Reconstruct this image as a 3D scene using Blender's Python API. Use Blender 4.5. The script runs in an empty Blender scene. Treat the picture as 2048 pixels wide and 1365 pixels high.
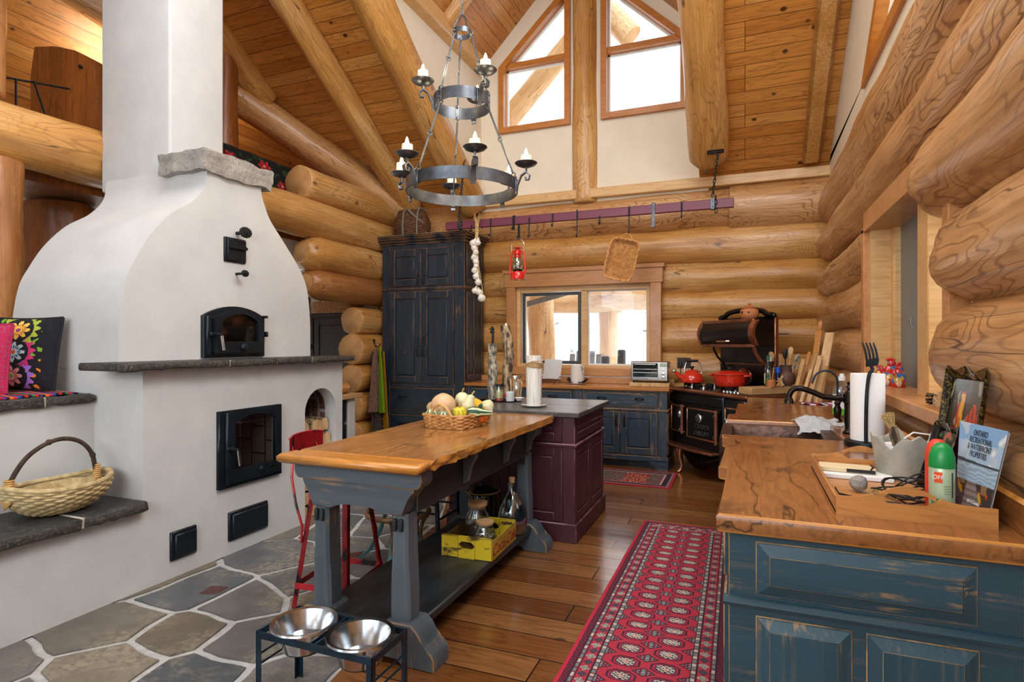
import bpy, bmesh, math, random
from mathutils import Vector, Matrix, noise
S = bpy.context.scene
C = S.collection
PI = math.pi
RR = random.Random(11)
rad = math.radians

# ---------------------------------------------------------------- camera, sky, lights, exposure
cd = bpy.data.cameras.new('camera'); cam = bpy.data.objects.new('camera', cd); C.objects.link(cam)
cam.location = (0, 0, 1.42); cam.rotation_euler = (PI/2, 0, rad(21.8))
cd.sensor_width = 36; cd.lens = 36*1165/2048; cd.shift_y = 2.5/2048; cd.clip_start = .05
S.camera = cam
S.view_settings.view_transform = 'Standard'; S.view_settings.look = 'None'
S.view_settings.gamma = 1; S.view_settings.exposure = 0.22
W = bpy.data.worlds.new('sky'); S.world = W; W.use_nodes = True
bg = W.node_tree.nodes['Background']
bg.inputs[0].default_value = (.86, .93, 1, 1); bg.inputs[1].default_value = 2.6

def area(name, loc, target, sx, sy, power, col=(1, 1, 1), spread=180):
    l = bpy.data.lights.new(name, 'AREA'); l.shape = 'RECTANGLE'; l.size = sx; l.size_y = sy
    l.energy = power; l.color = col; l.spread = rad(spread)
    o = bpy.data.objects.new(name, l); C.objects.link(o); o.location = loc
    o.rotation_euler = (Vector(target)-Vector(loc)).to_track_quat('-Z', 'Y').to_euler()
    return o
area('assumed_daylight_behind', (-1.6, -2.1, 2.7), (-2.0, 4, 1.3), 4.6, 3.4, 112, (.62, .81, 1))  # added area light for assumed daylight; the wall behind the camera has no window
area('assumed_daylight_left', (-3.6, -1.9, 1.9), (-2.6, 4, 1.2), 1.4, 1.8, 18, (.60, .80, 1))  # smaller cool fill added for daylight assumed from the left, no window built
area('daylight_high_side_window', (.70, 1.9, 4.7), (-2.8, 3.6, 1.2), 2.4, 1.6, 120, (.97, .98, 1))
area('overhead_fill', (-2.2, 2.4, 6.1), (-2.2, 4.6, 0), 3.0, 3.0, 150, (1, .97, .93))  # added overhead fill; no fixture hangs here
area('ceiling_fill_behind', (-1.4, -1.6, 2.2), (-2.4, 4.8, 5.2), 2.0, 1.2, 75, (1, .95, .88))  # added fill aimed up to brighten the ceiling boards
area('loft_fill', (-6.6, 5.0, 4.2), (-6.9, 5.2, 5.5), 1.0, 1.0, 45, (1, .86, .68))  # added warm fill for the dim loft slopes, not a fixture

# ---------------------------------------------------------------- materials
def lin(h):
    h = h.lstrip('#'); c = [int(h[i:i+2], 16)/255 for i in (0, 2, 4)]
    return tuple((x/12.92 if x <= .04045 else ((x+.055)/1.055)**2.4) for x in c)+(1,)

class G:
    """small node-graph writer around one Principled material"""
    def __init__(s, name):
        s.m = bpy.data.materials.new(name); s.m.use_nodes = True; s.t = s.m.node_tree
        s.p = s.t.nodes['Principled BSDF']
    def n(s, typ, ins=(), out=0, **props):
        d = s.t.nodes.new('ShaderNode'+typ)
        for k, v in props.items(): setattr(d, k, v)
        for k, v in (ins.items() if isinstance(ins, dict) else enumerate(ins)):
            if v is None: continue
            if isinstance(v, bpy.types.NodeSocket): s.t.links.new(v, d.inputs[k])
            else: d.inputs[k].default_value = v
        return d.outputs[out]
    def co(s, scale=(1, 1, 1), rnd=0, loc=(0, 0, 0), rot=(0, 0, 0)):
        v = s.n('TexCoord', out=3)
        if rnd:
            r = s.n('ObjectInfo', out=5); o = s.n('CombineXYZ', (r, r, r))
            v = s.n('VectorMath', (v, s.n('VectorMath', (o, (rnd, rnd*1.7, rnd*2.3)), operation='MULTIPLY')), operation='ADD')
        return s.n('Mapping', {0: v, 1: loc, 2: rot, 3: scale})
    def noise(s, v, scale=5, detail=4, rough=.55, dist=0):
        return s.n('TexNoise', {'Vector': v, 'Scale': scale, 'Detail': detail, 'Roughness': rough, 'Distortion': dist})
    def vor(s, v, scale=5, out=0, feature='F1', rnd=1):
        return s.n('TexVoronoi', {'Vector': v, 'Scale': scale, 'Randomness': rnd}, out=out, feature=feature)
    def ramp(s, f, *stops):
        d = s.t.nodes.new('ShaderNodeValToRGB'); s.t.links.new(f, d.inputs[0]); e = d.color_ramp.elements
        while len(e) < len(stops): e.new(.5)
        for i, (p, c) in enumerate(stops):
            e[i].position = p; e[i].color = lin(c) if isinstance(c, str) else ((c, c, c, 1) if not isinstance(c, tuple) else c)
        return d.outputs[0]
    def mix(s, f, a, b, blend='MIX'):
        d = s.t.nodes.new('ShaderNodeMix'); d.data_type = 'RGBA'; d.blend_type = blend
        for i, v in ((0, f), (6, a), (7, b)):
            if isinstance(v, bpy.types.NodeSocket): s.t.links.new(v, d.inputs[i])
            else: d.inputs[i].default_value = lin(v) if isinstance(v, str) else v
        return d.outputs[2]
    def math(s, op, a, b=None, c=None): return s.n('Math', (a, b, c), operation=op)
    def bump(s, h, st=.3, dist=.01, nrm=None):
        s.t.links.new(s.n('Bump', {'Strength': st, 'Distance': dist, 'Height': h, 'Normal': nrm}), s.p.inputs['Normal'])
    def set(s, col=None, rough=None, metal=None, **kw):
        for k, v in (('Base Color', col), ('Roughness', rough), ('Metallic', metal)) + tuple((a.replace('_', ' '), b) for a, b in kw.items()):
            if v is None: continue
            if isinstance(v, bpy.types.NodeSocket): s.t.links.new(v, s.p.inputs[k])
            else: s.p.inputs[k].default_value = lin(v) if isinstance(v, str) else v
        return s.m

def plain(name, col, rough=.5, metal=0, **kw): return G(name).set(col, rough, metal, **kw)
def mottled(name, a, b, scale=8, rough=.6, metal=0, bump=0, stretch=(1, 1, 1), lo=.35, hi=.65, rnd=1, **kw):
    g = G(name); v = g.co(stretch, rnd); f = g.noise(v, scale, 5, .6)
    if bump: g.bump(f, bump, .006)
    return g.set(g.ramp(f, (lo, a), (hi, b)), rough, metal, **kw)

def log_mat(name, base, light, dark, line, gloss=.36, lines=.5):
    g = G(name); v = g.co((1, 1, .30), 3)
    f = g.noise(v, 2.5, 3, .5, .35)
    rings = g.math('SINE', g.math('MULTIPLY', f, 190.0))
    sel = g.noise(g.co((1, 1, .6), 5), 1.9, 2)
    amt = g.math('MULTIPLY', g.ramp(rings, (.50, 0.), (.97, 1.)), g.ramp(sel, (.36, .16), (.62, .95)))
    fine = g.noise(g.co((1, 1, .035), 2), 46, 4, .65)
    big = g.noise(g.co((1, 1, .35), 4), 1.8, 4, .6)
    col = g.ramp(big, (.3, dark), (.48, base), (.68, light))
    col = g.mix(g.ramp(fine, (.34, .42), (.6, 0.)), col, line)
    col = g.mix(g.math('MULTIPLY', amt, lines), col, line)
    crack = g.noise(g.co((1, 1, .05), 9), 5, 3, .45)
    cr = g.ramp(g.math('ABSOLUTE', g.math('SUBTRACT', crack, .5)), (.0, 1.), (.0035, 0.))
    cr = g.math('MULTIPLY', cr, g.ramp(g.noise(g.co((.6, .6, .35), 7), 1.3, 1), (.46, 0.), (.52, .9)))
    kn = g.vor(g.co((1, 1, .6), 6), 2.4)
    col = g.mix(g.ramp(kn, (.035, .85), (.075, 0.)), col, '5a3418')
    col = g.mix(cr, col, '24160c')
    g.bump(g.math('SUBTRACT', g.math('ADD', g.math('MULTIPLY', fine, .4), g.math('MULTIPLY', big, 2.4)), g.math('MULTIPLY', cr, 2.5)), .4, .02)
    return g.set(col, g.ramp(fine, (.3, gloss+.12), (.7, gloss-.06)), Coat_Weight=.25, Coat_Roughness=.22)
M = {}
M['log'] = log_mat('honey_log_wood', 'cc9650', 'dfb274', 'b27a3a', '7d4c20')
M['logpale'] = log_mat('pale_log_wood', 'cb9860', 'dcb282', 'b07c48', '6e4220', .34, .72)
M['logdark'] = log_mat('dark_cedar_log', 'a9703c', 'bf8850', '8a5526', '6b3f1c')  # log wood in a darker brown
M['logred'] = log_mat('red_stained_log', '8f5020', 'a5602a', '743c15', '4a260e')
def endgrain(name, a, b):
    g = G(name); v = g.co((1, 1, .1)); w = g.n('VectorMath', (v,), out=1, operation='LENGTH')
    w2 = g.math('ADD', w, g.math('MULTIPLY', g.noise(v, 3, 3), .035))
    r = g.math('SINE', g.math('MULTIPLY', w2, 420.0))
    c = g.mix(g.ramp(r, (.3, 0.), (.9, .45)), a, b)
    c = g.mix(g.ramp(g.noise(v, 4, 3), (.45, 0.), (.7, .7)), c, '8a5a30')
    return g.set(c, .65)
M['logend'] = endgrain('log_end_grain', 'c99a62', '9c6c3a')

def planks(name, cols, w, length, rough=.4, gap='1d0f06', knots=.5, axis_rot=0, grain=1.0, coat=.1, bumpy=.35, knotcol='43220d'):
    g = G(name); v = g.co((1, 1, 1), 0, rot=(0, 0, axis_rot))
    br = g.t.nodes.new('ShaderNodeTexBrick'); br.offset = .37; br.offset_frequency = 3; br.squash = 1
    g.t.links.new(v, br.inputs['Vector'])
    for k, x in (('Scale', 1), ('Mortar Size', .0035), ('Mortar Smooth', .1), ('Brick Width', length), ('Row Height', w), ('Bias', 0)): br.inputs[k].default_value = x
    br.inputs['Color1'].default_value = (0, 0, 0, 1); br.inputs['Color2'].default_value = (1, 1, 1, 1); br.inputs['Mortar'].default_value = (.5, .5, .5, 1)
    per = br.outputs[0]; mort = br.outputs[1]
    off = g.n('VectorMath', (v, g.n('VectorMath', (per, (7, 13, 5)), operation='MULTIPLY')), operation='ADD')
    st = g.n('Mapping', {0: off, 3: (.14, 1, 1)})
    f = g.noise(st, 6.5, 3, .55, .4)
    rings = g.math('SINE', g.math('MULTIPLY', f, 60.0*grain))
    fine = g.noise(g.n('Mapping', {0: off, 3: (.03, 1, 1)}), 60, 3, .6)
    col = g.ramp(per, *[(i/(len(cols)-1), c) for i, c in enumerate(cols)])
    col = g.mix(g.ramp(rings, (.4, 0.), (1., .28)), col, knotcol)
    col = g.mix(g.ramp(fine, (.3, .3), (.6, 0.)), col, knotcol)
    kv = g.vor(g.n('Mapping', {0: off, 3: (.8, 1, 1)}), 4.2)
    col = g.mix(g.math('MULTIPLY', g.ramp(kv, (.07, 1.), (.12, 0.)), knots), col, knotcol)
    col = g.mix(mort, col, gap)
    g.bump(g.math('SUBTRACT', g.math('MULTIPLY', g.noise(st, 3, 2), bumpy), mort), .35, .008)
    return g.set(col, g.ramp(f, (.3, rough-.08), (.7, rough+.1)), Coat_Weight=coat, Coat_Roughness=.2)
M['ceil'] = planks('pine_ceiling_boards', ['bf7a32', 'd89648', 'cb863a', 'e0a458'], .145, 60, .45, '6b4016', .95)
M['floor'] = planks('worn_plank_floor', ['6a3f20', '84512a', '96653a', '744620', '9a6a3e'], .19, 2.3, .2, '1a0f08', .75, 0, 1.0, .35, .9, '2b160b')

def woodtop(name, a, b, dark, rough=.3, rot=0, scale=1.0, cracks=True, coat=.35):
    g = G(name); v = g.co((1, 1, 1), 1, rot=(0, 0, rot)); st = g.n('Mapping', {0: v, 3: (.12, 1, 1)})
    f = g.noise(st, 7*scale, 4, .55, .5); rings = g.math('SINE', g.math('MULTIPLY', f, 55.0))
    fine = g.noise(g.n('Mapping', {0: v, 3: (.04, 1, 1)}), 80*scale, 3, .6)
    col = g.ramp(g.noise(st, 2.2, 3), (.3, a), (.7, b))
    col = g.mix(g.ramp(rings, (.35, 0.), (1., .3)), col, dark)
    col = g.mix(g.ramp(fine, (.3, .3), (.6, 0.)), col, dark)
    h = fine
    if cracks:
        ck = g.noise(g.n('Mapping', {0: v, 3: (.25, 1, 1)}), 3.1, 4, .55)
        c = g.ramp(g.math('ABSOLUTE', g.math('SUBTRACT', ck, .5)), (.0, 1.), (.010, 0.))
        c = g.math('MULTIPLY', c, g.ramp(g.noise(v, 2.1, 2), (.46, 0.), (.52, .9)))
        col = g.mix(c, col, '2a1a10')
        sp = g.ramp(g.noise(v, 4.2, 3), (.60, 0.), (.70, .6)); col = g.mix(sp, col, '4a2f22')
    g.bump(h, .12, .004)
    return g.set(col, g.ramp(g.noise(v, 5, 3), (.3, rough-.07), (.7, rough+.1)), Coat_Weight=coat, Coat_Roughness=.16)
M['tabletop'] = woodtop('oiled_pine_tabletop', 'a06a38', 'c0894e', '542f18', .2, PI/2)
M['edgeorange'] = woodtop('bright_pine_edge', 'bd7a30', 'cf8d40', '8a531e', .28, 0, 1, False)
M['counter'] = woodtop('varnished_fir_worktop', '8e572b', 'a56d3c', '50301a', .22, PI/2)
M['counterb'] = woodtop('orange_fir_worktop', 'a9672c', 'c07e3c', '6b3f1a', .3, 0, 1, False)
M['traywood'] = woodtop('oak_tray_wood', 'b5773c', 'c98c4c', '7c4a20', .35, 0, 1.2, False, .2)
M['trim'] = woodtop('cedar_window_trim', 'b97e48', 'cb9159', '86552b', .38, 0, 1, False, .15)
M['trimv'] = woodtop('cedar_window_trim_upright', 'b97e48', 'cb9159', '86552b', .38, PI/2, 1, False, .15)
M['trimpale'] = woodtop('clear_fir_jamb', 'd2a264', 'deb57c', 'a87840', .4, 0, 1, False, .1)
M['trimor'] = woodtop('orange_window_trim', 'b9712a', 'c98338', '8a4e18', .4, 0, 1, False, .1)
M['fence'] = woodtop('split_kindling_wood', 'b48a58', 'cba674', '7c5a34', .7, 0, 1.5, False, 0)
M['barkdark'] = mottled('dark_bark', '2f2119', '4b382b', 30, .85, 0, .8, (1, 1, .3))

def paint(name, a, b, wear, amt=.60, rough=.42, rnd=2, rot=(0, 0, 0), axis=2):
    st = [1, 1, 1]; st[axis] = .045
    g = G(name); v = g.co(tuple(st), rnd); f = g.noise(v, 62, 4, .65); big = g.noise(g.co((1, 1, 1), rnd), 4.5, 5, .65)
    col = g.ramp(g.noise(v, 7, 3), (.3, a), (.7, b))
    col = g.mix(g.math('MULTIPLY', g.ramp(f, (.55, 0.), (.75, .35)), .6), col, wear)
    w = g.math('MULTIPLY', g.ramp(f, (.54, 0.), (.60, 1.)), g.ramp(big, (amt-.05, 0.), (amt+.07, 1.)))
    col = g.mix(g.math('MULTIPLY', w, .8), col, wear)
    g.bump(f, .16, .004)
    return g.set(col, rough)
def worn(name, a, wear, lo=.36, hi=.54):
    g = G(name); f = g.noise(g.co((1, 1, 1), 3), 7, 4, .6)
    return g.set(g.ramp(f, (lo, a), (hi, wear)), .5)
for k, a, b, w, am in (('barred', '5e2636', '75364a', '8a5560', .70), ('navy', '18232e', '273542', 'a5713f', .68), ('teal', '26414d', '325260', 'a88658', .62), ('plum', '45202c', '4e2733', '7d5560', .70),
                       ('slateblue', '454f57', '59646c', '8f7050', .56), ('blueblue', '1d2d3a', '2a4052', 'b08050', .60)):
    M[k] = paint('distressed_%s_paint' % k, a, b, w, am)
    M[k+'x'] = paint('distressed_%s_paint_lengthwise' % k, a, b, w, am, axis=0)
    M[k+'w'] = worn('worn_%s_edge' % k, a, w)
M['shelfblack'] = mottled('scuffed_black_shelf', '1c2023', '30363a', 14, .42, 0, .1, (1, .2, 1))

def stone(name, a, b, c, scale=9, bump=.6, rough=.7):
    g = G(name); v = g.co((1, 1, 1), 3); f = g.noise(v, scale, 6, .65); h = g.noise(v, scale*4, 5, .7)
    g.bump(g.math('ADD', f, h), bump, .012)
    return g.set(g.mix(g.ramp(h, (.5, 0.), (.68, .7)), g.ramp(f, (.32, a), (.66, b)), c), rough)
M['slate'] = stone('dark_slate', '1c2022', '34383a', '555148', 9, .5, .5)
M['slateedge'] = stone('broken_slate_edge', '2b2a29', '4f4a43', '7b7264', 16, 1.0, .85)
M['capstone'] = stone('rough_grey_capstone', '8b8782', 'aea9a0', '6b655d', 10, 1.0, .9)
M['mortar'] = mottled('pale_mortar', 'a8a296', 'c2bcae', 20, .9, 0, .3)
g = G('white_lime_plaster'); v = g.co(); f = g.noise(v, 3.2, 5, .6); h = g.noise(g.co((1, 1, .35)), 34, 4, .6)
g.bump(g.math('ADD', g.math('MULTIPLY', f, .6), h), .16, .006)
M['plaster'] = g.set(g.ramp(f, (.3, 'bfc0c0'), (.7, 'cccccb')), .8)
g = G('cream_wall_paint'); M['cream'] = g.set(g.ramp(g.noise(g.co(), 4, 3), (.3, 'e2d8c2'), (.7, 'eadfca')), .75)
# flagstones: every stone has its own colour attribute, mottled by noise
g = G('flagstone_slabs'); v = g.co(); a = g.n('Attribute', attribute_name='tone')
f = g.noise(v, 5, 6, .65); h = g.noise(v, 30, 5, .7)
blot = g.math('MULTIPLY', g.ramp(g.noise(v, 2.4, 5, .6), (.48, 0.), (.62, 1.)), g.ramp(h, (.42, 0.), (.56, .6)))
col = g.mix(g.ramp(f, (.3, .4), (.65, 0.)), a, '2f2d2c'); col = g.mix(blot, col, 'a39880')
g.bump(g.math('ADD', g.math('MULTIPLY', f, 1.5), h), .35, .012)
M['flag'] = g.set(col, g.ramp(f, (.3, .42), (.7, .62)))
M['grout'] = mottled('grey_floor_grout', 'a3a3a1', 'b9b9b6', 18, .85, 0, .3)

g = G('painted_picture_surface'); M['pic'] = g.set(g.n('Attribute', attribute_name='tone'), .45)
g = G('woven_coloured_wool'); g.bump(g.noise(g.co(), 260, 2), .35, .004); M['wool'] = g.set(g.n('Attribute', attribute_name='tone'), .95)
g = G('lacquered_picture_surface'); M['lacq'] = g.set(g.n('Attribute', attribute_name='tone'), .2, Coat_Weight=.3)
M['iron'] = mottled('black_iron', '14171a', '22272b', 14, .42, .5)
M['castiron'] = mottled('cast_iron_blue_black', '161c22', '212a32', 6, .40, .45)
M['forged'] = mottled('forged_grey_iron', '4a4e54', '70747a', 9, .36, .85)
M['steel'] = mottled('brushed_stainless_steel', 'b9bcbf', 'd2d4d6', 4, .2, 1, 0, (1, 1, 8))
M['chrome'] = plain('bright_chrome', 'd0d3d6', .12, 1)
M['copper'] = mottled('aged_copper', 'a0664a', 'c08a6c', 8, .28, .9)
M['coppersink'] = mottled('hammered_dark_copper', '3a2a26', '5a4238', 26, .38, .7, .8)
M['bronze'] = mottled('oil_rubbed_bronze', '1d1a1a', '3b2c26', 8, .3, .8)
M['enamelblack'] = plain('black_enamel', '080708', .3, 0, Coat_Weight=.12)
M['black'] = plain('matt_black', '0d0e10', .5)
M['rubber'] = plain('black_rubber', '121315', .55)
M['stovegl'] = plain('dark_oven_glass', '0b0a0a', .06, 0, Coat_Weight=.6)  # opaque pane; the oven's dark inside is put into its colour
M['red'] = plain('red_enamel', 'd0301c', .18, 0, Coat_Weight=.6)
M['lred'] = plain('lantern_red_enamel', 'd8261c', .22, 0, Coat_Weight=.5)
g = G('chipped_red_metal_paint'); f = g.noise(g.co((1, 1, .5), 2), 16, 4, .6)
M['chipred'] = g.set(g.ramp(f, (.40, '14191c'), (.46, 'a01c24'), (.7, 'b8282e')), .35)
M['bluesteel'] = mottled('dark_blue_steel_paint', '152530', '22384a', 10, .3, .4)
M['tealiron'] = mottled('teal_painted_iron', '1b4a4c', '2b6464', 12, .4, .2, .1)
M['brownmetal'] = mottled('worn_brown_bent_wood', '5a4028', '8a6845', 20, .35, .1)
M['white'] = plain('white_paper', 'e9e8e6', .85)
M['whitepaint'] = mottled('white_painted_wood', 'd8d6d0', 'e6e4de', 12, .6, 0, .1)
M['wax'] = plain('ivory_candle_wax', 'efe6cc', .5, 0, Subsurface_Weight=.15)
M['cork'] = mottled('cork_lid', 'b88f62', 'cfa97c', 60, .85, 0, .2)
M['terra'] = mottled('terracotta', 'b06638', 'c47c4c', 6, .6, 0, .1)
M['clay'] = mottled('dark_fired_clay', '4e342b', '6e4c3e', 22, .6, 0, .7)
M['concrete'] = mottled('pitted_concrete', '9a978c', 'b3b0a4', 16, .95, 0, .6)
M['garlic'] = mottled('garlic_skin', 'd8d0c2', 'efe9de', 20, .55, 0, .2)
M['straw'] = mottled('dry_straw', 'a98b54', 'c9ad78', 40, .8, 0, .2)
M['wicker'] = mottled('golden_wicker', 'a8703a', 'd09a5c', 30, .5, 0, .3)
M['wickerdark'] = mottled('brown_wicker', '4e3322', '7a543a', 30, .5, 0, .3)
M['rope'] = mottled('sea_grass_rope', 'a08a5e', 'cbb588', 26, .8, 0, .4)
M['rattan'] = mottled('rattan_wrap', 'b98a4e', 'd6aa6a', 30, .5, 0, .3)
M['bark'] = mottled('grey_bark', '4c4a48', 'b3a892', 42, .9, 0, 1.0, (1, 1, .45), .42, .58)
M['barkbrown'] = mottled('brown_bark', '3f3026', 'b59a78', 34, .85, 0, 1.0, (1, 1, .35), .42, .60)
M['birch'] = mottled('birch_bark', '7a6e66', 'e2dcd4', 11, .8, 0, .5, (1, 1, .7), .30, .42)
g = G('white_shaved_wood'); f = g.noise(g.co((1, 1, .05)), 70, 3, .6); g.bump(f, .6, .01); M['shave'] = g.set(g.ramp(f, (.3, 'b9b2a6'), (.5, 'e6e2da')), .8)
M['twine'] = plain('jute_twine', 'b08d5c', .9)
M['cutwood'] = mottled('pale_cut_firewood', 'b98f60', 'dbb98a', 20, .8, 0, .4, (1, 1, .3))
M['brick'] = None
M['stonetop'] = stone('dark_soapstone', '3e3c3a', '565250', '6a645e', 5, .05, .3)
M['linen'] = mottled('white_linen', 'd9dde0', 'eef0f1', 24, .9, 0, .3)
M['toaster'] = plain('toaster_side_steel', 'b8b8b8', .3, .9)
M['snow'] = mottled('snowy_hillside', 'f4f7fa', '5f6448', 2.6, .9, 0, 0, (1, 1, 1), .54, .72)
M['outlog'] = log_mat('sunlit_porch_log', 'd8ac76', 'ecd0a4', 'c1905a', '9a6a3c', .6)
def glassy(name, tint=(1, 1, 1, 1), refl=.08, rough=0.0):
    m = bpy.data.materials.new(name); m.use_nodes = True; t = m.node_tree; t.nodes.remove(t.nodes['Principled BSDF'])
    a = t.nodes.new('ShaderNodeBsdfTransparent'); a.inputs[0].default_value = tint
    b = t.nodes.new('ShaderNodeBsdfGlossy'); b.inputs['Roughness'].default_value = rough; b.inputs[0].default_value = (.9, .95, 1, 1)
    fr = t.nodes.new('ShaderNodeLayerWeight'); fr.inputs[0].default_value = .25
    mm = t.nodes.new('ShaderNodeMath'); mm.operation = 'MULTIPLY_ADD'; mm.inputs[1].default_value = .5; mm.inputs[2].default_value = refl
    t.links.new(fr.outputs[1], mm.inputs[0]); mx = t.nodes.new('ShaderNodeMixShader')
    t.links.new(mm.outputs[0], mx.inputs[0]); t.links.new(a.outputs[0], mx.inputs[1]); t.links.new(b.outputs[0], mx.inputs[2])
    t.links.new(mx.outputs[0], t.nodes['Material Output'].inputs[0]); return m
M['glass'] = glassy('window_glass', (1, 1, 1, 1), .03)
M['jar'] = glassy('clear_jar_glass', (.90, .94, .94, 1), .10)
M['demijohn'] = glassy('greenish_demijohn_glass', (.62, .70, .70, 1), .16)
M['bottlegreen'] = glassy('green_bottle_glass', (.55, .72, .62, 1), .12)
M['screen'] = glassy('insect_screen_mesh', (.20, .27, .30, 1), .06, .5)
M['firegl'] = glassy('sooty_fire_door_glass', (.78, .77, .75, 1), .07)
def glow(name, col, st):
    g = G(name); return g.set(col, .4, 0, Emission_Color=col, Emission_Strength=st)
M['bulb'] = glow('lit_flame_bulb', 'ffdba6', 14)
def flat(k, col, r=.5, **kw):
    if k not in M: M[k] = plain(k, col, r, **kw)
    return M[k]

# ---------------------------------------------------------------- geometry helpers
class MB:
    """collects shapes into one mesh object"""
    def __init__(s): s.b = bmesh.new(); s.mi = 0
    def _new(s, verts, faces, sm=True):
        vs = [s.b.verts.new(v) for v in verts]; out = []
        for f in faces:
            try: fc = s.b.faces.new([vs[i] for i in f])
            except ValueError: continue
            fc.smooth = sm; fc.material_index = s.mi; out.append(fc)
        return vs, out
    def box(s, x0, x1, y0, y1, z0, z1, bev=0, wear=None, mat=None, seg=1):
        x0, x1 = min(x0, x1), max(x0, x1); y0, y1 = min(y0, y1), max(y0, y1); z0, z1 = min(z0, z1), max(z0, z1)
        P = [(x, y, z) for z in (z0, z1) for y in (y0, y1) for x in (x0, x1)]
        if mat is not None: P = [mat @ Vector(p) for p in P]
        vs, fs = s._new(P, [(0, 2, 3, 1), (4, 5, 7, 6), (0, 1, 5, 4), (1, 3, 7, 5), (3, 2, 6, 7), (2, 0, 4, 6)])
        if bev:
            ed = list({e for f in fs for e in f.edges})
            r = bmesh.ops.bevel(s.b, geom=ed, offset=min(bev, .45*min(x1-x0, y1-y0, z1-z0)), segments=seg, affect='EDGES', profile=.5)
            for f in r['faces']:
                f.smooth = True; f.material_index = s.mi if wear is None else wear
        return s
    def tube(s, pts, r, n=8, closed=False, caps=True):
        pts = [Vector(p) for p in pts]; k = len(pts); rs = r if isinstance(r, (list, tuple)) else [r]*k
        rings = []; up = None
        for i, p in enumerate(pts):
            a = pts[(i-1) % k] if (closed or i > 0) else p; b = pts[(i+1) % k] if (closed or i < k-1) else p
            t = (b-a).normalized()
            if up is None or abs(up.dot(t)) > .999:
                up = Vector((0, 0, 1)) if abs(t.z) < .9 else Vector((1, 0, 0))
            u = t.cross(up).normalized(); w = u.cross(t).normalized(); up = w
            rings.append([p+(u*math.cos(2*PI*j/n)+w*math.sin(2*PI*j/n))*rs[i] for j in range(n)])
        V = [v for q in rings for v in q]; F = []
        for i in range(k if closed else k-1):
            i2 = (i+1) % k
            F += [(i*n+j, i*n+(j+1) % n, i2*n+(j+1) % n, i2*n+j) for j in range(n)]
        if caps and not closed: F += [tuple(range(n))[::-1], tuple((k-1)*n+j for j in range(n))]
        s._new(V, F); return s
    def lathe(s, prof, c=(0, 0, 0), n=24, sx=1, sy=1, mat=None, wob=None):
        V = []; F = []; k = len(prof)
        for (r, z) in prof:
            for j in range(n):
                a = 2*PI*j/n; q = r*(wob(a, z) if wob else 1)
                p = Vector((c[0]+q*sx*math.cos(a), c[1]+q*sy*math.sin(a), c[2]+z)); V.append(mat @ p if mat is not None else p)
        for i in range(k-1): F += [(i*n+j, i*n+(j+1) % n, (i+1)*n+(j+1) % n, (i+1)*n+j) for j in range(n)]
        if prof[0][0] > 0: F.append(tuple(range(n))[::-1])
        if prof[-1][0] > 0: F.append(tuple((k-1)*n+j for j in range(n)))
        s._new(V, F); return s
    def prism(s, poly, a0, a1, ax='y', mat=None, bev=0, wear=None, sm=False):
        """extrude a 2-D outline along an axis: ax 'y' -> (x,z), 'x' -> (y,z), 'z' -> (x,y)"""
        k = len(poly); V = []
        for a in (a0, a1):
            for p, q in poly:
                v = {'y': (p, a, q), 'x': (a, p, q), 'z': (p, q, a)}[ax]
                V.append(mat @ Vector(v) if mat is not None else v)
        F = [tuple(range(k)), tuple(range(2*k-1, k-1, -1))]+[(i, i+k, (i+1) % k+k, (i+1) % k) for i in range(k)]
        vs, fs = s._new(V, F, sm)
        for f in fs[2:]: f.smooth = True
        if bev:
            ed = list(set(fs[0].edges) | set(fs[1].edges))
            r = bmesh.ops.bevel(s.b, geom=ed, offset=bev, segments=1, affect='EDGES', profile=.5)
            for f in r['faces']: f.material_index = s.mi if wear is None else wear
        return s
    def sph(s, c, r, n=16, m=10, sx=1, sy=1, sz=1, mat=None):
        prof = [(math.sin(PI*i/m)*r if 0 < i < m else 0.0, -math.cos(PI*i/m)*r*sz) for i in range(m+1)]
        V = []; F = []
        for i in range(1, m):
            for j in range(n):
                a = 2*PI*j/n; p = Vector((c[0]+prof[i][0]*sx*math.cos(a), c[1]+prof[i][0]*sy*math.sin(a), c[2]+prof[i][1])); V.append(p)
        lo = len(V); V += [Vector((c[0], c[1], c[2]-r*sz)), Vector((c[0], c[1], c[2]+r*sz))]
        if mat is not None: V = [mat @ v for v in V]
        for i in range(m-2): F += [(i*n+j, i*n+(j+1) % n, (i+1)*n+(j+1) % n, (i+1)*n+j) for j in range(n)]
        F += [(lo, (j+1) % n, j) for j in range(n)]+[(lo+1, (m-2)*n+j, (m-2)*n+(j+1) % n) for j in range(n)]
        s._new(V, F); return s
    def frame(s, x0, x1, z0, z1, w, y0, y1, bev=0, wear=None):
        """rectangular frame in the xz plane"""
        s.box(x0, x0+w, y0, y1, z0, z1, bev, wear); s.box(x1-w, x1, y0, y1, z0, z1, bev, wear)
        s.box(x0+w, x1-w, y0, y1, z0, z0+w, bev, wear); s.box(x0+w, x1-w, y0, y1, z1-w, z1, bev, wear); return s
    def grid(s, fn, nu, nv, thick=None):
        V = [fn(i/nu, j/nv) for j in range(nv+1) for i in range(nu+1)]
        F = [(j*(nu+1)+i, j*(nu+1)+i+1, (j+1)*(nu+1)+i+1, (j+1)*(nu+1)+i) for j in range(nv) for i in range(nu)]
        vs, fs = s._new(V, F)
        if thick: bmesh.ops.solidify(s.b, geom=fs, thickness=thick)
        return s
    def jitter(s, amt, sc=6, seed=0):
        for v in s.b.verts:
            v.co += noise.noise_vector(v.co*sc+Vector((seed, seed, seed)))*amt
        return s
    def xf(s, m):
        bmesh.ops.transform(s.b, matrix=m, verts=s.b.verts); return s
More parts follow.
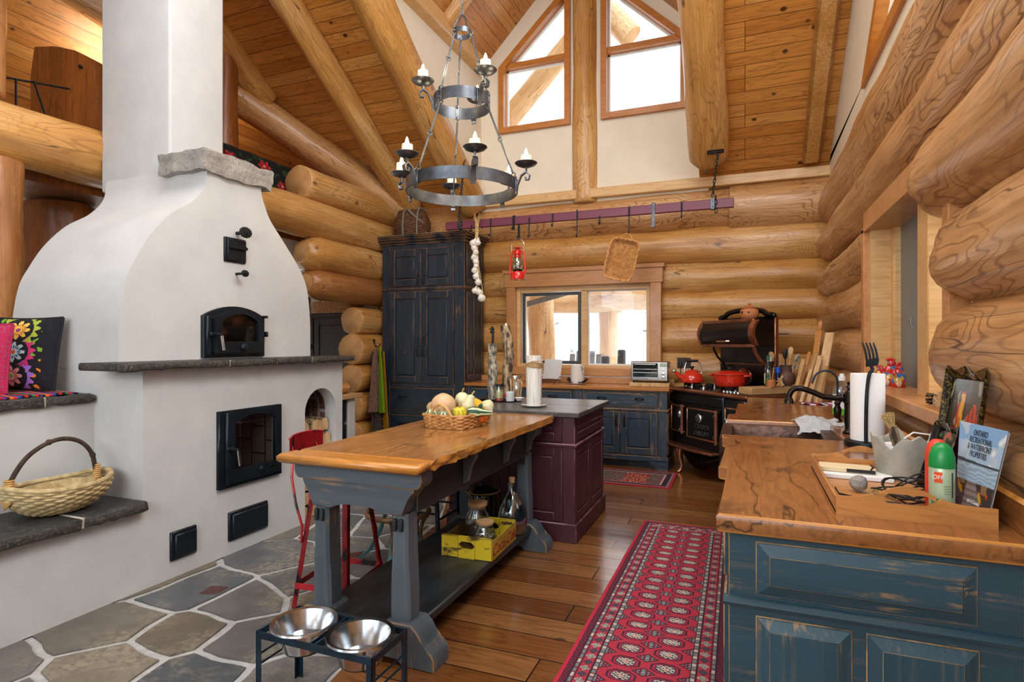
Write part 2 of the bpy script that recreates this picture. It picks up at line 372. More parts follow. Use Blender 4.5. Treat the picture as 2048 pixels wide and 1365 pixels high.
    def obj(s, name, mats, parent=None, sharp=38, loc=None, label=None):
        bmesh.ops.recalc_face_normals(s.b, faces=s.b.faces)
        ca = rad(sharp)
        for e in s.b.edges:
            if len(e.link_faces) == 2 and e.calc_face_angle(0) > ca: e.smooth = False
        me = bpy.data.meshes.new(name); s.b.to_mesh(me); s.b.free()
        for m in (mats if isinstance(mats, (list, tuple)) else [mats]): me.materials.append(M[m] if isinstance(m, str) else m)
        o = bpy.data.objects.new(name, me); C.objects.link(o)
        if parent: o.parent = parent
        if loc: o.location = loc
        if label: o['label'] = label
        return o

def wobj(b, name, mats, parent, **kw):
    """like MB.obj for a shape given in room coordinates under a placed parent"""
    m = Matrix.Translation(parent.location) @ parent.rotation_euler.to_matrix().to_4x4()
    b.xf(m.inverted()); return b.obj(name, mats, parent, **kw)
def T(x=0, y=0, z=0, rx=0, ry=0, rz=0):
    return Matrix.Translation((x, y, z)) @ Matrix.Rotation(rz, 4, 'Z') @ Matrix.Rotation(ry, 4, 'Y') @ Matrix.Rotation(rx, 4, 'X')
def tag(o, label, cat, group=None, kind=None):
    if label: o['label'] = label
    if cat: o['category'] = cat
    if group: o['group'] = group
    if kind: o['kind'] = kind
    return o
def thing(name, label, cat, loc=(0, 0, 0), rotz=0, group=None, rot=None):
    o = bpy.data.objects.new(name, None); C.objects.link(o); o.empty_display_size = .05
    o.location = loc; o.rotation_euler = rot or (0, 0, rotz)
    return tag(o, label, cat, group)
def struct(name, loc=(0, 0, 0)):
    o = bpy.data.objects.new(name, None); C.objects.link(o); o.location = loc; o['kind'] = 'structure'; return o
def dup(o, parent=None):
    c = o.copy(); C.objects.link(c); c.parent = parent
    for ch in list(o.children): dup(ch, c)
    return c
def arc(c, r, a0, a1, n, plane='xz', ry=None):
    out = []
    for i in range(n+1):
        a = rad(a0+(a1-a0)*i/n); p, q = r*math.cos(a), (ry or r)*math.sin(a)
        out.append({'xz': (c[0]+p, c[1], c[2]+q), 'yz': (c[0], c[1]+p, c[2]+q), 'xy': (c[0]+p, c[1]+q, c[2])}[plane])
    return out
def log(name, p0, p1, r0, r1=None, mat='log', parent=None, n=26, amp=.012, nose0=0, nose1=0, seed=None, flat=None, endmat='logend', sag=0):
    """a peeled log from p0 to p1 with a slightly uneven surface; nose = length of a carved taper at an end"""
    p0, p1 = Vector(p0), Vector(p1); L = (p1-p0).length; r1 = r1 or r0; sd = RR.uniform(0, 90) if seed is None else seed
    k = max(6, int(L/.10)); V = []; F = []
    zs = [0, .012]+[L*i/k for i in range(1, k)]+[L-.012, L]
    for i, z in enumerate(zs):
        t = z/L; r = r0+(r1-r0)*t
        if i == 0 or i == len(zs)-1: r -= .012
        if nose0 and z < nose0: r *= (.50+.50*math.sin(PI/2*(max(z, .001)/nose0))**.6)
        if nose1 and L-z < nose1: r *= (.50+.50*math.sin(PI/2*(max(L-z, .001)/nose1))**.6)
        for j in range(n):
            a = 2*PI*j/n; x, y = math.cos(a), math.sin(a)
            q = r+amp*(noise.noise(Vector((x*1.3+sd, y*1.3, z*1.1)))*1.4+noise.noise(Vector((x*3+sd, y*3, z*3.5)))*.5)
            V.append((x*q, y*q, z))
    m = len(zs)
    for i in range(m-1): F += [(i*n+j, i*n+(j+1) % n, (i+1)*n+(j+1) % n, (i+1)*n+j) for j in range(n)]
    b = MB(); b._new(V, F); b.mi = 1; b._new([V[j] for j in range(n)], [tuple(range(n))[::-1]]); b._new([V[(m-1)*n+j] for j in range(n)], [tuple(range(n))])
    if flat: flat(b)
    bmesh.ops.remove_doubles(b.b, verts=b.b.verts, dist=1e-5)
    o = b.obj(name, [mat, endmat], parent, 50)
    o.rotation_mode = 'QUATERNION'; o.rotation_quaternion = (p1-p0).to_track_quat('Z', 'Y')
    o.location = p0 - (parent.location if parent else Vector((0, 0, 0)))
    return o
def picture(name, w, h, nx, ny, fn, mat, parent=None, surf=None, thick=.003):
    """a sheet in local xz (or on surf(u,v)) whose colour pattern is woven or printed cell by cell; fn(u,v)->hex"""
    V = []; F = []; cache = {}
    for j in range(ny+1):
        for i in range(nx+1):
            V.append(surf(i/nx, j/ny) if surf else ((i/nx-.5)*w, 0, j/ny*h))
    n1 = nx+1
    F = [(j*n1+i, j*n1+i+1, (j+1)*n1+i+1, (j+1)*n1+i) for j in range(ny) for i in range(nx)]
    me = bpy.data.meshes.new(name); me.from_pydata(V, [], F); at = me.color_attributes.new('tone', 'FLOAT_COLOR', 'CORNER')
    col = []
    for j in range(ny):
        for i in range(nx):
            c = fn((i+.5)/nx, (j+.5)/ny)
            if c not in cache: cache[c] = lin(c)
            col += list(cache[c])*4
    at.data.foreach_set('color', col)
    me.polygons.foreach_set('use_smooth', [True]*len(F)); me.materials.append(M[mat] if isinstance(mat, str) else mat)
    o = bpy.data.objects.new(name, me); C.objects.link(o)
    if parent: o.parent = parent
    if thick:
        s = o.modifiers.new('thickness', 'SOLIDIFY'); s.thickness = thick; s.offset = -1
    return o
def text(name, s, size, mat, parent=None, loc=(0, 0, 0), rot=(PI/2, 0, 0), ext=.0006, align='CENTER', sx=1.0, shear=0):
    c = bpy.data.curves.new(name, 'FONT'); c.body = s; c.size = size; c.extrude = ext; c.align_x = align; c.align_y = 'CENTER'; c.shear = shear
    o = bpy.data.objects.new(name, c); C.objects.link(o)
    dg = bpy.context.evaluated_depsgraph_get(); me = bpy.data.meshes.new_from_object(o.evaluated_get(dg))
    bpy.data.objects.remove(o); me.name = name; me.materials.clear(); me.materials.append(M[mat] if isinstance(mat, str) else mat)
    o = bpy.data.objects.new(name, me); C.objects.link(o); o.parent = parent; o.location = loc; o.rotation_euler = rot; o.scale = (sx, 1, 1)
    return o
# ================================================================= the room shell
# ---- floors
BX = [(-1.42, -2.2), (-1.46, 1.0), (-1.63, 2.1), (-1.80, 2.45), (-2.00, 2.85), (-2.16, 3.5), (-2.25, 4.1), (-2.6, 4.9), (-3.0, 5.6), (-3.2, 7.6)]
b = MB(); b.prism([(x, y) for x, y in BX]+[(1.2, 7.6), (1.2, -2.2)], -.05, 0, 'z'); fl = b.obj('floor', 'floor'); fl['kind'] = 'structure'
def clip(poly, px, py, nx, ny):
    out = []
    for i in range(len(poly)):
        a, c = poly[i], poly[(i+1) % len(poly)]; da = (a[0]-px)*nx+(a[1]-py)*ny; dc = (c[0]-px)*nx+(c[1]-py)*ny
        if da <= 0: out.append(a)
        if da*dc < 0:
            t = da/(da-dc); out.append((a[0]+(c[0]-a[0])*t, a[1]+(c[1]-a[1])*t))
    return out
seeds = [(-2.86, 3.05, '66696d'), (-2.55, 2.42, '6b6866'), (-2.62, 3.75, '6c6d70'), (-2.93, 2.42, '5c6064'), (-2.93, 1.95, '70695f'), (-2.57, 2.03, '746a5c'), (-2.18, 2.12, '6e6a67'),
         (-2.62, 1.72, '787062'), (-2.17, 1.78, '4d5358'), (-2.28, 1.42, '6a6562'), (-2.72, 1.32, '5f5f60'), (-1.78, 1.88, '716d6a'), (-1.80, 1.45, '6e6964'), (-3.05, 1.42, '716a66'),
         (-2.14, 2.66, '7a7062'), (-2.42, 2.78, '64676a'), (-1.93, 2.36, '6a6a6b'), (-2.25, 3.18, '5d5f62'), (-2.28, 3.62, '6f6d6b'), (-2.55, 3.35, '66696b'), (-2.9, 3.62, '5b5f63'), (-2.45, 4.3, '6d6a68'), (-2.95, 4.35, '606366')]
r = random.Random(5)
for i in range(9):
    for j in range(6): seeds.append((-3.2-.65*j+r.uniform(-.2, .2), -1.6+1.05*i+r.uniform(-.3, .3), r.choice(['66696d', '70695f', '5c6064', '746a5c'])))
for i in range(12): seeds.append((-1.7-r.uniform(0, 1.5), -1.9+i*.25, r.choice(['66696d', '70695f', '5c6064', '746a5c'])))
b = MB(); b.prism([(-8, -2.2)]+BX+[(-8, 7.6)], -.05, -.009, 'z'); gf = b.obj('floor', 'grout'); gf['kind'] = 'structure'
bm = bmesh.new(); lay = bm.loops.layers.float_color.new('tone'); r = random.Random(3)
inside = lambda x, y: x < max(0, 0) and x < BX[0][0]
for i, (sx, sy, sc) in enumerate(seeds):
    p = [(sx-1.0, sy-1.0), (sx+1.0, sy-1.0), (sx+1.0, sy+1.0), (sx-1.0, sy+1.0)]
    for k, (qx, qy, _) in enumerate(seeds):
        if k == i or abs(qx-sx)+abs(qy-sy) > 3: continue
        dx, dy = qx-sx, qy-sy; d = math.hypot(dx, dy)
        if d < 1e-3: continue
        p = clip(p, sx+dx/2-dx/d*.021, sy+dy/2-dy/d*.021, dx, dy)
        if len(p) < 3: break
    for (x0, y0), (x1, y1) in zip(BX, BX[1:]):        # keep to the stone side of the seam with the boards
        if min(y0, y1)-.3 < sy < max(y0, y1)+.3 and len(p) > 2:
            nx, ny = (y1-y0), -(x1-x0); q = math.hypot(nx, ny); p = clip(p, x0-nx/q*.02, y0-ny/q*.02, nx, ny)
    if len(p) < 3: continue
    P = []
    for (ax, ay), (cx, cy) in zip(p, p[1:]+p[:1]):
        n = max(1, int(math.hypot(cx-ax, cy-ay)/.06))
        for t in range(n):
            x, y = ax+(cx-ax)*t/n, ay+(cy-ay)*t/n; v = noise.noise_vector(Vector((x*5, y*5, 3)))*.022; P.append((x+v.x, y+v.y))
    top = [bm.verts.new((x, y, .0)) for x, y in P]; bot = [bm.verts.new((x, y, -.02)) for x, y in P]
    fs = [bm.faces.new(top)]+[bm.faces.new((bot[t], bot[(t+1) % len(P)], top[(t+1) % len(P)], top[t])) for t in range(len(P))]
    c = lin(sc); k = r.uniform(.85, 1.12)
    for f in fs:
        for l in f.loops: l[lay] = (c[0]*k, c[1]*k, c[2]*k, 1)
bm.normal_update(); me = bpy.data.meshes.new('stone_slabs'); bm.to_mesh(me); bm.free(); me.materials.append(M['flag'])
o = bpy.data.objects.new('stone_slabs', me); C.objects.link(o); o.parent = gf
TILE = flat('inset_tile', '4a2a28', .4)
for x, y, a in ((-2.82, 2.46, .2), (-2.41, 3.21, .7)): b = MB(); b.box(-.055, .055, -.055, .055, -.02, .003, .004, mat=T(x, y, 0, 0, 0, a)); b.obj('terracotta_inset_tile', TILE, gf)

# ---- walls of logs
PL = 7.42                                             # centre line of the back wall's logs
wb = struct('wall_back')
for z, r_ in ((.05, .22), (.42, .22), (.78, .21)):
    log('log', (-5.0, PL, z), (1.1, PL, z), r_, parent=wb)
for z, r_ in ((1.10, .215), (1.49, .225), (1.87, .20), (2.20, .205)):
    log('log', (-5.0, PL, z), (-2.90, PL, z), r_, r_*.98, parent=wb); log('log', (-.96, PL, z), (1.1, PL, z), r_*1.03, r_*.95, parent=wb, amp=.022)
log('log', (-5.0, PL, 2.58), (1.1, PL, 2.58), .235, parent=wb, amp=.018)
log('log', (-5.0, PL, 3.02), (1.1, PL, 3.02), .25, .26, parent=wb, mat='logpale')
log('hewn_log_end', (-.17, PL-.07, 3.0), (.9, PL-.07, 3.0), .265, .275, 'logpale', wb, amp=.012)
b = MB(); b.box(-3.5, .9, 7.17, 7.3, 3.24, 3.36, .01); b.obj('plate_board', 'trimpale', wb)
wl = struct('wall_left'); XL = -4.72
log('log', (XL, -1.5, 2.86), (XL, 7.5, 2.86), .215, .215, 'log', wl, amp=.02)
log('log', (XL, 5.25, 3.24), (XL, 7.5, 3.24), .2, .2, 'log', wl)
log('log', (XL, 5.30, 2.45), (XL, 7.5, 2.45), .215, .215, 'log', wl, nose0=.25, amp=.02)
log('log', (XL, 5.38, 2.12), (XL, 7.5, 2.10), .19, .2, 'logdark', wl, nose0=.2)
for z, y0, r_ in ((1.70, 6.22, .175), (1.33, 6.20, .20), (.95, 6.20, .185), (.58, 6.20, .19), (.20, 6.2, .2)):
    log('log', (XL, y0, z), (XL, 7.5, z), r_, r_, 'log', wl)
wr = struct('wall_right'); XR = .94
log('log', (XR, -1.0, .28), (XR, 7.5, .28), .2, .2, 'logpale', wr); log('log', (XR, -1.0, .64), (XR, 7.5, .64), .2, .2, 'logpale', wr)
log('log', (XR, 2.5, .93), (XR, 4.7, .93), .15, .15, 'logpale', wr)
for z, r_ in ((1.0, .2), (1.36, .205), (1.72, .205), (2.08, .2)):
    log('log', (XR, 4.50, z), (XR, 7.5, z), r_, r_, 'logpale', wr, amp=.016)
for z, r_, e in ((1.0, .19, 2.80), (1.375, .215, 2.83), (1.755, .205, 2.82), (2.14, .215, 3.10)):
    log('log', (XR-.07, -1.0, z), (XR-.07, e, z), r_, r_, 'logpale', wr, nose1=.16, amp=.018, n=34)
log('log', (XR, -1.0, 2.54), (XR, 7.5, 2.50), .215, .205, 'logpale', wr, amp=.018, n=34)
log('log', (XR+.02, -1.0, 2.95), (XR+.02, 7.5, 2.92), .235, .225, 'logpale', wr, amp=.018, n=34)

# ---- roof
p = math.atan(.667); cp, sp = math.cos(p), math.sin(p)
def roofz(y): return 3.4+.667*(7.2-y)
ce = struct('ceiling')
b = MB(); b.prism([(x, (7.2-y)/cp) for x, y in ((-4.5, 7.2), (-8, 1.9), (-8, -2.2), (.95, -2.2), (.95, 7.3), (-.5, 7.3), (-.5, 4.58), (-1.92, 2.4), (-3.35, 4.58), (-3.35, 7.3), (-4.5, 7.3))], 0, -.06, 'z')
o = b.obj('sloping_boards', 'ceil', ce, loc=(0, 7.2, 3.4)); o.rotation_euler = (PI-p, 0, 0)
for sgn in (0, 1):                                    # the two slopes over the dormer
    x0 = -3.35 if sgn == 0 else -.5; q = math.atan(1.45/1.425)
    b = MB(); L = 1.425/math.cos(q)
    b.prism([(7.3, 0), (4.58, 0), (2.4, L), (7.3, L)], 0, -.06 if sgn == 0 else .06, 'z')
    o = b.obj('dormer_boards', 'ceil', ce); o.location = (x0, 0, 5.15)
    u = Vector((math.cos(q) if sgn == 0 else -math.cos(q), 0, math.sin(q))); xx = Vector((0, 1, 0))
    o.rotation_mode = 'QUATERNION'; o.rotation_quaternion = Matrix((xx, u, xx.cross(u))).transposed().to_quaternion()
# loft slope seen beyond the kitchen
lc = struct('ceiling'); q = PI/4
b = MB(); b.prism([(-1, -2.6), (9.4, -2.6), (9.4, 1.9), (-1, 1.9)], 0, .06, 'z'); o = b.obj('loft_boards', 'ceil', lc); o.location = (-7, 0, 4.7)
u = Vector((math.cos(q), 0, math.sin(q))); xx = Vector((0, 1, 0)); o.rotation_mode = 'QUATERNION'; o.rotation_quaternion = Matrix((xx, u, xx.cross(u))).transposed().to_quaternion()

b = MB(); b.prism([(7.2, 0), (9.4, 0), (9.4, 1.9/math.cos(q)), (4.3, 1.9/math.cos(q))], 0, -.06, 'z'); o = b.obj('loft_boards', 'ceil', lc); o.location = (-4.5, 0, 3.4)
u = Vector((-math.cos(q), 0, math.sin(q))); o.rotation_mode = 'QUATERNION'; o.rotation_quaternion = Matrix((xx, u, xx.cross(u))).transposed().to_quaternion()
def rafter(x, y0, y1, r0, r1, label, mat='log', name='log_rafter', drop=.55):
    f = lambda y, r_: (x, y-sp*r_*drop, roofz(y)-cp*r_*drop)
    o = log(name, f(y0, r0), f(y1, r1), r0, r1, mat, amp=.016); tag(o, label, 'rafter'); return o
rafter(-.37, 6.93, -1.6, .20, .17, 'log rafter with the black iron chain bracket near its sawn lower end')
rafter(-3.45, 7.25, -1.6, .20, .19, 'log rafter along the white side wall of the dormer behind the chandelier')
rafter(-4.40, 7.2, -1.6, .16, .15, 'log rafter that runs down to the corner above the tall dark cupboard')
rafter(-5.50, 5.60, -1.6, .16, .16, 'short log rafter whose rounded end rests on the slanting valley log beside the chimney')
b = MB(); b.box(.58, .76, 0, 11, -.12, .10, .03); o = b.obj('timber_rafter', 'log'); o.location = (0, 7.15, roofz(7.15)); o.rotation_euler = (PI-p, 0, 0)
tag(o, 'squared timber rafter at the foot of the white wall above the stove corner', 'rafter')
o = log('valley_log', (-4.45, 7.2, 3.27), (-6.9, 3.5, 5.45), .20, .2, 'logpale', amp=.016); tag(o, 'slanting valley log carrying the short rafter, between chimney and corner', 'beam')
b = MB(); b.box(-3.40, -3.22, 3.9, 7.2, 5.04, 5.24, .02); o = b.obj('dormer_plate', 'trimpale'); tag(o, 'pale squared timber along the top of the dormer side wall', 'beam')
o = log('dormer_rafter', (-3.3, 6.1, 5.2), (-1.95, 6.1, 6.55), .11, .11, 'log'); tag(o, 'thin log rafter rising to the peak of the dormer', 'rafter')
o = log('gable_post', (-1.905, 7.32, 3.2), (-1.905, 7.32, 6.6), .175, .165, 'log', amp=.01); tag(o, 'upright log post between the two high gable windows', 'post')

# ---- plastered gable and side walls
wg = struct('wall_gable'); b = MB(); rz = lambda x: 5.15+1.0175*(min(x, -3.84-x)+3.35)
def slab(pts): b.prism(pts, 7.26, 7.42, 'y')
slab([(-3.45, 3.2), (-.4, 3.2), (-.4, 4.27), (-3.45, 4.27)])
slab([(-3.45, 4.27), (-3.03, 4.27), (-3.03, rz(-3.03)), (-3.45, 5.05)]); slab([(-.68, 4.27), (-.4, 4.27), (-.4, 5.05), (-.68, rz(-.68))])
slab([(-2.13, 4.27), (-1.67, 4.27), (-1.67, rz(-1.67)), (-1.92, 6.6), (-2.13, rz(-2.13))])
slab([(-3.03, 5.09), (-2.13, 5.94), (-2.13, rz(-2.13)), (-3.03, rz(-3.03))]); slab([(-.68, 5.06), (-1.67, 6.0), (-1.67, rz(-1.67)), (-.68, rz(-.68))])
b.obj('gable_plaster', 'cream', wg)
b = MB(); b.prism([(7.35, 3.3), (7.35, 5.2), (4.50, 5.2)], -3.42, -3.36, 'x'); b.obj('dormer_side_wall', 'cream', wg)
b = MB(); b.prism([(7.35, 3.3), (7.35, 5.2), (4.50, 5.2)], -.46, -.40, 'x'); b.obj('dormer_side_wall', 'cream', wg)
ws = struct('wall_upper_right'); b = MB(); XW = .86
def slab(pts): b.prism(pts, XW, XW+.12, 'x')
slab([(7.3, 2.95), (-2, 2.95), (-2, 3.45), (7.3, 3.45)]); slab([(7.3, 3.45), (5.1, 3.45), (5.1, roofz(5.1)+.05), (7.3, roofz(7.3)+.05)])
slab([(5.1, 3.45), (2.2, 5.7), (2.2, roofz(2.2)+.05), (5.1, roofz(5.1)+.05)]); slab([(2.2, 3.45), (-2, 3.45), (-2, roofz(-2)), (2.2, roofz(2.2))])
b.obj('upper_plaster', 'cream', ws)
b = MB(); b.box(1.05, 1.15, -2.3, 2.74, 0, 3.2); b.box(1.05, 1.15, 4.5, 7.5, 0, 3.2); b.box(1.05, 1.15, 2.7, 4.52, 0, 1.1); b.box(1.05, 1.15, 2.7, 4.52, 2.2, 3.2); b.obj('leak_backing', 'logdark', wr)  # backing slabs added behind the logs to block daylight leaks
b = MB(); b.box(-5.2, -2.9, 7.5, 7.6, 0, 3.4); b.box(-.95, 1.1, 7.5, 7.6, 0, 3.4); b.box(-2.95, -.9, 7.5, 7.6, 0, 1.05); b.box(-2.95, -.9, 7.5, 7.6, 2.2, 3.4); b.box(-5.0, -3.4, 7.3, 7.6, 3.15, 3.6); b.obj('leak_backing', 'logdark', wb)  # added backing and corner filler that stop sky leaks in the back wall
b = MB(); b.box(-9.3, 1.12, -2.4, -2.3, 0, 10); o = b.obj('wall_front', 'cream'); o['kind'] = 'structure'
# far walls beyond the passage and the loft
b = MB(); b.box(-9.2, -4.9, 7.55, 7.65, 0, 2.6); o = b.obj('wall_pantry', 'cream'); o['kind'] = 'structure'
b = MB(); b.box(-9.3, -4.6, 8.9, 9.0, 2.7, 10); b.box(-4.72, -4.6, 7.62, 8.9, 2.6, 10); o = b.obj('wall_loft', 'cream'); o['kind'] = 'structure'
b = MB(); b.box(-9.3, -9.2, -2.4, 9, 0, 10); o = b.obj('wall_far_left', 'cream'); o['kind'] = 'structure'
b = MB(); b.box(-9.3, -4.4, -2.4, 9, 9.75, 9.85); o = b.obj('sky_block_slab', 'logdark'); o['kind'] = 'structure'  # unseen slab added above the loft to keep sky light out
b = MB(); b.box(-9.2, -4.93, -2, 8.9, 2.62, 2.74); o = b.obj('floor_loft', 'logred'); o['kind'] = 'structure'

# ---- windows
def ring(b, outer, inner, a0, a1, ax, bev=0):
    k = len(outer)
    for i in range(k):
        j = (i+1) % k; b.prism([outer[i], outer[j], inner[j], inner[i]], a0, a1, ax)
def inset(poly, w):
    out = []; k = len(poly); A = sum(poly[i][0]*poly[(i+1) % k][1]-poly[(i+1) % k][0]*poly[i][1] for i in range(k)); sg = 1 if A > 0 else -1
    for i in range(k):
        p0, p1, p2 = Vector(poly[i-1]), Vector(poly[i]), Vector(poly[(i+1) % k]); d0, d1 = (p1-p0).normalized(), (p2-p1).normalized()
        n0, n1 = Vector((-d0.y, d0.x))*sg, Vector((-d1.y, d1.x))*sg; m = (n0+n1).normalized(); out.append(tuple(p1+m*(w/max(.3, m.dot(n0)))))
    return out
# kitchen window
w1 = struct('window_1', (-1.935, 7.2, 1.05))
b = MB(); b.box(-2.96, -.91, 7.12, 7.24, 2.14, 2.36, .006); b.box(-2.98, -.89, 7.10, 7.24, 2.32, 2.37, .004); wobj(b, 'window_frame_header', 'trim', w1)
b = MB(); b.box(-2.93, -2.81, 7.12, 7.24, 1.05, 2.14, .005); b.box(-1.06, -.93, 7.12, 7.24, 1.05, 2.14, .005); wobj(b, 'window_frame', 'trimv', w1)
b = MB(); b.box(-2.93, -.93, 7.10, 7.24, 1.0, 1.10, .006); wobj(b, 'window_sill', 'trim', w1)
b = MB(); b.box(-2.81, -2.76, 7.2, 7.45, 1.1, 2.14); b.box(-1.11, -1.06, 7.2, 7.45, 1.1, 2.14); b.box(-2.76, -1.11, 7.2, 7.45, 2.08, 2.14); b.box(-2.76, -1.11, 7.2, 7.45, 1.08, 1.13); b.box(-1.94, -1.86, 7.22, 7.32, 1.13, 2.08, .004)
wobj(b, 'window_jamb', 'trimpale', w1)
b = MB(); b.frame(-2.75, -1.95, 1.14, 2.07, .04, 7.25, 7.28, .004); wobj(b, 'sliding_sash', flat('dark_sash', '3a4046', .4), w1)
b = MB(); b.frame(-1.86, -1.11, 1.13, 2.08, .018, 7.26, 7.29); wobj(b, 'fixed_sash', 'whitepaint', w1)
b = MB(); b.box(-2.71, -1.99, 7.265, 7.268, 1.18, 2.03); wobj(b, 'pane', 'glass', w1)
b = MB(); b.box(-1.85, -1.12, 7.275, 7.278, 1.14, 2.07); wobj(b, 'pane', 'glass', w1)
# two tall gable windows
for nm, OUT, mz in (('window_2', [(-3.08, 4.225), (-2.085, 4.225), (-2.085, 6.05), (-3.08, 5.115)], 5.13), ('window_3', [(-1.685, 4.225), (-.635, 4.225), (-.635, 5.09), (-1.685, 6.08)], 5.1)):
    w = struct(nm, (OUT[0][0], 7.26, 4.22)); b = MB(); ring(b, OUT, inset(OUT, .075), 7.20, 7.34, 'y'); i1 = inset(OUT, .075)
    b.box(i1[0][0], i1[1][0], 7.24, 7.34, mz-.04, mz+.03); wobj(b, 'window_frame', 'trimor', w)
    b = MB(); ring(b, i1, inset(OUT, .098), 7.32, 7.36, 'y'); b.box(i1[0][0], i1[1][0], 7.32, 7.36, mz-.06, mz-.04); wobj(b, 'sash', 'whitepaint', w)
    b = MB(); b.prism(inset(OUT, .08), 7.345, 7.349, 'y'); wobj(b, 'pane', 'glass', w)
# side window over the sink
w4 = struct('window_4', (.72, 3.66, 1.08))
b = MB(); b.box(.735, .82, 3.05, 4.50, 2.165, 2.285, .006); b.box(.72, 1.02, 2.84, 4.47, 2.14, 2.17); wobj(b, 'window_frame_header', 'trim', w4, label='cedar window head board')
b = MB(); b.box(.72, .80, 4.40, 4.48, 1.15, 2.165, .005); b.box(.74, .82, 2.76, 2.84, 1.15, 2.165, .005); wobj(b, 'window_frame', 'trimv', w4)
b = MB(); b.box(.75, 1.0, 4.33, 4.40, 1.15, 2.15); b.box(.78, 1.0, 2.84, 2.90, 1.15, 2.15); b.box(.80, .98, 3.28, 3.46, 1.15, 2.15, .006); b.box(.86, 1.0, 4.26, 4.34, 1.15, 2.15, .01); b.box(.84, 1.0, 3.44, 3.50, 1.15, 2.15, .01); wobj(b, 'window_jamb', 'trimpale', w4)
b = MB(); b.box(.665, 1.02, 2.56, 4.48, 1.10, 1.16, .006); wobj(b, 'window_sill', 'trim', w4)
b = MB(); b.box(.90, .93, 3.48, 4.28, 1.16, 2.15); wobj(b, 'insect_screen', 'screen', w4)
b = MB(); b.box(.94, .944, 3.48, 4.28, 1.16, 2.15); b.box(.94, .944, 2.9, 3.30, 1.16, 2.15); wobj(b, 'pane', 'glass', w4)
b = MB(); b.tube([(.885, 3.90, 1.50), (.87, 3.90, 1.52), (.87, 3.89, 1.56)], .006); wobj(b, 'latch', 'steel', w4)
OUT = [(5.19, 3.38), (2.14, 3.38), (2.14, 5.78)]
w5 = struct('window_5', (.85, 5.19, 3.38)); b = MB(); ring(b, OUT, inset(OUT, .09), .83, .91, 'x'); b.box(.86, .90, 4.1, 4.16, 3.4, 4.1); wobj(b, 'window_frame', 'trimor', w5)
b = MB(); b.prism(inset(OUT, .07), .92, .924, 'x'); wobj(b, 'pane', 'glass', w5)

# ---- outdoors seen through the panes
b = MB()
b.grid(lambda u, v: (-16+32*u, 8.3+17*v, -.25+max(0, v*17-1.2)*.50+noise.noise(Vector((u*18, v*12, 0)))*.25), 60, 36); o = b.obj('hillside_ground', 'snow'); o['kind'] = 'structure'
og = 'log posts of the porch outside'
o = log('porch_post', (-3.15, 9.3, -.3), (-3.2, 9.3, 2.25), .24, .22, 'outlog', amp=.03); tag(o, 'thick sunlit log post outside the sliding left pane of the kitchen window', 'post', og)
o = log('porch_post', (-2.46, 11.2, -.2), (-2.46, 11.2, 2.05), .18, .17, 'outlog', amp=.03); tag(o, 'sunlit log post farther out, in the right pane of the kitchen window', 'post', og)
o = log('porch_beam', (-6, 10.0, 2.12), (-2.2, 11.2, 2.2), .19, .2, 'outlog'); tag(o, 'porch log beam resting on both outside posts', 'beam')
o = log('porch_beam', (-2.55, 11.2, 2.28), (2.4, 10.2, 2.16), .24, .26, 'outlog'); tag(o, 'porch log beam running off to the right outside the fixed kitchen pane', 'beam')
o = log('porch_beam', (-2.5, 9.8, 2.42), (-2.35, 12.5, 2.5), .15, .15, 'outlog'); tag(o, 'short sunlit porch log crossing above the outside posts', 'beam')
b = MB(); b.box(-.55, .55, -.02, .02, -.04, .04); b.xf(Matrix.Rotation(rad(-14), 4, 'Y')); o = b.obj('porch_brace', flat('weathered_grey_beam', '6d7377', .7)); o.location = (-2.95, 8.5, 2.06); tag(o, 'grey slanting brace outside the sliding pane', 'beam')
for i, (x, h, l) in enumerate(((-1.925, 1.22, 'short dark deck post outside the window near the birch candle holder'), (-1.686, 1.31, 'taller dark deck post outside the window beside the toaster oven'))):
    b = MB(); b.box(x-.055, x+.055, 8.5, 8.61, -.1, h, .02); o = b.obj('deck_post', flat('dark_post', '3a3c40', .6)); tag(o, l, 'post', 'dark posts of the deck railing')
b = MB(); b.box(-3.4, -.4, 8.52, 8.60, 1.02, 1.06); o = b.obj('deck_rail', flat('blue_grey_rail', 'b9c6d4', .6)); tag(o, 'pale blue-grey deck rail outside the kitchen window', 'railing')
ch = thing('deck_chair', 'grey slatted deck chair outside the left kitchen pane', 'chair', (-2.42, 9.0, 0))
b = MB()
for i in range(5): b.box(-.26+i*.11, -.17+i*.11, 0, .03, .4, 1.36-.05*abs(i-2), .01)
b.xf(T(0, 0, 0, rad(-12))); b.obj('backrest', flat('grey_chair_slats', '80848a', .7), ch)
b = MB(); b.box(-.3, .3, -.5, .02, .38, .42, .01); b.obj('seat', 'grey_chair_slats', ch)
for sx in (-.27, .27):
    for sy in (-.45, 0): b = MB(); b.box(sx-.03, sx+.03, sy-.03, sy+.03, -.1, .38); b.obj('leg', 'grey_chair_slats', ch)
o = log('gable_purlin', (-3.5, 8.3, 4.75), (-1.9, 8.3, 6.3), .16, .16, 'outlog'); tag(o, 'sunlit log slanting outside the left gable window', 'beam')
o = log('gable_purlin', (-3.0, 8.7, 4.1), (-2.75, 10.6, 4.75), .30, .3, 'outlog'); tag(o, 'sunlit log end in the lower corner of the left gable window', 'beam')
o = log('gable_purlin', (-1.9, 8.3, 6.25), (-1.5, 8.3, 5.75), .17, .17, 'outlog'); tag(o, 'sunlit log at the top of the right gable window', 'beam')
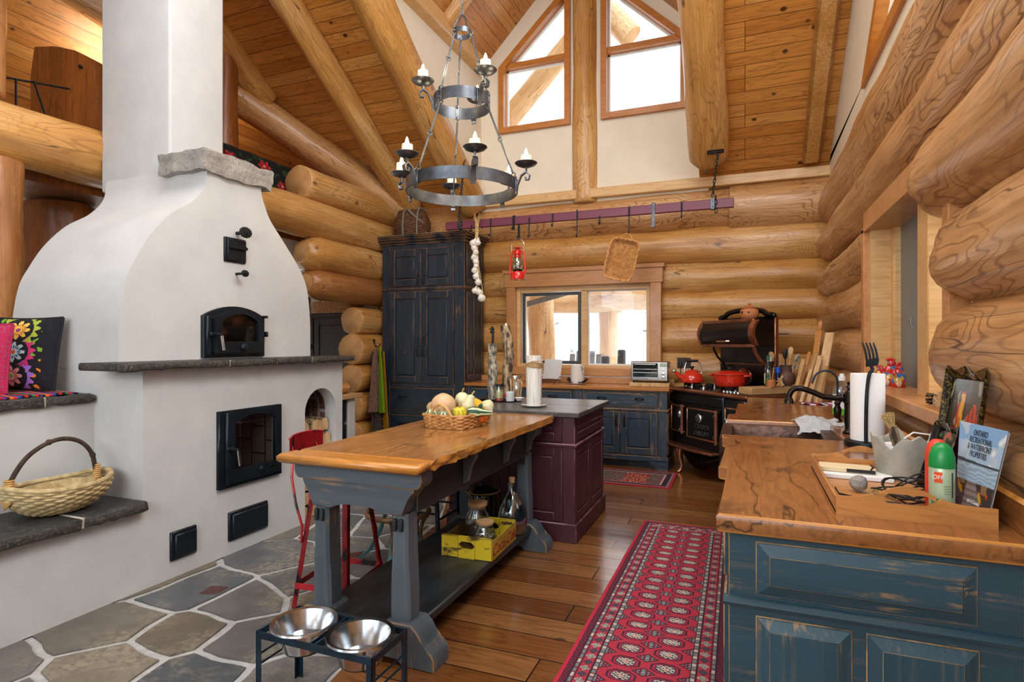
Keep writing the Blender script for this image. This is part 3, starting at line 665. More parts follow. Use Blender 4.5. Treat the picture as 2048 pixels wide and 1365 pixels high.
# ================================================================= masonry fireplace
def smooth(pts, n=5):
    out = []
    for i in range(len(pts)-1):
        p0, p1, p2, p3 = [Vector(pts[max(0, min(len(pts)-1, i+k))]) for k in (-1, 0, 1, 2)]
        for j in range(n):
            t = j/n; out.append(tuple(.5*((2*p1)+(p2-p0)*t+(2*p0-5*p1+4*p2-p3)*t*t+(3*p1-p0-3*p2+p3)*t**3)))
    return out+[tuple(pts[-1])]
fp = thing('masonry_fireplace', 'white plastered masonry fireplace with bell-shaped bake oven, chimney and slate benches', 'fireplace', (-3.8, 3.1, 0))
A = [(3.634, .86)]+[(3.8205+.1865*math.cos(rad(180-k*12)), .86+.1865*math.sin(rad(180-k*12))) for k in range(1, 15)]+[(4.007, .86)]
b = MB()
b.prism([(-1.2, 0), (2.85, 0), (2.85, 1.27), (2.31, 1.27), (2.31, .47), (-1.2, .47)], -3.7, -3.2, 'x'); b.box(-4.43, -3.69, 2.311, 2.85, 0, 1.27)
b.prism([(2.85, 0), (3.31, 0), (3.31, .50), (2.85, .50)], -4.43, -3.2, 'x'); b.prism([(2.85, .93), (3.31, .93), (3.31, 1.27), (2.85, 1.27)], -4.43, -3.2, 'x')
b.prism([(3.31, 0), (3.634, 0)]+A+[(4.007, 0), (4.09, 0), (4.09, 1.27), (3.31, 1.27)], -3.62, -3.2, 'x')
b.prism([(2.85, 0), (4.09, 0), (4.09, 1.27), (2.85, 1.27)], -4.43, -3.62, 'x')
wobj(b, 'base', 'plaster', fp)
L = [(2.31, 1.26), (2.31, 1.42), (2.315, 1.58), (2.35, 1.79), (2.41, 1.925), (2.50, 2.08), (2.635, 2.235), (2.78, 2.34), (2.87, 2.44), (2.905, 2.52), (2.912, 2.62)]
Rr = [(3.388, 2.62), (3.392, 2.54), (3.42, 2.47), (3.48, 2.36), (3.635, 2.20), (3.80, 2.02), (3.885, 1.86), (3.92, 1.62), (3.925, 1.42), (3.925, 1.26)]
b = MB(); b.prism(smooth(L)+smooth(Rr), -4.43, -3.4, 'x', bev=.02); wobj(b, 'bell', 'plaster', fp, sharp=50)
b = MB(); b.box(-4.52, -3.79, 2.935, 3.40, 2.55, 6.6, .02, None, None, 3); wobj(b, 'chimney', 'plaster', fp)
b = MB(); b.box(-3.80, -3.36, 2.855, 3.45, 2.58, 2.73); bmesh.ops.subdivide_edges(b.b, edges=b.b.edges[:], cuts=9, use_grid_fill=True); b.jitter(.022, 9); b.jitter(.01, 30); wobj(b, 'capstone', 'capstone', fp, sharp=70)
def slab_row(name, ys, x0, x1, z0, z1):
    top = None
    for i, (y0, y1) in enumerate(zip(ys, ys[1:])):
        b = MB(); b.box(x0, x1, y0+.006, y1-.006, z0, z1, .008); bmesh.ops.subdivide_edges(b.b, edges=[e for e in b.b.edges if e.calc_length() > .1], cuts=8, use_grid_fill=True)
        for v in b.b.verts:
            if v.co.x > x1-.03: v.co += noise.noise_vector(v.co*24)*.011
        for f in b.b.faces:
            if abs(f.normal.z) < .6: f.material_index = 1
        wobj(b, name, ['slate', 'slateedge'], fp, sharp=60)
    for y in ys[1:-1]: b = MB(); b.box(x0, x1-.012, y-.012, y+.012, z0+.003, z1-.002); wobj(b, 'mortar_joint', 'mortar', fp)
slab_row('mantel_slab', [2.10, 2.83, 3.24, 3.60, 4.13], -3.44, -3.09, 1.262, 1.305)
slab_row('bench_slab', [-1.2, .6, 1.95, 2.305], -3.64, -3.13, .465, .52)
slab_row('seat_slab', [-1.2, 1.0, 2.03, 2.305], -4.43, -3.585, 1.06, 1.115)
b = MB(); b.box(-4.43, -3.62, -1.2, 2.31, 0, 1.07); wobj(b, 'bench_base', 'plaster', fp)
g = G('blackened_firebrick'); bk = g.t.nodes.new('ShaderNodeTexBrick'); g.t.links.new(g.n('Mapping', {0: g.n('TexCoord', out=3), 2: (PI/2, 0, PI/2)}), bk.inputs[0])
for k, x in (('Scale', 1), ('Mortar Size', .006), ('Brick Width', .2), ('Row Height', .13)): bk.inputs[k].default_value = x
for k, x in (('Color1', '8a8276'), ('Color2', '9a9184'), ('Mortar', '25211d')): bk.inputs[k].default_value = lin(x)
M['firebrick'] = g.set(bk.outputs[0], .9)
g = G('old_red_brick'); bk = g.t.nodes.new('ShaderNodeTexBrick'); g.t.links.new(g.n('Mapping', {0: g.n('TexCoord', out=3), 2: (PI/2, 0, PI/2)}), bk.inputs[0])
for k, x in (('Scale', 1), ('Mortar Size', .012), ('Brick Width', .21), ('Row Height', .085)): bk.inputs[k].default_value = x
for k, x in (('Color1', '5e3326'), ('Color2', '43281f'), ('Mortar', '6f6a66')): bk.inputs[k].default_value = lin(x)
M['brick'] = g.set(bk.outputs[0], .9)
b = MB(); b.box(-3.63, -3.61, 3.62, 4.01, 0, 1.06); 
oo = [(3.634, .30)]+A+[(4.007, .30)]; ii = [(y+(.007 if y < 3.82 else -.007)*(1 if z < .87 else abs(y-3.8205)/.187), z-(.007*(z-.86)/.187 if z > .86 else 0)) for y, z in oo]
for k in range(len(oo)-1): b.prism([oo[k], oo[k+1], ii[k+1], ii[k]], -3.62, -3.315, 'x')
wobj(b, 'niche_brick', 'brick', fp)
b = MB(); b.box(-3.62, -3.60, 2.84, 3.32, .49, .94); b.box(-3.6, -3.22, 2.845, 2.853, .49, .94); b.box(-3.6, -3.22, 3.307, 3.315, .49, .94); b.box(-3.6, -3.22, 2.85, 3.31, .495, .503); wobj(b, 'firebox_brick', 'firebrick', fp)
def arch(y0, y1, z0, zs, zt, n=16):
    yc = (y0+y1)/2; h = zt-zs; w = (y1-y0)/2; Rd = (w*w+h*h)/(2*h); a = math.asin(w/Rd)
    return [(y0, z0), (y1, z0)]+[(yc+Rd*math.sin(a-2*a*k/n), zt-Rd+Rd*math.cos(a-2*a*k/n)) for k in range(n+1)]
def door_handle(par, x, y, z, l):
    b = MB(); b.tube([(x, y, z), (x+.03, y, z), (x+.035, y+.03, z-.005)], .009); b.box(x-.005, x+.012, y-.035, y+.03, z-.012, z+.012, .004); o = wobj(b, 'handle', 'castiron', par)
    b = MB(); b.tube([(x+.036, y+.03, z-.01), (x+.04, y+.042, z-l)], [.011, .010], 12); m = wobj(b, 'handle_grip', 'steel', par, label='steel handle grip')
od = MB(); od.prism(arch(2.86, 3.402, 1.315, 1.60, 1.675), -3.42, -3.375, 'x', bev=.006); wobj(od, 'oven_frame', 'castiron', fp)
b = MB(); o2, i2 = arch(2.93, 3.36, 1.345, 1.585, 1.645), arch(2.99, 3.31, 1.425, 1.565, 1.62)
ring(b, o2, i2, -3.38, -3.345, 'x'); b.box(-3.38, -3.35, 2.93, 3.36, 1.335, 1.36, .004); b.box(-3.38, -3.362, 2.88, 2.92, 1.33, 1.60, .01); wobj(b, 'oven_door', 'castiron', fp)
b = MB(); b.prism(i2, -3.372, -3.366, 'x'); wobj(b, 'oven_glass', 'stovegl', fp)
b = MB(); b.lathe([(0, 0), (.022, 0), (.028, .012), (.020, .03), (0, .034)], n=16); b.xf(T(-3.348, 3.17, 1.385, 0, PI/2)); b.box(-3.35, -3.335, 3.165, 3.175, 1.36, 1.41); wobj(b, 'air_knob', 'castiron', fp)
b = MB(); b.box(-3.352, -3.347, 3.25, 3.30, 1.378, 1.395, .002); wobj(b, 'maker_plate', 'steel', fp)
b = MB(); b.box(-3.38, -3.35, 3.395, 3.412, 1.46, 1.50, .004); wobj(b, 'hinge', 'castiron', fp); b = MB(); b.box(-3.38, -3.34, 3.375, 3.40, 1.60, 1.62, .004); wobj(b, 'hinge', 'castiron', fp)
door_handle(fp, -3.345, 2.92, 1.475, .11)
# firebox door
b = MB(); b.prism([(2.81, .462), (3.355, .462), (3.355, .965), (2.81, .965)], -3.21, -3.18, 'x'); fr = arch(2.92, 3.29, .565, .875, .925)
b.b.free(); b = MB(); O = [(2.81, .455), (3.355, .455), (3.355, .965), (2.81, .965)]; ring(b, O, inset(O, .035), -3.22, -3.17, 'x'); wobj(b, 'firebox_frame', 'castiron', fp)
b = MB(); m = len(fr)
OO = [(2.87, .48), (3.335, .48)]+[(3.335-(3.335-2.87)*k/16, .95) for k in range(17)]
ring(b, OO, fr, -3.19, -3.155, 'x'); b.box(-3.19, -3.15, 2.85, 2.885, .475, .955, .008); wobj(b, 'firebox_door', 'castiron', fp)
b = MB(); b.prism(fr, -3.176, -3.170, 'x'); wobj(b, 'firebox_glass', 'firegl', fp)
b = MB(); b.lathe([(0, 0), (.018, 0), (.022, .01), (.016, .026), (0, .03)], n=16); b.xf(T(-3.157, 3.14, .535, 0, PI/2)); wobj(b, 'air_knob', 'castiron', fp)
b = MB(); b.box(-3.158, -3.153, 3.23, 3.28, .525, .54, .002); wobj(b, 'maker_plate', 'bronze', fp)
door_handle(fp, -3.15, 2.875, .715, .115)
for y0, y1, z0, z1 in ((2.90, 3.24, .09, .283), (2.477, 2.655, .105, .278)):
    b = MB(); b.box(-3.21, -3.185, y0, y1, z0, z1, .005); b.box(-3.19, -3.172, y0+.022, y1-.008, z0+.012, z1-.018, .006); wobj(b, 'ash_door', 'castiron', fp)
b = MB(); b.box(-3.41, -3.385, 3.045, 3.23, 1.99, 2.165, .004); b.box(-3.39, -3.375, 3.062, 3.225, 2.0, 2.155, .004); yc = 3.143
b.prism([(yc-.075, 2.10)]+[(yc-.075+.15*k/10, 2.10+.03*math.sin(PI*k/10)) for k in range(1, 10)]+[(yc+.075, 2.10), (yc+.07, 2.085), (yc-.07, 2.085)], -3.378, -3.352, 'x'); wobj(b, 'damper_plate', 'castiron', fp)
for y, z, s_ in ((3.16, 2.205, 1.0), (3.155, 1.912, .62)):
    b = MB(); b.tube([(-3.41, y, z), (-3.32, y+.0, z+.0)], .009*s_+.004)
    for k in range(14): a = k*2*PI/14; b.sph((-3.315, y+.045*s_*math.cos(a), z+.03*s_*math.sin(a)), .011*s_, 8, 6)
    b.lathe([(0, -.012), (.04*s_, -.008), (.046*s_, 0), (.04*s_, .008), (0, .012)], n=18, mat=T(-3.315, y, z, 0, PI/2), sx=.72); wobj(b, 'damper_knob', 'iron', fp)

# split firewood in the arched niche
r = random.Random(8); k = 0; z = .0
spots = ['in the arched niche, at the top by the brick side', 'in the arched niche, at the top in the middle', 'in the arched niche, at the top beside the white reveal']
rows = []
for row in range(7):
    y = 3.645
    for c in range(3):
        w = (.118, .112, .108)[c]; h = .112
        rows.append((y, w, row*.114, h, row)); y += w+.006
first = None
for y, w, z, h, row in rows:
    b = MB(); t = r.choice((0, 1, 2)); hh = h*r.uniform(.92, .98)
    P = [[(0, 0), (w, 0), (w*.96, hh*.55), (w*.6, hh), (w*.08, hh*.8)], [(0, 0), (w, 0), (w*.97, hh*.8), (w*.4, hh), (0, hh*.7)], [(.006, 0), (w*.9, 0), (w, hh*.5), (w*.8, hh*.97), (w*.3, hh*.97), (0, hh*.45)]][t]
    b.mi = 1; b.prism([(p-w/2, q) for p, q in P], -.34, 0, 'x', bev=.003)
    for f in b.b.faces:
        if abs(f.normal.x) > .8: f.material_index = 0
    o = b.obj('firewood_log', ['cutwood', 'barkbrown']); o.location = (-3.25+r.uniform(-.03, .02), y+w/2, z+.002); o.rotation_euler = (0, 0, 0)
    tag(o, 'split firewood log stacked in the arched niche of the white fireplace', 'firewood', 'firewood in the fireplace niche')

# ================================================================= panelled furniture
def rpanel(b, x0, x1, z0, z1, st=.06, d=.02, y=0, raised=True):
    """framed raised panel in the xz plane, front towards -y, back at y"""
    b.mi = 0
    b.box(x0, x0+st, y-d, y, z0, z1, .003, 1); b.box(x1-st, x1, y-d, y, z0, z1, .003, 1)
    b.box(x0+st, x1-st, y-d, y, z0, z0+st, .003, 1); b.box(x0+st, x1-st, y-d, y, z1-st, z1, .003, 1)
    b.box(x0+st, x1-st, y-d*.35, y, z0+st, z1-st)
    if raised: b.box(x0+st+.012, x1-st-.012, y-d*.85, y, z0+st+.012, z1-st-.012, .018)
def cup_pull(par, x, y, z, w=.05):
    b = MB(); b.sph((0, 0, 0), 1, 18, 10); b.xf(Matrix.Diagonal((w, .028, .022, 1)))
    bmesh.ops.bisect_plane(b.b, geom=b.b.verts[:]+b.b.edges[:]+b.b.faces[:], plane_co=(0, 0, -.004), plane_no=(0, 0, -1), clear_outer=True)
    b.box(-w*1.15, w*1.15, -.004, .0, .004, .016, .003); b.xf(T(x, y, z)); return wobj(b, 'handle', 'iron', par, label='black cup pull')
def bow_pull(par, x, y, z, h=.12, ax='z', s=1):
    b = MB(); P = [(0, 0, -h/2), (0, -.028*s, -h/2+.012), (0, -.034*s, 0), (0, -.028*s, h/2-.012), (0, 0, h/2)]
    b.tube(P, [.006, .007, .009, .007, .006], 8)
    for q in (-1, 1): b.sph((0, -.004, q*h/2), .011, 10, 6)
    if ax == 'x': b.xf(Matrix.Rotation(PI/2, 4, 'Y'))
    b.xf(T(x, y, z)); return wobj(b, 'handle', 'iron', par, label='black iron pull')
P2 = ['navy', 'navyw']
ar = thing('armoire', 'tall black-blue distressed kitchen cupboard with crown moulding in the back corner', 'cupboard', (-3.9, 6.6, 0))
b = MB(); b.box(-4.51, -3.285, 6.63, 7.17, .06, 2.72); b.box(-4.51, -4.395, 6.6, 6.64, .06, 2.72, .003, 1); b.box(-3.43, -3.285, 6.6, 6.64, .06, 2.72, .003, 1)
for z0, z1 in ((2.64, 2.72), (2.085, 2.155), (.83, .885), (.47, .52), (.06, .17)): b.box(-4.395, -3.43, 6.6, 6.64, z0, z1, .003, 1)
b.box(-4.52, -3.272, 6.585, 7.17, 2.105, 2.13, .006, 1); wobj(b, 'carcass', P2, ar)
b = MB(); b.prism([(0, 2.70), (-.025, 2.715), (-.03, 2.745), (-.075, 2.775), (-.095, 2.785), (-.095, 2.82), (0, 2.82)], 0, 1, 'x')
b.b.free(); b = MB()
for i, (o_, z0, z1) in enumerate(((.02, 2.70, 2.735), (.05, 2.733, 2.765), (.08, 2.763, 2.79), (.10, 2.788, 2.82))): b.box(-4.51-o_, -3.285+o_, 6.6-o_, 7.17, z0, z1, .008, 1)
wobj(b, 'crown_moulding', P2, ar)
for x0, x1, z0, z1, hx, hz, hh in ((-4.392, -3.913, 2.158, 2.637, -3.95, 2.24, .11), (-3.905, -3.433, 2.158, 2.637, -3.865, 2.24, .11), (-4.392, -3.913, .888, 2.082, -3.95, 1.36, .24), (-3.905, -3.433, .888, 2.082, -3.865, 1.36, .24)):
    b = MB(); rpanel(b, x0, x1, z0, z1, .085, .028, 6.612); d = wobj(b, 'door', P2, ar); bow_pull(ar, hx, 6.584, hz, hh)
    ar.children[-1].parent = d; d.children[-1].matrix_parent_inverse = Matrix()
for z0, z1 in ((.525, .825), (.175, .465)):
    b = MB(); b.box(-4.39, -3.435, 6.592, 6.62, z0, z1, .004, 1); d = wobj(b, 'drawer', ['navyx', 'navyw'], ar)
    for x in (-4.18, -3.66): h = bow_pull(ar, x, 6.592, (z0+z1)/2+.03, .13, 'x'); h.parent = d
Ms = T(-3.285, 6.6, 0, 0, 0, PI/2)                         # side panels face +x
for z0, z1 in ((2.18, 2.68), (.95, 2.06)):
    b = MB(); rpanel(b, .05, .30, z0, z1, .05, .012, 0); rpanel(b, .29, .54, z0, z1, .05, .012, 0); b.xf(Ms); wobj(b, 'side_panel', P2, ar)
b = MB(); b.box(-4.53, -3.278, 6.58, 7.17, 0, .08, .006, 1); wobj(b, 'plinth', P2, ar)

# ---- base cabinets and worktop along the back wall
def base_cab(name, label, x0, x1, drawers, doors, yf=6.605):
    t = thing(name, label, 'cabinet', ((x0+x1)/2, yf, 0))
    b = MB(); b.box(x0, x1, yf+.02, 7.15, .13, .872)
    b.box(x0, x0+.05, yf, yf+.03, .13, .872, .003, 1); b.box(x1-.085, x1, yf, yf+.03, .13, .872, .003, 1)
    for z0, z1 in ((.848, .872), (.64, .688), (.13, .155)): b.box(x0+.05, x1-.085, yf, yf+.03, z0, z1, .003, 1)
    b.box(x0, x1+.012, yf-.014, 7.15, .642, .668, .007, 1); wobj(b, 'carcass', ['blueblue', 'blueb' if 0 else 'bluebluew'], t)
    b = MB(); b.box(x0, x1+.015, yf-.012, yf+.03, .09, .145, .004, 1); b.prism([(x1+.015, 0), (x1+.015, .1), (x1-.25, .1), (x1-.20, .085), (x1-.14, .05), (x1-.12, 0)], yf-.012, yf+.03, 'y'); b.prism([(x0, 0), (x0, .1), (x0+.2, .1), (x0+.14, .05), (x0+.1, 0)], yf-.012, yf+.03, 'y'); b.box(x1-.02, x1+.015, yf, 7.1, 0, .12)
    b.box(x0+.1, x1-.1, yf+.10, yf+.12, 0, .13); wobj(b, 'bracket_foot', ['bluebluex', 'bluebluew'], t)
    for a, c, pulls in drawers:
        b = MB(); b.box(a, c, yf-.012, yf+.02, .692, .844, .005, 1); d = wobj(b, 'drawer', ['bluebluex', 'bluebluew'], t)
        for x in pulls: cup_pull(t, x, yf-.012, .775).parent = d
    for a, c, hx in doors:
        b = MB(); rpanel(b, a, c, .160, .634, .07, .022, yf+.008); d = wobj(b, 'door', ['blueblue', 'bluebluew'], t); h = bow_pull(t, hx, yf-.014, .53, .11); h.parent = d
    b = MB(); rpanel(b, .02, .52, .17, .62, .06, .012, 0); b.xf(T(x1, yf+.01, 0, 0, 0, PI/2)); wobj(b, 'side_panel', ['blueblue', 'bluebluew'], t)
    return t
base_cab('base_cabinet', 'blue distressed base cabinet directly beside the tall dark cupboard', -3.275, -2.52, [(-3.20, -2.63, (-2.92,))], [(-3.21, -2.91, -2.95), (-2.90, -2.62, -2.86)])
base_cab('base_cabinet', 'narrow blue distressed base cabinet with a single cup pull, right behind the white shaved log', -2.515, -1.775, [(-2.40, -1.89, (-2.13,))], [(-2.45, -2.17, -2.2), (-2.16, -1.87, -2.12)])
base_cab('base_cabinet', 'wide blue distressed base cabinet with two cup pulls, next to the black stove', -1.77, -.80, [(-1.715, -.905, (-1.53, -1.10))], [(-1.715, -1.322, -1.36), (-1.312, -.905, -1.265)])
wt = thing('worktop', 'orange fir worktop along the back wall under the kitchen window', 'worktop', (-2.04, 6.9, .872))
b = MB(); b.box(-3.283, -.775, 6.575, 7.15, .872, .912, .008, 1); wobj(b, 'slab', ['counterb', 'edgeorange'], wt)
b = MB(); b.box(-3.283, -.775, 7.09, 7.135, .912, .985, .005); wobj(b, 'backsplash', 'trim', wt)

# ---- plum island with a stone top
isl = thing('kitchen_island', 'plum painted panelled kitchen island with a dark stone top', 'island', (-1.62, 4.43, 0))
b = MB(); b.box(-2.10, -1.13, 3.99, 4.87, .1, .89); b.box(-1.20, -1.115, 3.975, 4.06, .13, .89, .004, 1); b.box(-2.11, -2.03, 3.975, 4.06, .13, .89, .004, 1)
b.box(-2.125, -1.10, 3.965, 4.885, .675, .70, .008, 1); wobj(b, 'carcass', ['plum', 'plumw'], isl)
b = MB(); b.box(-2.13, -1.098, 3.962, 4.89, 0, .135, .008, 1); wobj(b, 'plinth', ['plumx', 'plumw'], isl)
for x0, x1, z0, z1 in ((.0, .88, .71, .885), (.0, .44, .14, .67), (.44, .88, .14, .67)):
    b = MB(); rpanel(b, x0, x1, z0, z1, .06, .016, 0); b.xf(T(-1.13, 3.99, 0, 0, 0, PI/2)); wobj(b, 'panel', ['plum', 'plumw'], isl)
for x0, x1, z0, z1 in ((-2.02, -1.21, .71, .885), (-2.02, -1.62, .14, .67), (-1.61, -1.21, .14, .67)):
    b = MB(); rpanel(b, x0, x1, z0, z1, .06, .012, 3.99); wobj(b, 'panel', ['plum', 'plumw'], isl)
b = MB()
for y0, y1 in ((3.94, 4.42), (4.425, 4.925)): b.box(-2.16, -1.075, y0, y1, .89, .925, .004)
wobj(b, 'stone_top', 'stonetop', isl, label='dark grey stone top')

# ---- trestle table
tb = thing('trestle_table', 'long pine topped work table on blue-grey carved trestle legs with a black lower shelf', 'table', (-1.63, 3.03, 0))
edge = [(-1.262+.024*noise.noise(Vector((y*3.2, 4, 0)))+.020*noise.noise(Vector((y*8, 1, 0)))+.018*(y-2.1)/1.9, y) for y in [2.10+1.84*k/46 for k in range(47)]]
b = MB(); b.prism([(-2.0, 2.21), (-2.0, 3.935)]+[(x, y) for x, y in edge[::-1] if y > 2.21]+[(edge[3][0], 2.21)], .862, .905, 'z', bev=.019, wear=1); wobj(b, 'tabletop', ['tabletop', 'edgeorange'], tb, sharp=60)
b = MB(); b.prism([(-2.012, 2.095), (-2.0, 2.209), (edge[3][0], 2.209), (edge[0][0], 2.095)], .862, .905, 'z', bev=.012, wear=0); wobj(b, 'breadboard_end', 'edgeorange', tb, label='bright orange end board')
xc = -1.635
def sym(pts): return [(xc+x, z) for x, z in pts]+[(xc-x, z) for x, z in pts[::-1]]
SB = ['slatebluex', 'slatebluew']
for y0, y1 in ((2.175, 2.275), (3.70, 3.78)):
    b = MB(); b.prism(sym([(0, .862), (.345, .862), (.345, .815), (.338, .795), (.322, .782), (.0, .782)])[0:6]+[(xc-.322, .782), (xc-.338, .795), (xc-.345, .815), (xc-.345, .862)], y0, y1, 'y', bev=.004, wear=1)
    b.prism([(xc-.305, .782), (xc-.298, .76), (xc-.27, .735), (xc-.255, .705), (xc-.245, .66), (xc-.14, .655), (xc-.11, .67), (xc-.07, .685), (xc+.07, .685), (xc+.11, .67), (xc+.14, .655), (xc+.245, .66), (xc+.255, .705), (xc+.27, .735), (xc+.298, .76), (xc+.305, .782)], y0+.008, y1, 'y', bev=.004, wear=1)
    wobj(b, 'end_apron', SB, tb)
for sx in (-1, 1):
    b = MB(); b.box(xc+sx*.255-.015, xc+sx*.255+.015, 2.27, 3.70, .655, .862, .003, 1); wobj(b, 'side_apron', ['shelfblack', 'slatebluew'], tb)
    for y in (2.72, 3.26, 3.66):
        b = MB(); x0 = xc+sx*.27; b.prism([(x0, .862), (x0+sx*.075, .862), (x0+sx*.075, .82), (x0+sx*.05, .785), (x0+sx*.035, .755), (x0+sx*.03, .70), (x0, .68)], y, y+.035, 'y', bev=.004, wear=1); wobj(b, 'bracket', ['slateblue', 'slatebluew'], tb)
    for ys in (2.205, 3.725):
        b = MB(); x0 = xc+sx*.215
        prof = [(.662, .040, .050), (.50, .041, .052), (.42, .044, .054), (.33, .050, .05), (.22, .052, .048), (.14, .05, .046)]
        V = []; F = []
        for z, hx, hy in prof: V += [(x0+q*hx, ys+.052+w_*hy, z) for q, w_ in ((-1, -.75), (-.75, -1), (.75, -1), (1, -.75), (1, .75), (.75, 1), (-.75, 1), (-1, .75))]
        for i in range(5): F += [(i*8+j, i*8+(j+1) % 8, (i+1)*8+(j+1) % 8, (i+1)*8+j) for j in range(8)]
        b._new(V, F, False)
        wobj(b, 'leg', ['slateblue'], tb, sharp=20)
        b = MB()
        for q in (-.017, .014): b.box(x0+q-.009, x0+q+.009, ys-.016, ys+.02, .585, .64, .003)
        wobj(b, 'through_tenon', 'shelfblack', tb)
for y0, y1 in ((2.185, 2.33), (3.705, 3.85)):
    h = [(.40, 0), (.40, .055), (.385, .078), (.352, .092), (.34, .108), (.335, .13), (.315, .16), (.285, .185), (.155, .185), (.12, .12)]
    b = MB(); b.prism([(xc+x, z) for x, z in h]+[(xc-x, z) for x, z in h[::-1]]+[(xc-.24, 0), (xc-.22, .035), (xc+.22, .035), (xc+.24, 0)], y0, y1, 'y', bev=.006, wear=1); wobj(b, 'foot', ['slateblue', 'slatebluew'], tb)
b = MB(); b.box(xc-.262, xc+.29, 2.20, 3.86, .125, .17, .008); wobj(b, 'lower_shelf', 'shelfblack', tb, label='scuffed black lower shelf')

# ---- counter run along the right wall
rc = thing('base_cabinet', 'teal-blue distressed cabinet run under the right-hand worktop, panelled end forward', 'cabinet', (.28, 3.6, 0))
TE = ['teal', 'tealw']; yf = 1.845
b = MB(); b.box(-.045, .64, yf+.02, 3.34, .0, .865, .004, 1); b.box(.0, .64, 4.02, 5.60, 0, .865); b.box(.0, .64, 3.34, 4.02, 0, .60); wobj(b, 'carcass', TE, rc)
b = MB(); b.box(-.045, .66, yf+.012, yf+.03, .0, .865, .002, 1); b.prism([(0, .638), (-.016, .642), (-.02, .652), (-.014, .662), (0, .668)], -.06, .66, 'x'); b.xf(T(0, 0, 0)); 
for v in b.b.verts:
    if v.co.y < 1: v.co.y += yf+.012
b.box(-.058, -.04, yf, 3.33, .64, .666, .006, 1); wobj(b, 'end_frame', ['tealx', 'tealw'], rc)
for x0, x1, z0, z1 in ((.035, .556, .683, .830), (.035, .272, .10, .612), (.316, .560, .10, .612)):
    b = MB(); b.mi = 0; rw = .012
    b.box(x0-.006, x1+.006, yf+.006, yf+.018, z0-.006, z1+.006, .003, 1)
    O, I = [(x0, z0), (x1, z0), (x1, z1), (x0, z1)], inset([(x0, z0), (x1, z0), (x1, z1), (x0, z1)], .03)
    for i in range(4):
        j = (i+1) % 4; vs, fs = b._new([(O[i][0], yf+.006, O[i][1]), (O[j][0], yf+.006, O[j][1]), (I[j][0], yf-.008, I[j][1]), (I[i][0], yf-.008, I[i][1])], [(0, 1, 2, 3)], False)
    b.box(I[0][0], I[1][0], yf-.008, yf+.01, I[0][1], I[2][1], .002, 1); wobj(b, 'end_panel', ['tealx' if x1-x0 > .4 else 'teal', 'tealw'], rc)
for i, (y0, y1) in enumerate(((1.95, 2.62), (2.66, 3.32), (4.06, 4.8), (4.84, 5.55))):
    b = MB(); rpanel(b, -(y1-y0)/2, (y1-y0)/2, .10, .62, .07, .018, 0); b.xf(T(-.045 if i < 2 else .0, (y0+y1)/2, 0, 0, 0, -PI/2)); wobj(b, 'door', TE, rc)
    b = MB(); b.box(-(y1-y0)/2, (y1-y0)/2, -.018, 0, .685, .84, .005, 1); b.xf(T(-.045 if i < 2 else .0, (y0+y1)/2, 0, 0, 0, -PI/2)); wobj(b, 'drawer', TE, rc)
ct = thing('worktop', 'varnished fir worktop with dark cracks running past the copper sink along the right wall', 'worktop', (.28, 3.6, .865))
b = MB(); b.prism([(-.078, 1.80), (.73, 1.80), (.73, 3.37), (-.118, 3.37), (-.112, 3.27), (-.076, 3.27), (-.10, 2.50), (-.057, 2.49)], .866, .92, 'z', bev=.007, wear=1); wobj(b, 'near_slab', ['counter', 'edgeorange'], ct, sharp=50)
b = MB(); b.prism([(-.11, 4.02), (.73, 4.02), (.73, 5.72), (.02, 5.72), (.02, 5.12), (-.055, 5.10), (-.055, 4.35), (-.11, 4.33)], .866, .92, 'z', bev=.007, wear=1); wobj(b, 'far_slab', ['counter', 'edgeorange'], ct, sharp=50)
b = MB(); b.box(.47, .73, 3.369, 4.021, .866, .919, .003); wobj(b, 'tap_ledge', 'counter', ct)
b = MB(); b.box(.662, .70, 1.80, 5.7, .915, 1.012, .010, 1); wobj(b, 'backsplash', ['counter', 'edgeorange'], ct)
sk = thing('copper_sink', 'hammered dark copper apron sink let into the right-hand worktop', 'sink', (.17, 3.7, .6))
b = MB(); b.box(-.125, .47, 3.375, 4.015, .63, .90)
b.b.free(); b = MB()
O = [(-.13, 3.375), (.468, 3.375), (.468, 4.016), (-.13, 4.016)]; I = [(-.075, 3.43), (.415, 3.43), (.415, 3.965), (-.075, 3.965)]
ring(b, O, I, .66, .897, 'z'); b.box(-.1, .44, 3.4, 4.0, .64, .675); bmesh.ops.bevel(b.b, geom=[e for e in b.b.edges if e.is_manifold and e.calc_face_angle(0) > 1], offset=.004, segments=1, affect='EDGES'); wobj(b, 'basin', 'coppersink', sk)
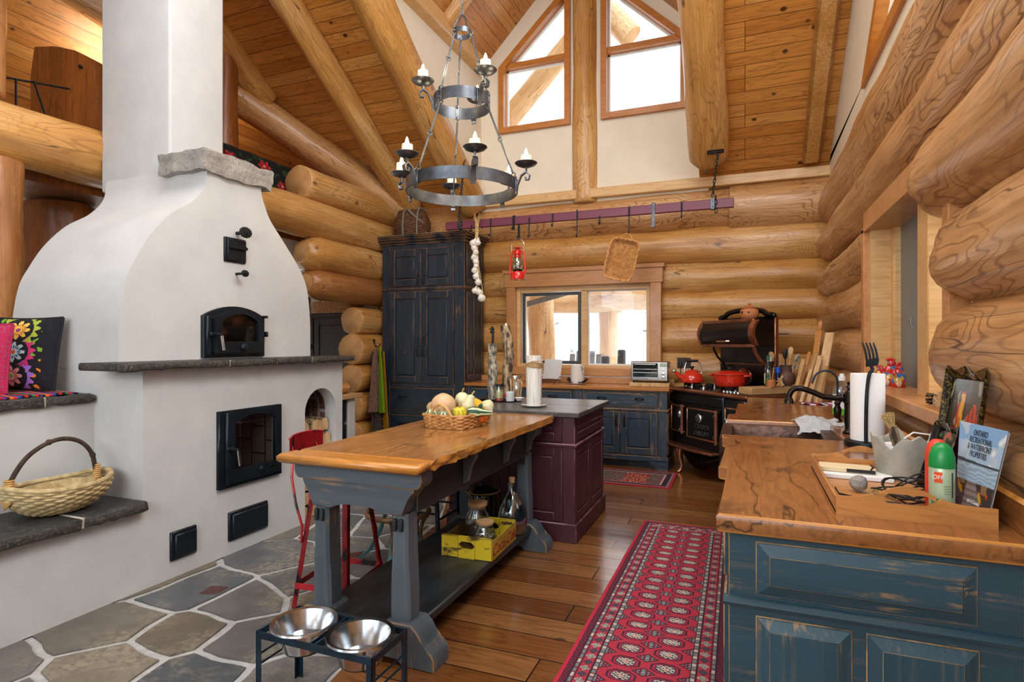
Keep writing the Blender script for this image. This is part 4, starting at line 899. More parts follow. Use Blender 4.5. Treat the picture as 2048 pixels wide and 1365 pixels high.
# ================================================================= chandelier
cx, cy = -1.66, 3.30
chd = thing('chandelier', 'two-tier forged iron ring chandelier with nine lit candle lamps', 'chandelier', (cx, cy, 2.36))
def band(b, R, z0, z1, th=.006, n=72):
    V = []; F = []
    for i in range(n):
        a = 2*PI*i/n
        for q, z in ((R, z0), (R, z1), (R-th, z1), (R-th, z0)): V.append((q*math.cos(a), q*math.sin(a), z))
    for i in range(n):
        j = (i+1) % n
        for k in range(4): F.append((i*4+k, i*4+(k+1) % 4, j*4+(k+1) % 4, j*4+k))
    b._new(V, F)
for R, z in ((.35, .0), (.178, .535), (.06, 1.0)):
    b = MB(); band(b, R, z, z+(.074 if R > .1 else .03)); b.obj('ring', 'forged', chd, 50)
A0 = 21.8
def pol(R, deg, z): a = rad(deg+A0); return Vector((R*math.cos(a), R*math.sin(a), z))
for (Ra, za, Rb, zb, offs) in ((.06, 1.0, .17, .60, 20), (.17, .535, .345, .07, 20)):
    for k in range(3):
        d = offs+120*k-155; p0, p1 = pol(Ra, d, za), pol(Rb, d, zb); b = MB()
        b.tube([p0+(p1-p0)*.04, p0+(p1-p0)*.45], .006); b.tube([p0+(p1-p0)*.47, p0+(p1-p0)*.93], .006)
        for t in (.0, .46, .95):
            q = p0+(p1-p0)*t; b.tube([q+Vector((.014*math.cos(i*PI/5)*math.cos(rad(d)), .014*math.cos(i*PI/5)*math.sin(rad(d)), .014*math.sin(i*PI/5))) for i in range(10)], .0035, 6, True)
        b.obj('suspension_rod', 'forged', chd)
        b = MB(); m = T(*pol(Rb+.004, d, zb-.03 if Rb > .3 else zb-.02), 0, 0, rad(d+A0)); b.box(-.005, .006, -.014, .014, -.05, .045, .003, mat=m)
        for z in (-.02, .02): b.sph((.008, 0, z), .005, 8, 6, mat=m)
        b.obj('rivet_strap', 'forged', chd)
b = MB(); b.tube([pol(.06, -155+20, 1.03), Vector((-.02, 0, 1.11)), Vector((0, 0, 1.13)), Vector((.02, 0, 1.11)), pol(.06, 45, 1.03)], .006); b.obj('top_hoop', 'forged', chd)
b = MB()
for i in range(54):
    z = 1.14+i*.038; m = T(0, 0, z, PI/2, 0, (i % 2)*PI/2)
    b.tube([m @ Vector((.011*math.cos(a*PI/6), .019*math.sin(a*PI/6), 0)) for a in range(12)], .0035, 6, True)
b.obj('hanging_chain', 'forged', chd)
arms = [(.35, .0, -15+60*k, .14) for k in range(6)]+[(.178, .535, d, .14) for d in (-50, -170, 70)]
for R, z, d, h in arms:
    m = T(0, 0, 0, 0, 0, rad(d+A0))
    b = MB(); P = [(R+.004, 0, z-.03), (R+.012, 0, z+.03), (R+.035, 0, z+.085), (R+.066, 0, z+.105), (R+.088, 0, z+.085), (R+.082, 0, z+.058), (R+.062, 0, z+.058), (R+.062, 0, z+.075)]
    for i in range(len(P)-1):
        pass
    V = []; F = []
    for i, p_ in enumerate(P):
        a = Vector(P[max(0, i-1)]); c = Vector(P[min(len(P)-1, i+1)]); t = (c-a).normalized(); nn = Vector((-t.z, 0, t.x))*.004
        for s_ in (-1, 1):
            for y in (-.014, .014): V.append(Vector(p_)+nn*s_+Vector((0, y, 0)))
    for i in range(len(P)-1):
        o_ = i*4
        for a, c in ((0, 1), (1, 3), (3, 2), (2, 0)): F.append((o_+a, o_+c, o_+4+c, o_+4+a))
    F += [(0, 1, 3, 2), tuple(len(V)-4+k for k in (0, 1, 3, 2))]
    b._new(V, F); b.box(R-.002, R+.01, -.018, .018, z-.012, z+.066, .003); b.xf(m); arm = b.obj('arm', 'forged', chd)
    c0 = Vector((R+.066, 0, z+.105))
    b = MB(); b.tube([c0, c0+Vector((0, 0, .03))], .008); b.lathe([(0, .028), (.028, .03), (.058, .042), (.070, .054), (.068, .057), (.056, .047), (.028, .036), (0, .034)], c0, 24); b.xf(m); b.obj('drip_pan', 'forged', arm)
    b = MB(); hh = RR.uniform(.06, .085); b.lathe([(0, .035), (.033, .036), (.032, .035+hh*.6), (.031, .035+hh), (.020, .03+hh), (0, .028+hh)], c0, 20, wob=lambda a, q: 1+.06*math.sin(a*3)+.05*math.sin(a*5+q*60)); b.xf(m); b.obj('candle', 'wax', arm)
    b = MB(); b.lathe([(0, .03+hh), (.008, .036+hh), (.012, .048+hh), (.009, .062+hh), (.004, .076+hh), (0, .082+hh)], c0, 14); b.xf(m); b.obj('flame_bulb', 'bulb', arm)
    l = bpy.data.lights.new('candle_lamp', 'POINT'); l.energy = 2.2; l.color = (1, .78, .5); l.shadow_soft_size = .02
    lo = bpy.data.objects.new('candle_lamp', l); C.objects.link(lo); lo.parent = arm; lo.location = m @ (c0+Vector((0, 0, .135+hh)))

# ================================================================= hanging bar with its hooks
hb = thing('hanging_bar', 'long plum painted timber pot bar hung on chains below the rafters', 'rack', (-1.76, 6.35, 2.795))
b = MB(); b.box(-1.65, 1.655, -.025, .025, 0, .097, .006); b.obj('bar', 'barredx', hb)
def chain(b, p0, p1, s=.05, r_=.005):
    p0, p1 = Vector(p0), Vector(p1); n = max(1, int((p1-p0).length/(s*.78))); q = (p1-p0).to_track_quat('Y', 'Z').to_matrix().to_4x4()
    for i in range(n):
        m = Matrix.Translation(p0+(p1-p0)*((i+.5)/n)) @ q @ Matrix.Rotation((i % 2)*PI/2, 4, 'Y')
        b.tube([m @ Vector((s*.26*math.cos(a*PI/6), s*.5*math.sin(a*PI/6), 0)) for a in range(12)], r_, 6, True)
zt = roofz(6.45)-.42
for x, top, par in ((1.45, (1.50, .12, .62), hb), (-1.46, (-1.50, .2, .95), hb)):
    b = MB(); chain(b, (x, -.03, .12), top); b.obj('hanging_chain', 'iron', hb)
    b = MB(); chain(b, (x+.03, -.03, .13), (x+.035, -.032, -.05)); b.obj('loose_chain_end', 'iron', hb)
    b = MB(); b.box(x-.022, x+.022, -.034, .034, -.008, .105, .003)
    for z in (.02, .075): b.sph((x, -.036, z), .005, 8, 6)
    b.obj('strap', 'forged', hb)
br = thing('chain_bracket', 'black iron plate bolted to the log rafter, holding the pot bar chain', 'bracket', (-.29, 6.53, 3.44))
b = MB(); b.box(-.085, .085, -.012, .012, -.028, .028, .004); b.xf(T(0, 0, 0, rad(-45))); b.obj('plate', 'iron', br)
for x in (-.06, .0, .06): b = MB(); b.sph((x, -.012, -.012), .012, 10, 8); b.obj('bolt', 'steel', br)
def hook(x, zt_, zb, label, w=.014, strap=False, back=False):
    z0 = 2.795; t = thing('pot_hook', label, 'hook', (x, 6.35, z0), 0, None)
    b = MB(); y = -.033
    zt_ = min(zt_, 2.905)-z0; zb = zb-z0
    if strap: b.box(-w, w, y-.004, y, zb, zt_, .001); b.box(-w, w, y-.004, .03, zt_-.004, zt_, .001); b.box(-w, w, y-.04, y, zb-.004, zb, .001); b.box(-w, w, y-.044, y-.04, zb-.004, zb+.022, .001)
    else:
        b.box(-w*.6, w*.6, y-.005, y, max(zb, zt_-.10), zt_, .002)
        b.tube([(0, y-.003, zt_-.02), (0, y-.004, zb+.03), (0, y-.012, zb+.004), (0, y-.030, zb), (0, y-.044, zb+.014), (0, y-.046, zb+.028)], [.006, .006, .006, .006, .006, .004], 8)
    b.obj('hook_iron', 'forged' if strap == 2 else 'iron', t); return t
hook(-3.05, 2.83, 2.752, 'tiny iron hook on the bar behind the garlic stalks')
hook(-2.80, 2.888, 2.672, 'empty iron hook just right of the garlic braid')
hook(-2.506, 2.90, 2.735, 'flat grey strap hook directly left of the red lantern hook', .014, 1)
hook(-2.44, 2.80, 2.622, 'dark flat hook carrying the red lantern', .014, 1)
hook(-2.313, 2.858, 2.631, 'slender empty hook just right of the red lantern')
hook(-2.029, 2.887, 2.732, 'short twisted hook midway between red lantern and long double hook')
hook(-1.742, 2.905, 2.592, 'longest empty hook, near the middle of the pot bar')
hook(-1.487, 2.817, 2.717, 'smallest hook, left of the hanging wicker tray')
hook(-1.163, 2.889, 2.586, 'twisted iron hook carrying the wicker tray')
hook(-.906, 2.905, 2.643, 'wide bright steel strap hook right of the wicker tray', .018, 2)
hook(-.615, 2.889, 2.718, 'short dark hook nearest the right-hand chain')
# red lantern
ln = thing('lantern', 'red hurricane oil lantern hanging from the pot bar', 'lantern', (-2.44, 6.275, 2.145))
b = MB(); b.lathe([(0, 0), (.088, 0), (.090, .008), (.080, .014), (.082, .07), (.075, .085), (.045, .098), (0, .10)], n=28); b.obj('fuel_tank', 'lred', ln)
b = MB(); b.lathe([(.045, .098), (.05, .10), (.05, .115), (.04, .12), (0, .12)], n=24); b.lathe([(0, .10), (.06, .104), (.062, .108), (0, .112)], n=24); b.obj('burner', 'bronze', ln)
b = MB(); b.lathe([(.042, .118), (.060, .15), (.064, .18), (.052, .225), (.040, .255), (.038, .255), (.05, .225), (.062, .18), (.058, .15), (.04, .118)], n=24); b.obj('glass_globe', 'jar', ln)
b = MB(); b.lathe([(.036, .252), (.042, .255), (.042, .262), (.038, .266), (.040, .285), (.055, .29), (.056, .296), (.040, .30), (.042, .335), (.030, .345), (.02, .352), (.02, .358), (.055, .362), (.045, .372), (.0, .378)], n=24); b.obj('chimney_cap', 'lred', ln)
for s_ in (-1, 1):
    b = MB(); b.tube([(s_*.075, 0, .06), (s_*.098, 0, .075), (s_*.094, 0, .16), (s_*.078, 0, .295), (s_*.066, 0, .322), (s_*.035, 0, .318)], .011, 10); b.obj('side_tube', 'lred', ln)
b = MB(); b.tube([(.074, 0, .315)]+arc((0, 0, .40), .077, -10, 190, 16)+[(-.074, 0, .315)], .0035, 6); b.obj('wire_bail', 'steel', ln)
# garlic braid
ga = thing('garlic_braid', 'long braid of dried garlic bulbs hanging from the plum pot bar', 'garlic', (-2.945, 6.245, 2.80))
r = random.Random(4); b = MB()
for k in range(11):
    x0, x1 = r.uniform(-.05, .06), r.uniform(-.02, .02); b.tube([(x0*1.6, r.uniform(-.02, .02), r.uniform(.06, .17)), (x0*.7, 0, .05), (x1, 0, -.06), (r.uniform(-.025, .015), -.01, -.25), (r.uniform(-.02, .03), -.012, -.45), (r.uniform(-.01, .04), -.01, -.62)], [.002, .004, .005, .005, .005, .003], 6)
b.tube([(.01, 0, -.4), (.045, 0, -.6), (.07, 0, -.75), (.08, 0, -.82)], .005, 6); b.tube([(.0, 0, -.45), (.02, 0, -.66), (.0, 0, -.76)], .005, 6); b.obj('dry_stalks', 'straw', ga)
b = MB(); b.tube([(.0, -.01, -.02), (-.01, .02, .08), (-.005, .06, .108), (0, .12, .108), (.005, .14, .06), (.01, .135, -.01), (.005, .08, -.012), (.0, .02, -.03)], .005, 6, True); b.obj('hanging_loop', 'twine', ga)
for (x, z, s_) in ((-.03, -.20, 1.2), (.015, -.195, 1.05), (-.02, -.255, 1), (-.005, -.305, .95), (-.022, -.36, 1.05), (-.002, -.41, 1), (.0, -.455, .85), (-.016, -.505, 1.05), (.0, -.575, 1.1), (.022, -.64, 1.05), (-.012, -.735, 1.05), (.035, -.755, 1.05), (.06, -.82, 1.25)):
    b = MB(); b.lathe([(0, -.026), (.014, -.026), (.027, -.012), (.030, .0), (.022, .018), (.009, .03), (.005, .045), (0, .05)], (0, 0, 0), 16, wob=lambda a, q: 1+.09*abs(math.cos(a*3.5))); b.xf(Matrix.Translation((x*1.2, -.02, z*1.05)) @ Matrix.Scale(s_*1.25, 4) @ Matrix.Rotation(r.uniform(-.5, .5), 4, 'Y')); b.obj('garlic_bulb', 'garlic', ga)

# ---------------------------------------------------------------- weaving
def weave(b, path, rows, n, amp, r_, z0, dz, per=4, tn=6):
    """path(t, h) -> outward point for angle fraction t at height fraction h; strands pass in front of and behind n stakes"""
    for k in range(rows):
        h = k/max(1, rows-1); P = []
        N = n*per
        for i in range(N):
            t = i/N; x, y, z, ox, oy = path(t, h); q = amp*math.cos(PI*(t*n)+PI*k); P.append((x+ox*q, y+oy*q, z))
        b.tube(P, r_, tn, True)
def superell(a, bb, e=4.0):
    def f(t, h, fl=1.0):
        c, s_ = math.cos(2*PI*t), math.sin(2*PI*t); k = (abs(c)**e+abs(s_)**e)**(-1/e); L_ = math.hypot(c/a, s_/bb) or 1
        return c*k*a*fl, s_*k*bb*fl, c/a/L_, s_/bb/L_
    return f
# hanging wicker tray
wtr = thing('wicker_tray', 'flat wicker tray hanging tilted from a pot bar hook above the window', 'tray', (-1.163, 6.27, 2.575), rot=(rad(-6), rad(13), 0))
b = MB(); se = superell(.145, .205, 6)
for i in range(26):
    z = -.085-.40*(i+.5)/26; b.tube([(-.14+.28*k/16, .01+.005*math.cos(PI*(k+i)), z) for k in range(17)], .0075, 6)
b.obj('woven_base', 'wicker', wtr)
b = MB()
def pth(t, h):
    x, y, ox, oy = se(t, h, 1+.05*h); return x, y-.285, 0, ox, oy
for k in range(5):
    P = []
    for i in range(120):
        t = i/120; x, y, ox, oy = se(t, 0, 1+.02*k); q = .004*math.cos(PI*(t*44)+PI*k); P.append((x+ox*q, .0-.011*k, y+oy*q-.285))
    b.tube(P, .0065 if k < 4 else .010, 6, True)
b.obj('woven_rim', 'wicker', wtr)
b = MB(); b.tube([(-.055, -.04, -.08), (-.05, -.04, -.03), (-.02, -.035, .0), (.02, -.035, .0), (.05, -.04, -.03), (.055, -.04, -.08)], .007); b.obj('loop_handle', 'wicker', wtr)
# creel basket on the cupboard
cr = thing('creel_basket', 'dark woven pack basket with canvas straps on top of the tall cupboard', 'basket', (-4.21, 6.86, 2.822))
b = MB()
def pth(t, h):
    rr = .215+.04*math.sin(PI*min(1, h*1.15))-.055*max(0, h-.75)*4*.5; return rr*math.cos(2*PI*t), rr*.8*math.sin(2*PI*t), .01+.36*h, math.cos(2*PI*t), math.sin(2*PI*t)
weave(b, pth, 22, 26, .006, .0095, 0, 0, 3); b.obj('woven_body', 'wickerdark', cr)
b = MB(); b.lathe([(0, .0), (.20, .0), (.235, .12), (.22, .28), (.185, .36), (.17, .36), (.2, .28), (.215, .12), (0, .02)], n=24, sy=.8); b.obj('lining', 'wickerdark', cr)
b = MB(); b.lathe([(0, .375), (.185, .372), (.192, .362), (.185, .352), (0, .35)], n=28, sy=.8); b.obj('lid', 'wickerdark', cr)
CV = flat('grey_canvas', '77746a', .9)
for x in (-.01, .19):
    b = MB(); P = [(x, -.215+.04*abs(x)*3, .02), (x, -.225+.05*abs(x)*3, .16), (x, -.195+.05*abs(x)*3, .33), (x, -.12, .388), (x, .0, .392)]
    for p0, p1 in zip(P, P[1:]): b.tube([p0, p1], .012, 8)
    b.xf(T()); b.obj('strap', CV, cr)
b = MB(); b.tube([(.07, -.20, .36), (.12, -.21, .30), (.215, -.10, .2), (.235, -.02, .05)], .015, 8); b.obj('strap', CV, cr)

# ================================================================= on the back worktop
def box_thing(*a, **k): pass
ov = thing('toaster_oven', 'stainless toaster oven standing on a wooden board beside the window', 'oven', (-1.012, 6.86, .958))
b = MB(); b.box(-.21, .21, -.12, .13, .02, .245, .012); b.obj('casing', 'steel', ov)
b = MB(); b.box(-.185, .095, -.132, -.118, .065, .225, .004); b.obj('door_glass', flat('dark_teal_oven_glass', '16282a', .06), ov)
b = MB(); b.box(-.195, .105, -.13, -.118, .035, .068, .003); b.box(-.17, .08, -.165, -.155, .205, .22, .004)
for x in (-.16, .07): b.box(x-.006, x+.006, -.158, -.125, .207, .218)
b.obj('door_handle', 'steel', ov)
b = MB()
for z in (.115, .155): b.tube([(-.18, -.1335, z), (.09, -.1335, z)], .0025, 6)
b.obj('wire_rack', 'steel', ov)
b = MB(); b.box(.12, .195, -.128, -.118, .185, .225, .002); b.obj('display', flat('green_grey_display', '9fb3a0', .3), ov)
for z in (.15, .105, .065):
    b = MB(); b.lathe([(0, 0), (.017, 0), (.015, .016), (0, .018)], n=18); b.xf(T(.157, -.12, z, PI/2) if z < .14 else T(.157, -.12, z, PI/2) @ Matrix.Scale(.6, 4)); b.obj('knob', 'chrome', ov)
text('brand_lettering', 'Breville', .018, 'black', ov, (-.045, -.1305, .05))
for x in (-.18, .18):
    for y in (-.1, .1): b = MB(); b.lathe([(0, 0), (.012, 0), (.012, .022), (0, .022)], (x, y, 0), 12); b.obj('foot', 'rubber', ov)
b = MB(); b.box(-1.235, -.79, 6.72, 7.02, .912, .958, .006); tag(b.obj('wooden_board', 'cutwood'), 'thick pale board under the toaster oven', 'board')
bc = thing('candle_holder', 'birch bark cylinder in a dark curled tray below the window mullion', 'candle holder', (-1.90, 6.90, .912))
b = MB(); b.lathe([(0, .008), (.078, .008), (.080, .1), (.078, .228), (.066, .228), (.062, .2), (0, .2)], n=28, wob=lambda a, z: 1+.025*math.sin(a*2+z*9)); b.obj('birch_cylinder', 'birch', bc)
b = MB(); b.grid(lambda u, v: ((u-.5)*.27, (v-.5)*.16, .004+.055*abs(u-.5)**3*8+.02*(2*abs(v-.5))**2), 14, 8, .004); b.obj('curled_tray', 'black', bc)
bk = thing('cookbook', 'open cookbook with coloured cover leaning on a wire easel behind the white shaved log', 'book', (-2.28, 6.80, .912))
r = random.Random(2); PALC = ['d8452c', '4a7a3a', 'e6e2d8', '2b2b30', 'd8a03a', '8d9aa5', 'c7c9c4', '6a2a28']
cellc = {}
def confetti(u, v):
    k = (int(u*16), int(v*26)); 
    if k not in cellc: cellc[k] = r.choice(PALC)
    return cellc[k]
o = picture('cover', .2, .25, 32, 52, confetti, 'pic', bk, thick=.006); o.location = (-.14, .0, .055); o.rotation_euler = (rad(-16), 0, rad(14))
b = MB(); b.grid(lambda u, v: (u*.24, -.03*math.sin(PI*u)-.004, v*.245), 10, 2, .014); o = b.obj('pages', 'white', bk); o.location = (-.04, .02, .055); o.rotation_euler = (rad(-16), 0, rad(-8))
b = MB()
for x in (-.10, .14): b.tube([(x, -.10, .0), (x, -.065, .035), (x, -.035, .05), (x, .02, .035), (x, .10, .26)], .004, 6); b.tube([(x, .09, .24), (x, .16, 0)], .004, 6)
b.tube([(-.17, -.05, .05), (.21, -.05, .05)], .004, 6); b.tube([(.18, -.06, .05), (.20, -.075, .08), (.21, -.05, .10)], .004, 6); b.obj('wire_easel', 'iron', bk)
ol = thing('wall_outlet', 'dark double electrical outlet on the log wall behind the kettle', 'outlet', (-.675, 7.19, 1.175))
b = MB(); b.box(-.075, .075, -.012, .02, -.06, .06, .004); b.obj('cover_plate', 'bronze', ol)
for x in (-.035, .035):
    b = MB(); b.box(x-.018, x+.018, -.016, -.01, -.04, .04, .003); b.obj('socket', 'black', ol)
b = MB(); b.box(-.05, -.02, -.04, -.014, -.045, .0, .005); b.tube([(-.035, -.03, -.04), (-.035, -.035, -.12), (-.06, -.03, -.2), (-.10, -.03, -.24)], .004, 6); b.obj('plug_and_lead', 'black', ol)

# ================================================================= cook stove
sv = thing('cook_stove', 'black antique-style cook stove with copper trim and warming closet, set across the corner', 'stove', (-.808, 6.726, 0), rad(-48.2))
b = MB(); b.box(.05, 1.19, .03, .63, .31, .885, .006); b.obj('body', 'enamelblack', sv)
b = MB(); b.box(.0, 1.226, .0, .64, .882, .918, .015, None, None, 3); b.obj('copper_top_rim', 'copper', sv)
b = MB(); b.box(.03, 1.196, .03, .62, .90, .922, .003); b.obj('cooktop', 'enamelblack', sv)
b = MB(); b.box(.02, .90, .012, .05, .765, .87, .012); b.box(.92, 1.2, .012, .05, .765, .87, .012); b.obj('upper_fascia', 'enamelblack', sv)
b = MB(); b.box(.905, .915, .0, .04, .32, .88, .003); b.obj('divider_strip', 'bluesteel', sv)
for nm, x0, x1, z0, z1 in (('fire_door', .07, .30, .445, .738), ('oven_door', .345, .845, .41, .732), ('side_door', .935, 1.19, .41, .79)):
    b = MB(); b.box(x0+.015, x1-.015, -.004, .03, z0+.015, z1-.015, .004); d = b.obj(nm, 'enamelblack', sv)
    b = MB(); b.box(x0, x1, -.008, .02, z1-.02, z1, .006); b.box(x0, x1, -.008, .02, z0, z0+.02, .006); b.box(x0, x0+.014, -.006, .02, z0, z1, .004); b.obj('copper_trim', 'copper', d)
    b = MB(); b.tube([(x1-.012, -.018, z0-.008), (x1-.012, -.018, z1+.012)], .021 if nm == 'oven_door' else .017, 12); b.obj('corner_post', 'copper', d)
    b = MB()
    for zz in (z0+.05, z1-.06):
        for k in range(6): b.sph((x1-.06+.012*math.cos(k), -.008, zz+.02*math.sin(k*1.3)), .006, 6, 4)
    b.obj('embossed_corner', 'chrome', d)
    if nm == 'oven_door':
        b = MB(); b.lathe([(0, 0), (.046, 0), (.048, .008), (.040, .016), (0, .018)], n=24); b.xf(T(.555, -.006, .632, PI/2)); b.obj('oven_gauge', 'chrome', d)
        text('door_lettering', "COOK'S", .062, 'chrome', d, (.595, -.006, .548)); text('door_lettering', 'DELIGHT', .062, 'chrome', d, (.595, -.006, .478))
    else:
        b = MB(); b.lathe([(0, 0), (.022, 0), (.028, .012), (.02, .024), (0, .026)], n=16, sy=1.5); b.xf(T(x1-.06 if nm == 'fire_door' else x0+.05, -.006, .64, PI/2)); b.obj('door_latch', 'chrome', d)
b = MB(); b.prism([(-.02, -.06), (.5, -.10), (.82, -.06), (.83, .3), (-.02, .3)], .285, .315, 'z', bev=.01, wear=0); b.obj('apron_shelf', 'copper', sv, label='copper edged apron shelf')
b = MB(); b.grid(lambda u, v: (.24+.62*u, .02-.05*math.sin(PI*v*.8)*math.sin(PI*u), .285-(.13*math.sin(PI*u)+.05)*v), 16, 8, .01); b.obj('base_skirt', 'bronze', sv)
for x, y in ((.20, .03), (1.13, .03), (.20, .58), (1.13, .58)):
    b = MB(); b.tube([(x, y+.03, .29), (x-.02, y, .25), (x-.015, y-.005, .17), (x+.015, y+.005, .08), (x+.012, y-.01, .03), (x-.0, y-.03, .008)], [.05, .052, .036, .022, .022, .026], 12); b.obj('cabriole_leg', 'copper', sv)
b = MB(); b.box(.27, 1.063, .50, .53, .92, 1.68, .004); b.obj('back_panel', 'enamelblack', sv)
b = MB(); b.box(.262, 1.07, .49, .53, 1.185, 1.20, .003); b.box(1.06, 1.075, .492, .535, .92, 1.68, .003); b.obj('copper_strip', 'copper', sv)
prof = [(.20+.05*(1-math.sin(PI*k/12)), 1.388+.243*k/12) for k in range(13)]
b = MB(); b.prism([(y, z) for y, z in prof]+[(.50, 1.64), (.50, 1.388)], .30, 1.065, 'x'); b.obj('warming_closet', 'enamelblack', sv)
for x0, x1 in ((.27, .30), (1.035, 1.10)):
    b = MB(); b.prism([(y-.012, z) for y, z in prof]+[(prof[-1][0]+.03, 1.64), (prof[-1][0]+.02, 1.61)]+[(y+.02, z) for y, z in prof[::-1]][1:], x0, x1, 'x', bev=.006, wear=0); b.obj('closet_end_trim', 'copper', sv)
b = MB(); b.box(.29, 1.06, .236, .262, 1.37, 1.40, .006); b.box(.29, 1.06, .236, .262, 1.615, 1.65, .006); b.obj('closet_trim', 'copper', sv)
b = MB(); b.tube([(.58, .205, 1.43), (.60, .185, 1.43), (.74, .185, 1.43), (.76, .205, 1.43)], .009, 8); b.obj('closet_handle', 'chrome', sv)
b = MB(); b.tube([(.30, .49, 1.69)]+[(.36+.61*k/12, .49, 1.70+.055*math.sin(PI*k/12)**.4) for k in range(13)]+[(1.04, .49, 1.69)], .028, 10); b.obj('gallery_roll', 'enamelblack', sv)
for x in (.29, 1.06): b = MB(); b.sph((x, .49, 1.685), .026, 12, 8); b.obj('finial', 'iron', sv)
for s_, x in ((-1, .40), (1, 1.0)):
    b = MB(); b.tube([(x, .30, 1.39), (x, .31, 1.34), (x-.0, .36, 1.26), (x+.0, .44, 1.19), (x, .48, 1.08) if s_ < 0 else (x, .50, 1.15)], [.02, .02, .018, .016, .014] if s_ > 0 else [.012]*5, 10); b.obj('bracket', 'copper' if s_ > 0 else 'iron', sv)
b = MB(); b.lathe([(0, 0), (.098, 0), (.105, .012), (.095, .028), (.085, .022), (0, .02)], n=28, sy=.95); b.xf(T(.66, .50, 1.06, PI/2)); vv = b.obj('exhaust_vent', 'copper', sv)
b = MB(); r = random.Random(6)
for k in range(46):
    a, q = r.uniform(0, 2*PI), .082*math.sqrt(r.random()); b.tube([(.66+q*math.cos(a), .474, 1.06+q*math.sin(a)), (.66+q*math.cos(a)+r.uniform(-.016, .016), .468, 1.06+q*math.sin(a)+r.uniform(-.016, .016))], .0035, 5)
b.obj('pierced_fretwork', 'chrome', vv)
for x, y in ((.12, .24), (.30, .40), (.37, .20), (.66, .30), (.86, .36), (.88, .18)):
    b = MB(); b.lathe([(0, 0), (.05, 0), (.05, .012), (.03, .016), (.03, .026), (0, .026)], (x, y, .922), 20); g_ = b.obj('burner', 'steel', sv)
    b = MB()
    for k in range(4): a = k*PI/2+.4; b.box(.03, .10, -.006, .006, .012, .042, .003, mat=T(x, y, .922, 0, 0, a)); b.box(.088, .10, -.006, .006, .0, .03, .003, mat=T(x, y, .922, 0, 0, a))
    b.obj('pot_grate', 'iron', g_)
for k in range(5):
    b = MB(); b.lathe([(0, 0), (.016, 0), (.014, .02), (0, .022)], (.92+.0*k, .06+.0*k, .92), 12); b.xf(T(.05*k-.10, .03, 0)); b.obj('control_knob', 'steel', sv)
def stp(x, y, z): return (-.808+.6665*x+.7455*y, 6.726-.7455*x+.6665*y, z)
kt = thing('kettle', 'orange-red enamel kettle with black handle on the front burner of the stove', 'kettle', stp(.12, .24, .964), rad(20))
b = MB(); b.lathe([(0, 0), (.10, 0), (.122, .012), (.128, .03), (.122, .07), (.10, .105), (.07, .125), (0, .128)], n=32); b.obj('body', 'red', kt)
b = MB(); b.lathe([(.07, .122), (.072, .128), (.06, .14), (.03, .15), (0, .152)], n=28); b.obj('lid', 'red', kt); b = MB(); b.lathe([(0, .15), (.01, .15), (.012, .16), (.022, .172), (.022, .19), (0, .192)], n=16); b.obj('lid_knob', 'black', kt)
b = MB(); b.tube([(-.10, 0, .05), (-.14, 0, .075), (-.175, 0, .11), (-.19, 0, .13)], [.03, .024, .018, .015], 14); b.obj('spout', 'red', kt)
b = MB(); b.lathe([(0, 0), (.018, .0), (.022, .015), (.012, .03), (0, .03)], n=14); b.xf(T(-.19, 0, .125, 0, rad(-45))); b.obj('whistle', 'steel', kt)
b = MB(); b.tube([(-.085, 0, .10), (-.085, 0, .16), (-.07, 0, .22), (-.05, 0, .245)], .005, 8); b.tube([(.05, 0, .245), (.085, 0, .22), (.11, 0, .16), (.10, 0, .10)], .005, 8); b.obj('handle_wire', 'steel', kt)
b = MB(); b.tube([(-.065, 0, .245), (.065, 0, .248)], .014, 12); b.obj('handle_grip', 'black', kt)
dp = thing('dutch_oven', 'red enamelled cast iron dutch oven on the stove', 'pot', stp(.66, .30, .964), rad(-20))
b = MB(); b.lathe([(0, 0), (.125, 0), (.14, .012), (.152, .06), (.16, .115), (.166, .12), (.166, .126), (0, .126)], n=36, sx=1.05); b.obj('pot', 'red', dp)
b = MB(); b.lathe([(.172, .124), (.172, .132), (.14, .148), (.08, .162), (0, .168)], n=36, sx=1.05); b.obj('lid', 'red', dp); b = MB(); b.lathe([(0, .165), (.012, .165), (.014, .176), (.03, .184), (.028, .196), (0, .20)], n=16); b.obj('lid_knob', 'black', dp)
for s_ in (-1, 1): b = MB(); b.tube([(s_*.16, -.05, .112), (s_*.205, -.035, .116), (s_*.215, 0, .117), (s_*.205, .035, .116), (s_*.16, .05, .112)], .011, 10); b.obj('loop_handle', 'red', dp)
fpot = thing('terracotta_pot', 'lidded terracotta pot with cut-out face on top of the stove warming closet', 'pot', stp(.86, .37, 1.642), rad(10))
b = MB(); b.lathe([(0, 0), (.045, 0), (.078, .022), (.092, .06), (.084, .10), (.062, .122), (.058, .118), (.07, .1), (.08, .06), (0, .02)], n=32); b.obj('pot', 'terra', fpot)
b = MB(); b.lathe([(.075, .12), (.076, .126), (.04, .14), (.012, .148), (.010, .156), (.018, .165), (.0, .17)], n=28); b.obj('lid', 'terra', fpot)
b = MB()
for a, z in ((-150, .075), (-105, .075)):
    m = T(.090*math.cos(rad(a)), .090*math.sin(rad(a)), z, 0, 0, rad(a+90)); b.prism([(-.013, .004), (0, -.013), (.013, .004), (.007, .012), (0, .006), (-.007, .012)], -.004, .006, 'y', mat=m)
b.obj('cut_out_eyes', 'black', fpot)
wbk = thing('wood_block', 'thick wooden block along the right edge of the stove top carrying bottles and jug', 'block', stp(1.10, .37, .922), rad(-48.2))
b = MB(); b.box(-.09, .085, -.27, .27, 0, .07, .006); b.obj('block', 'fence', wbk)
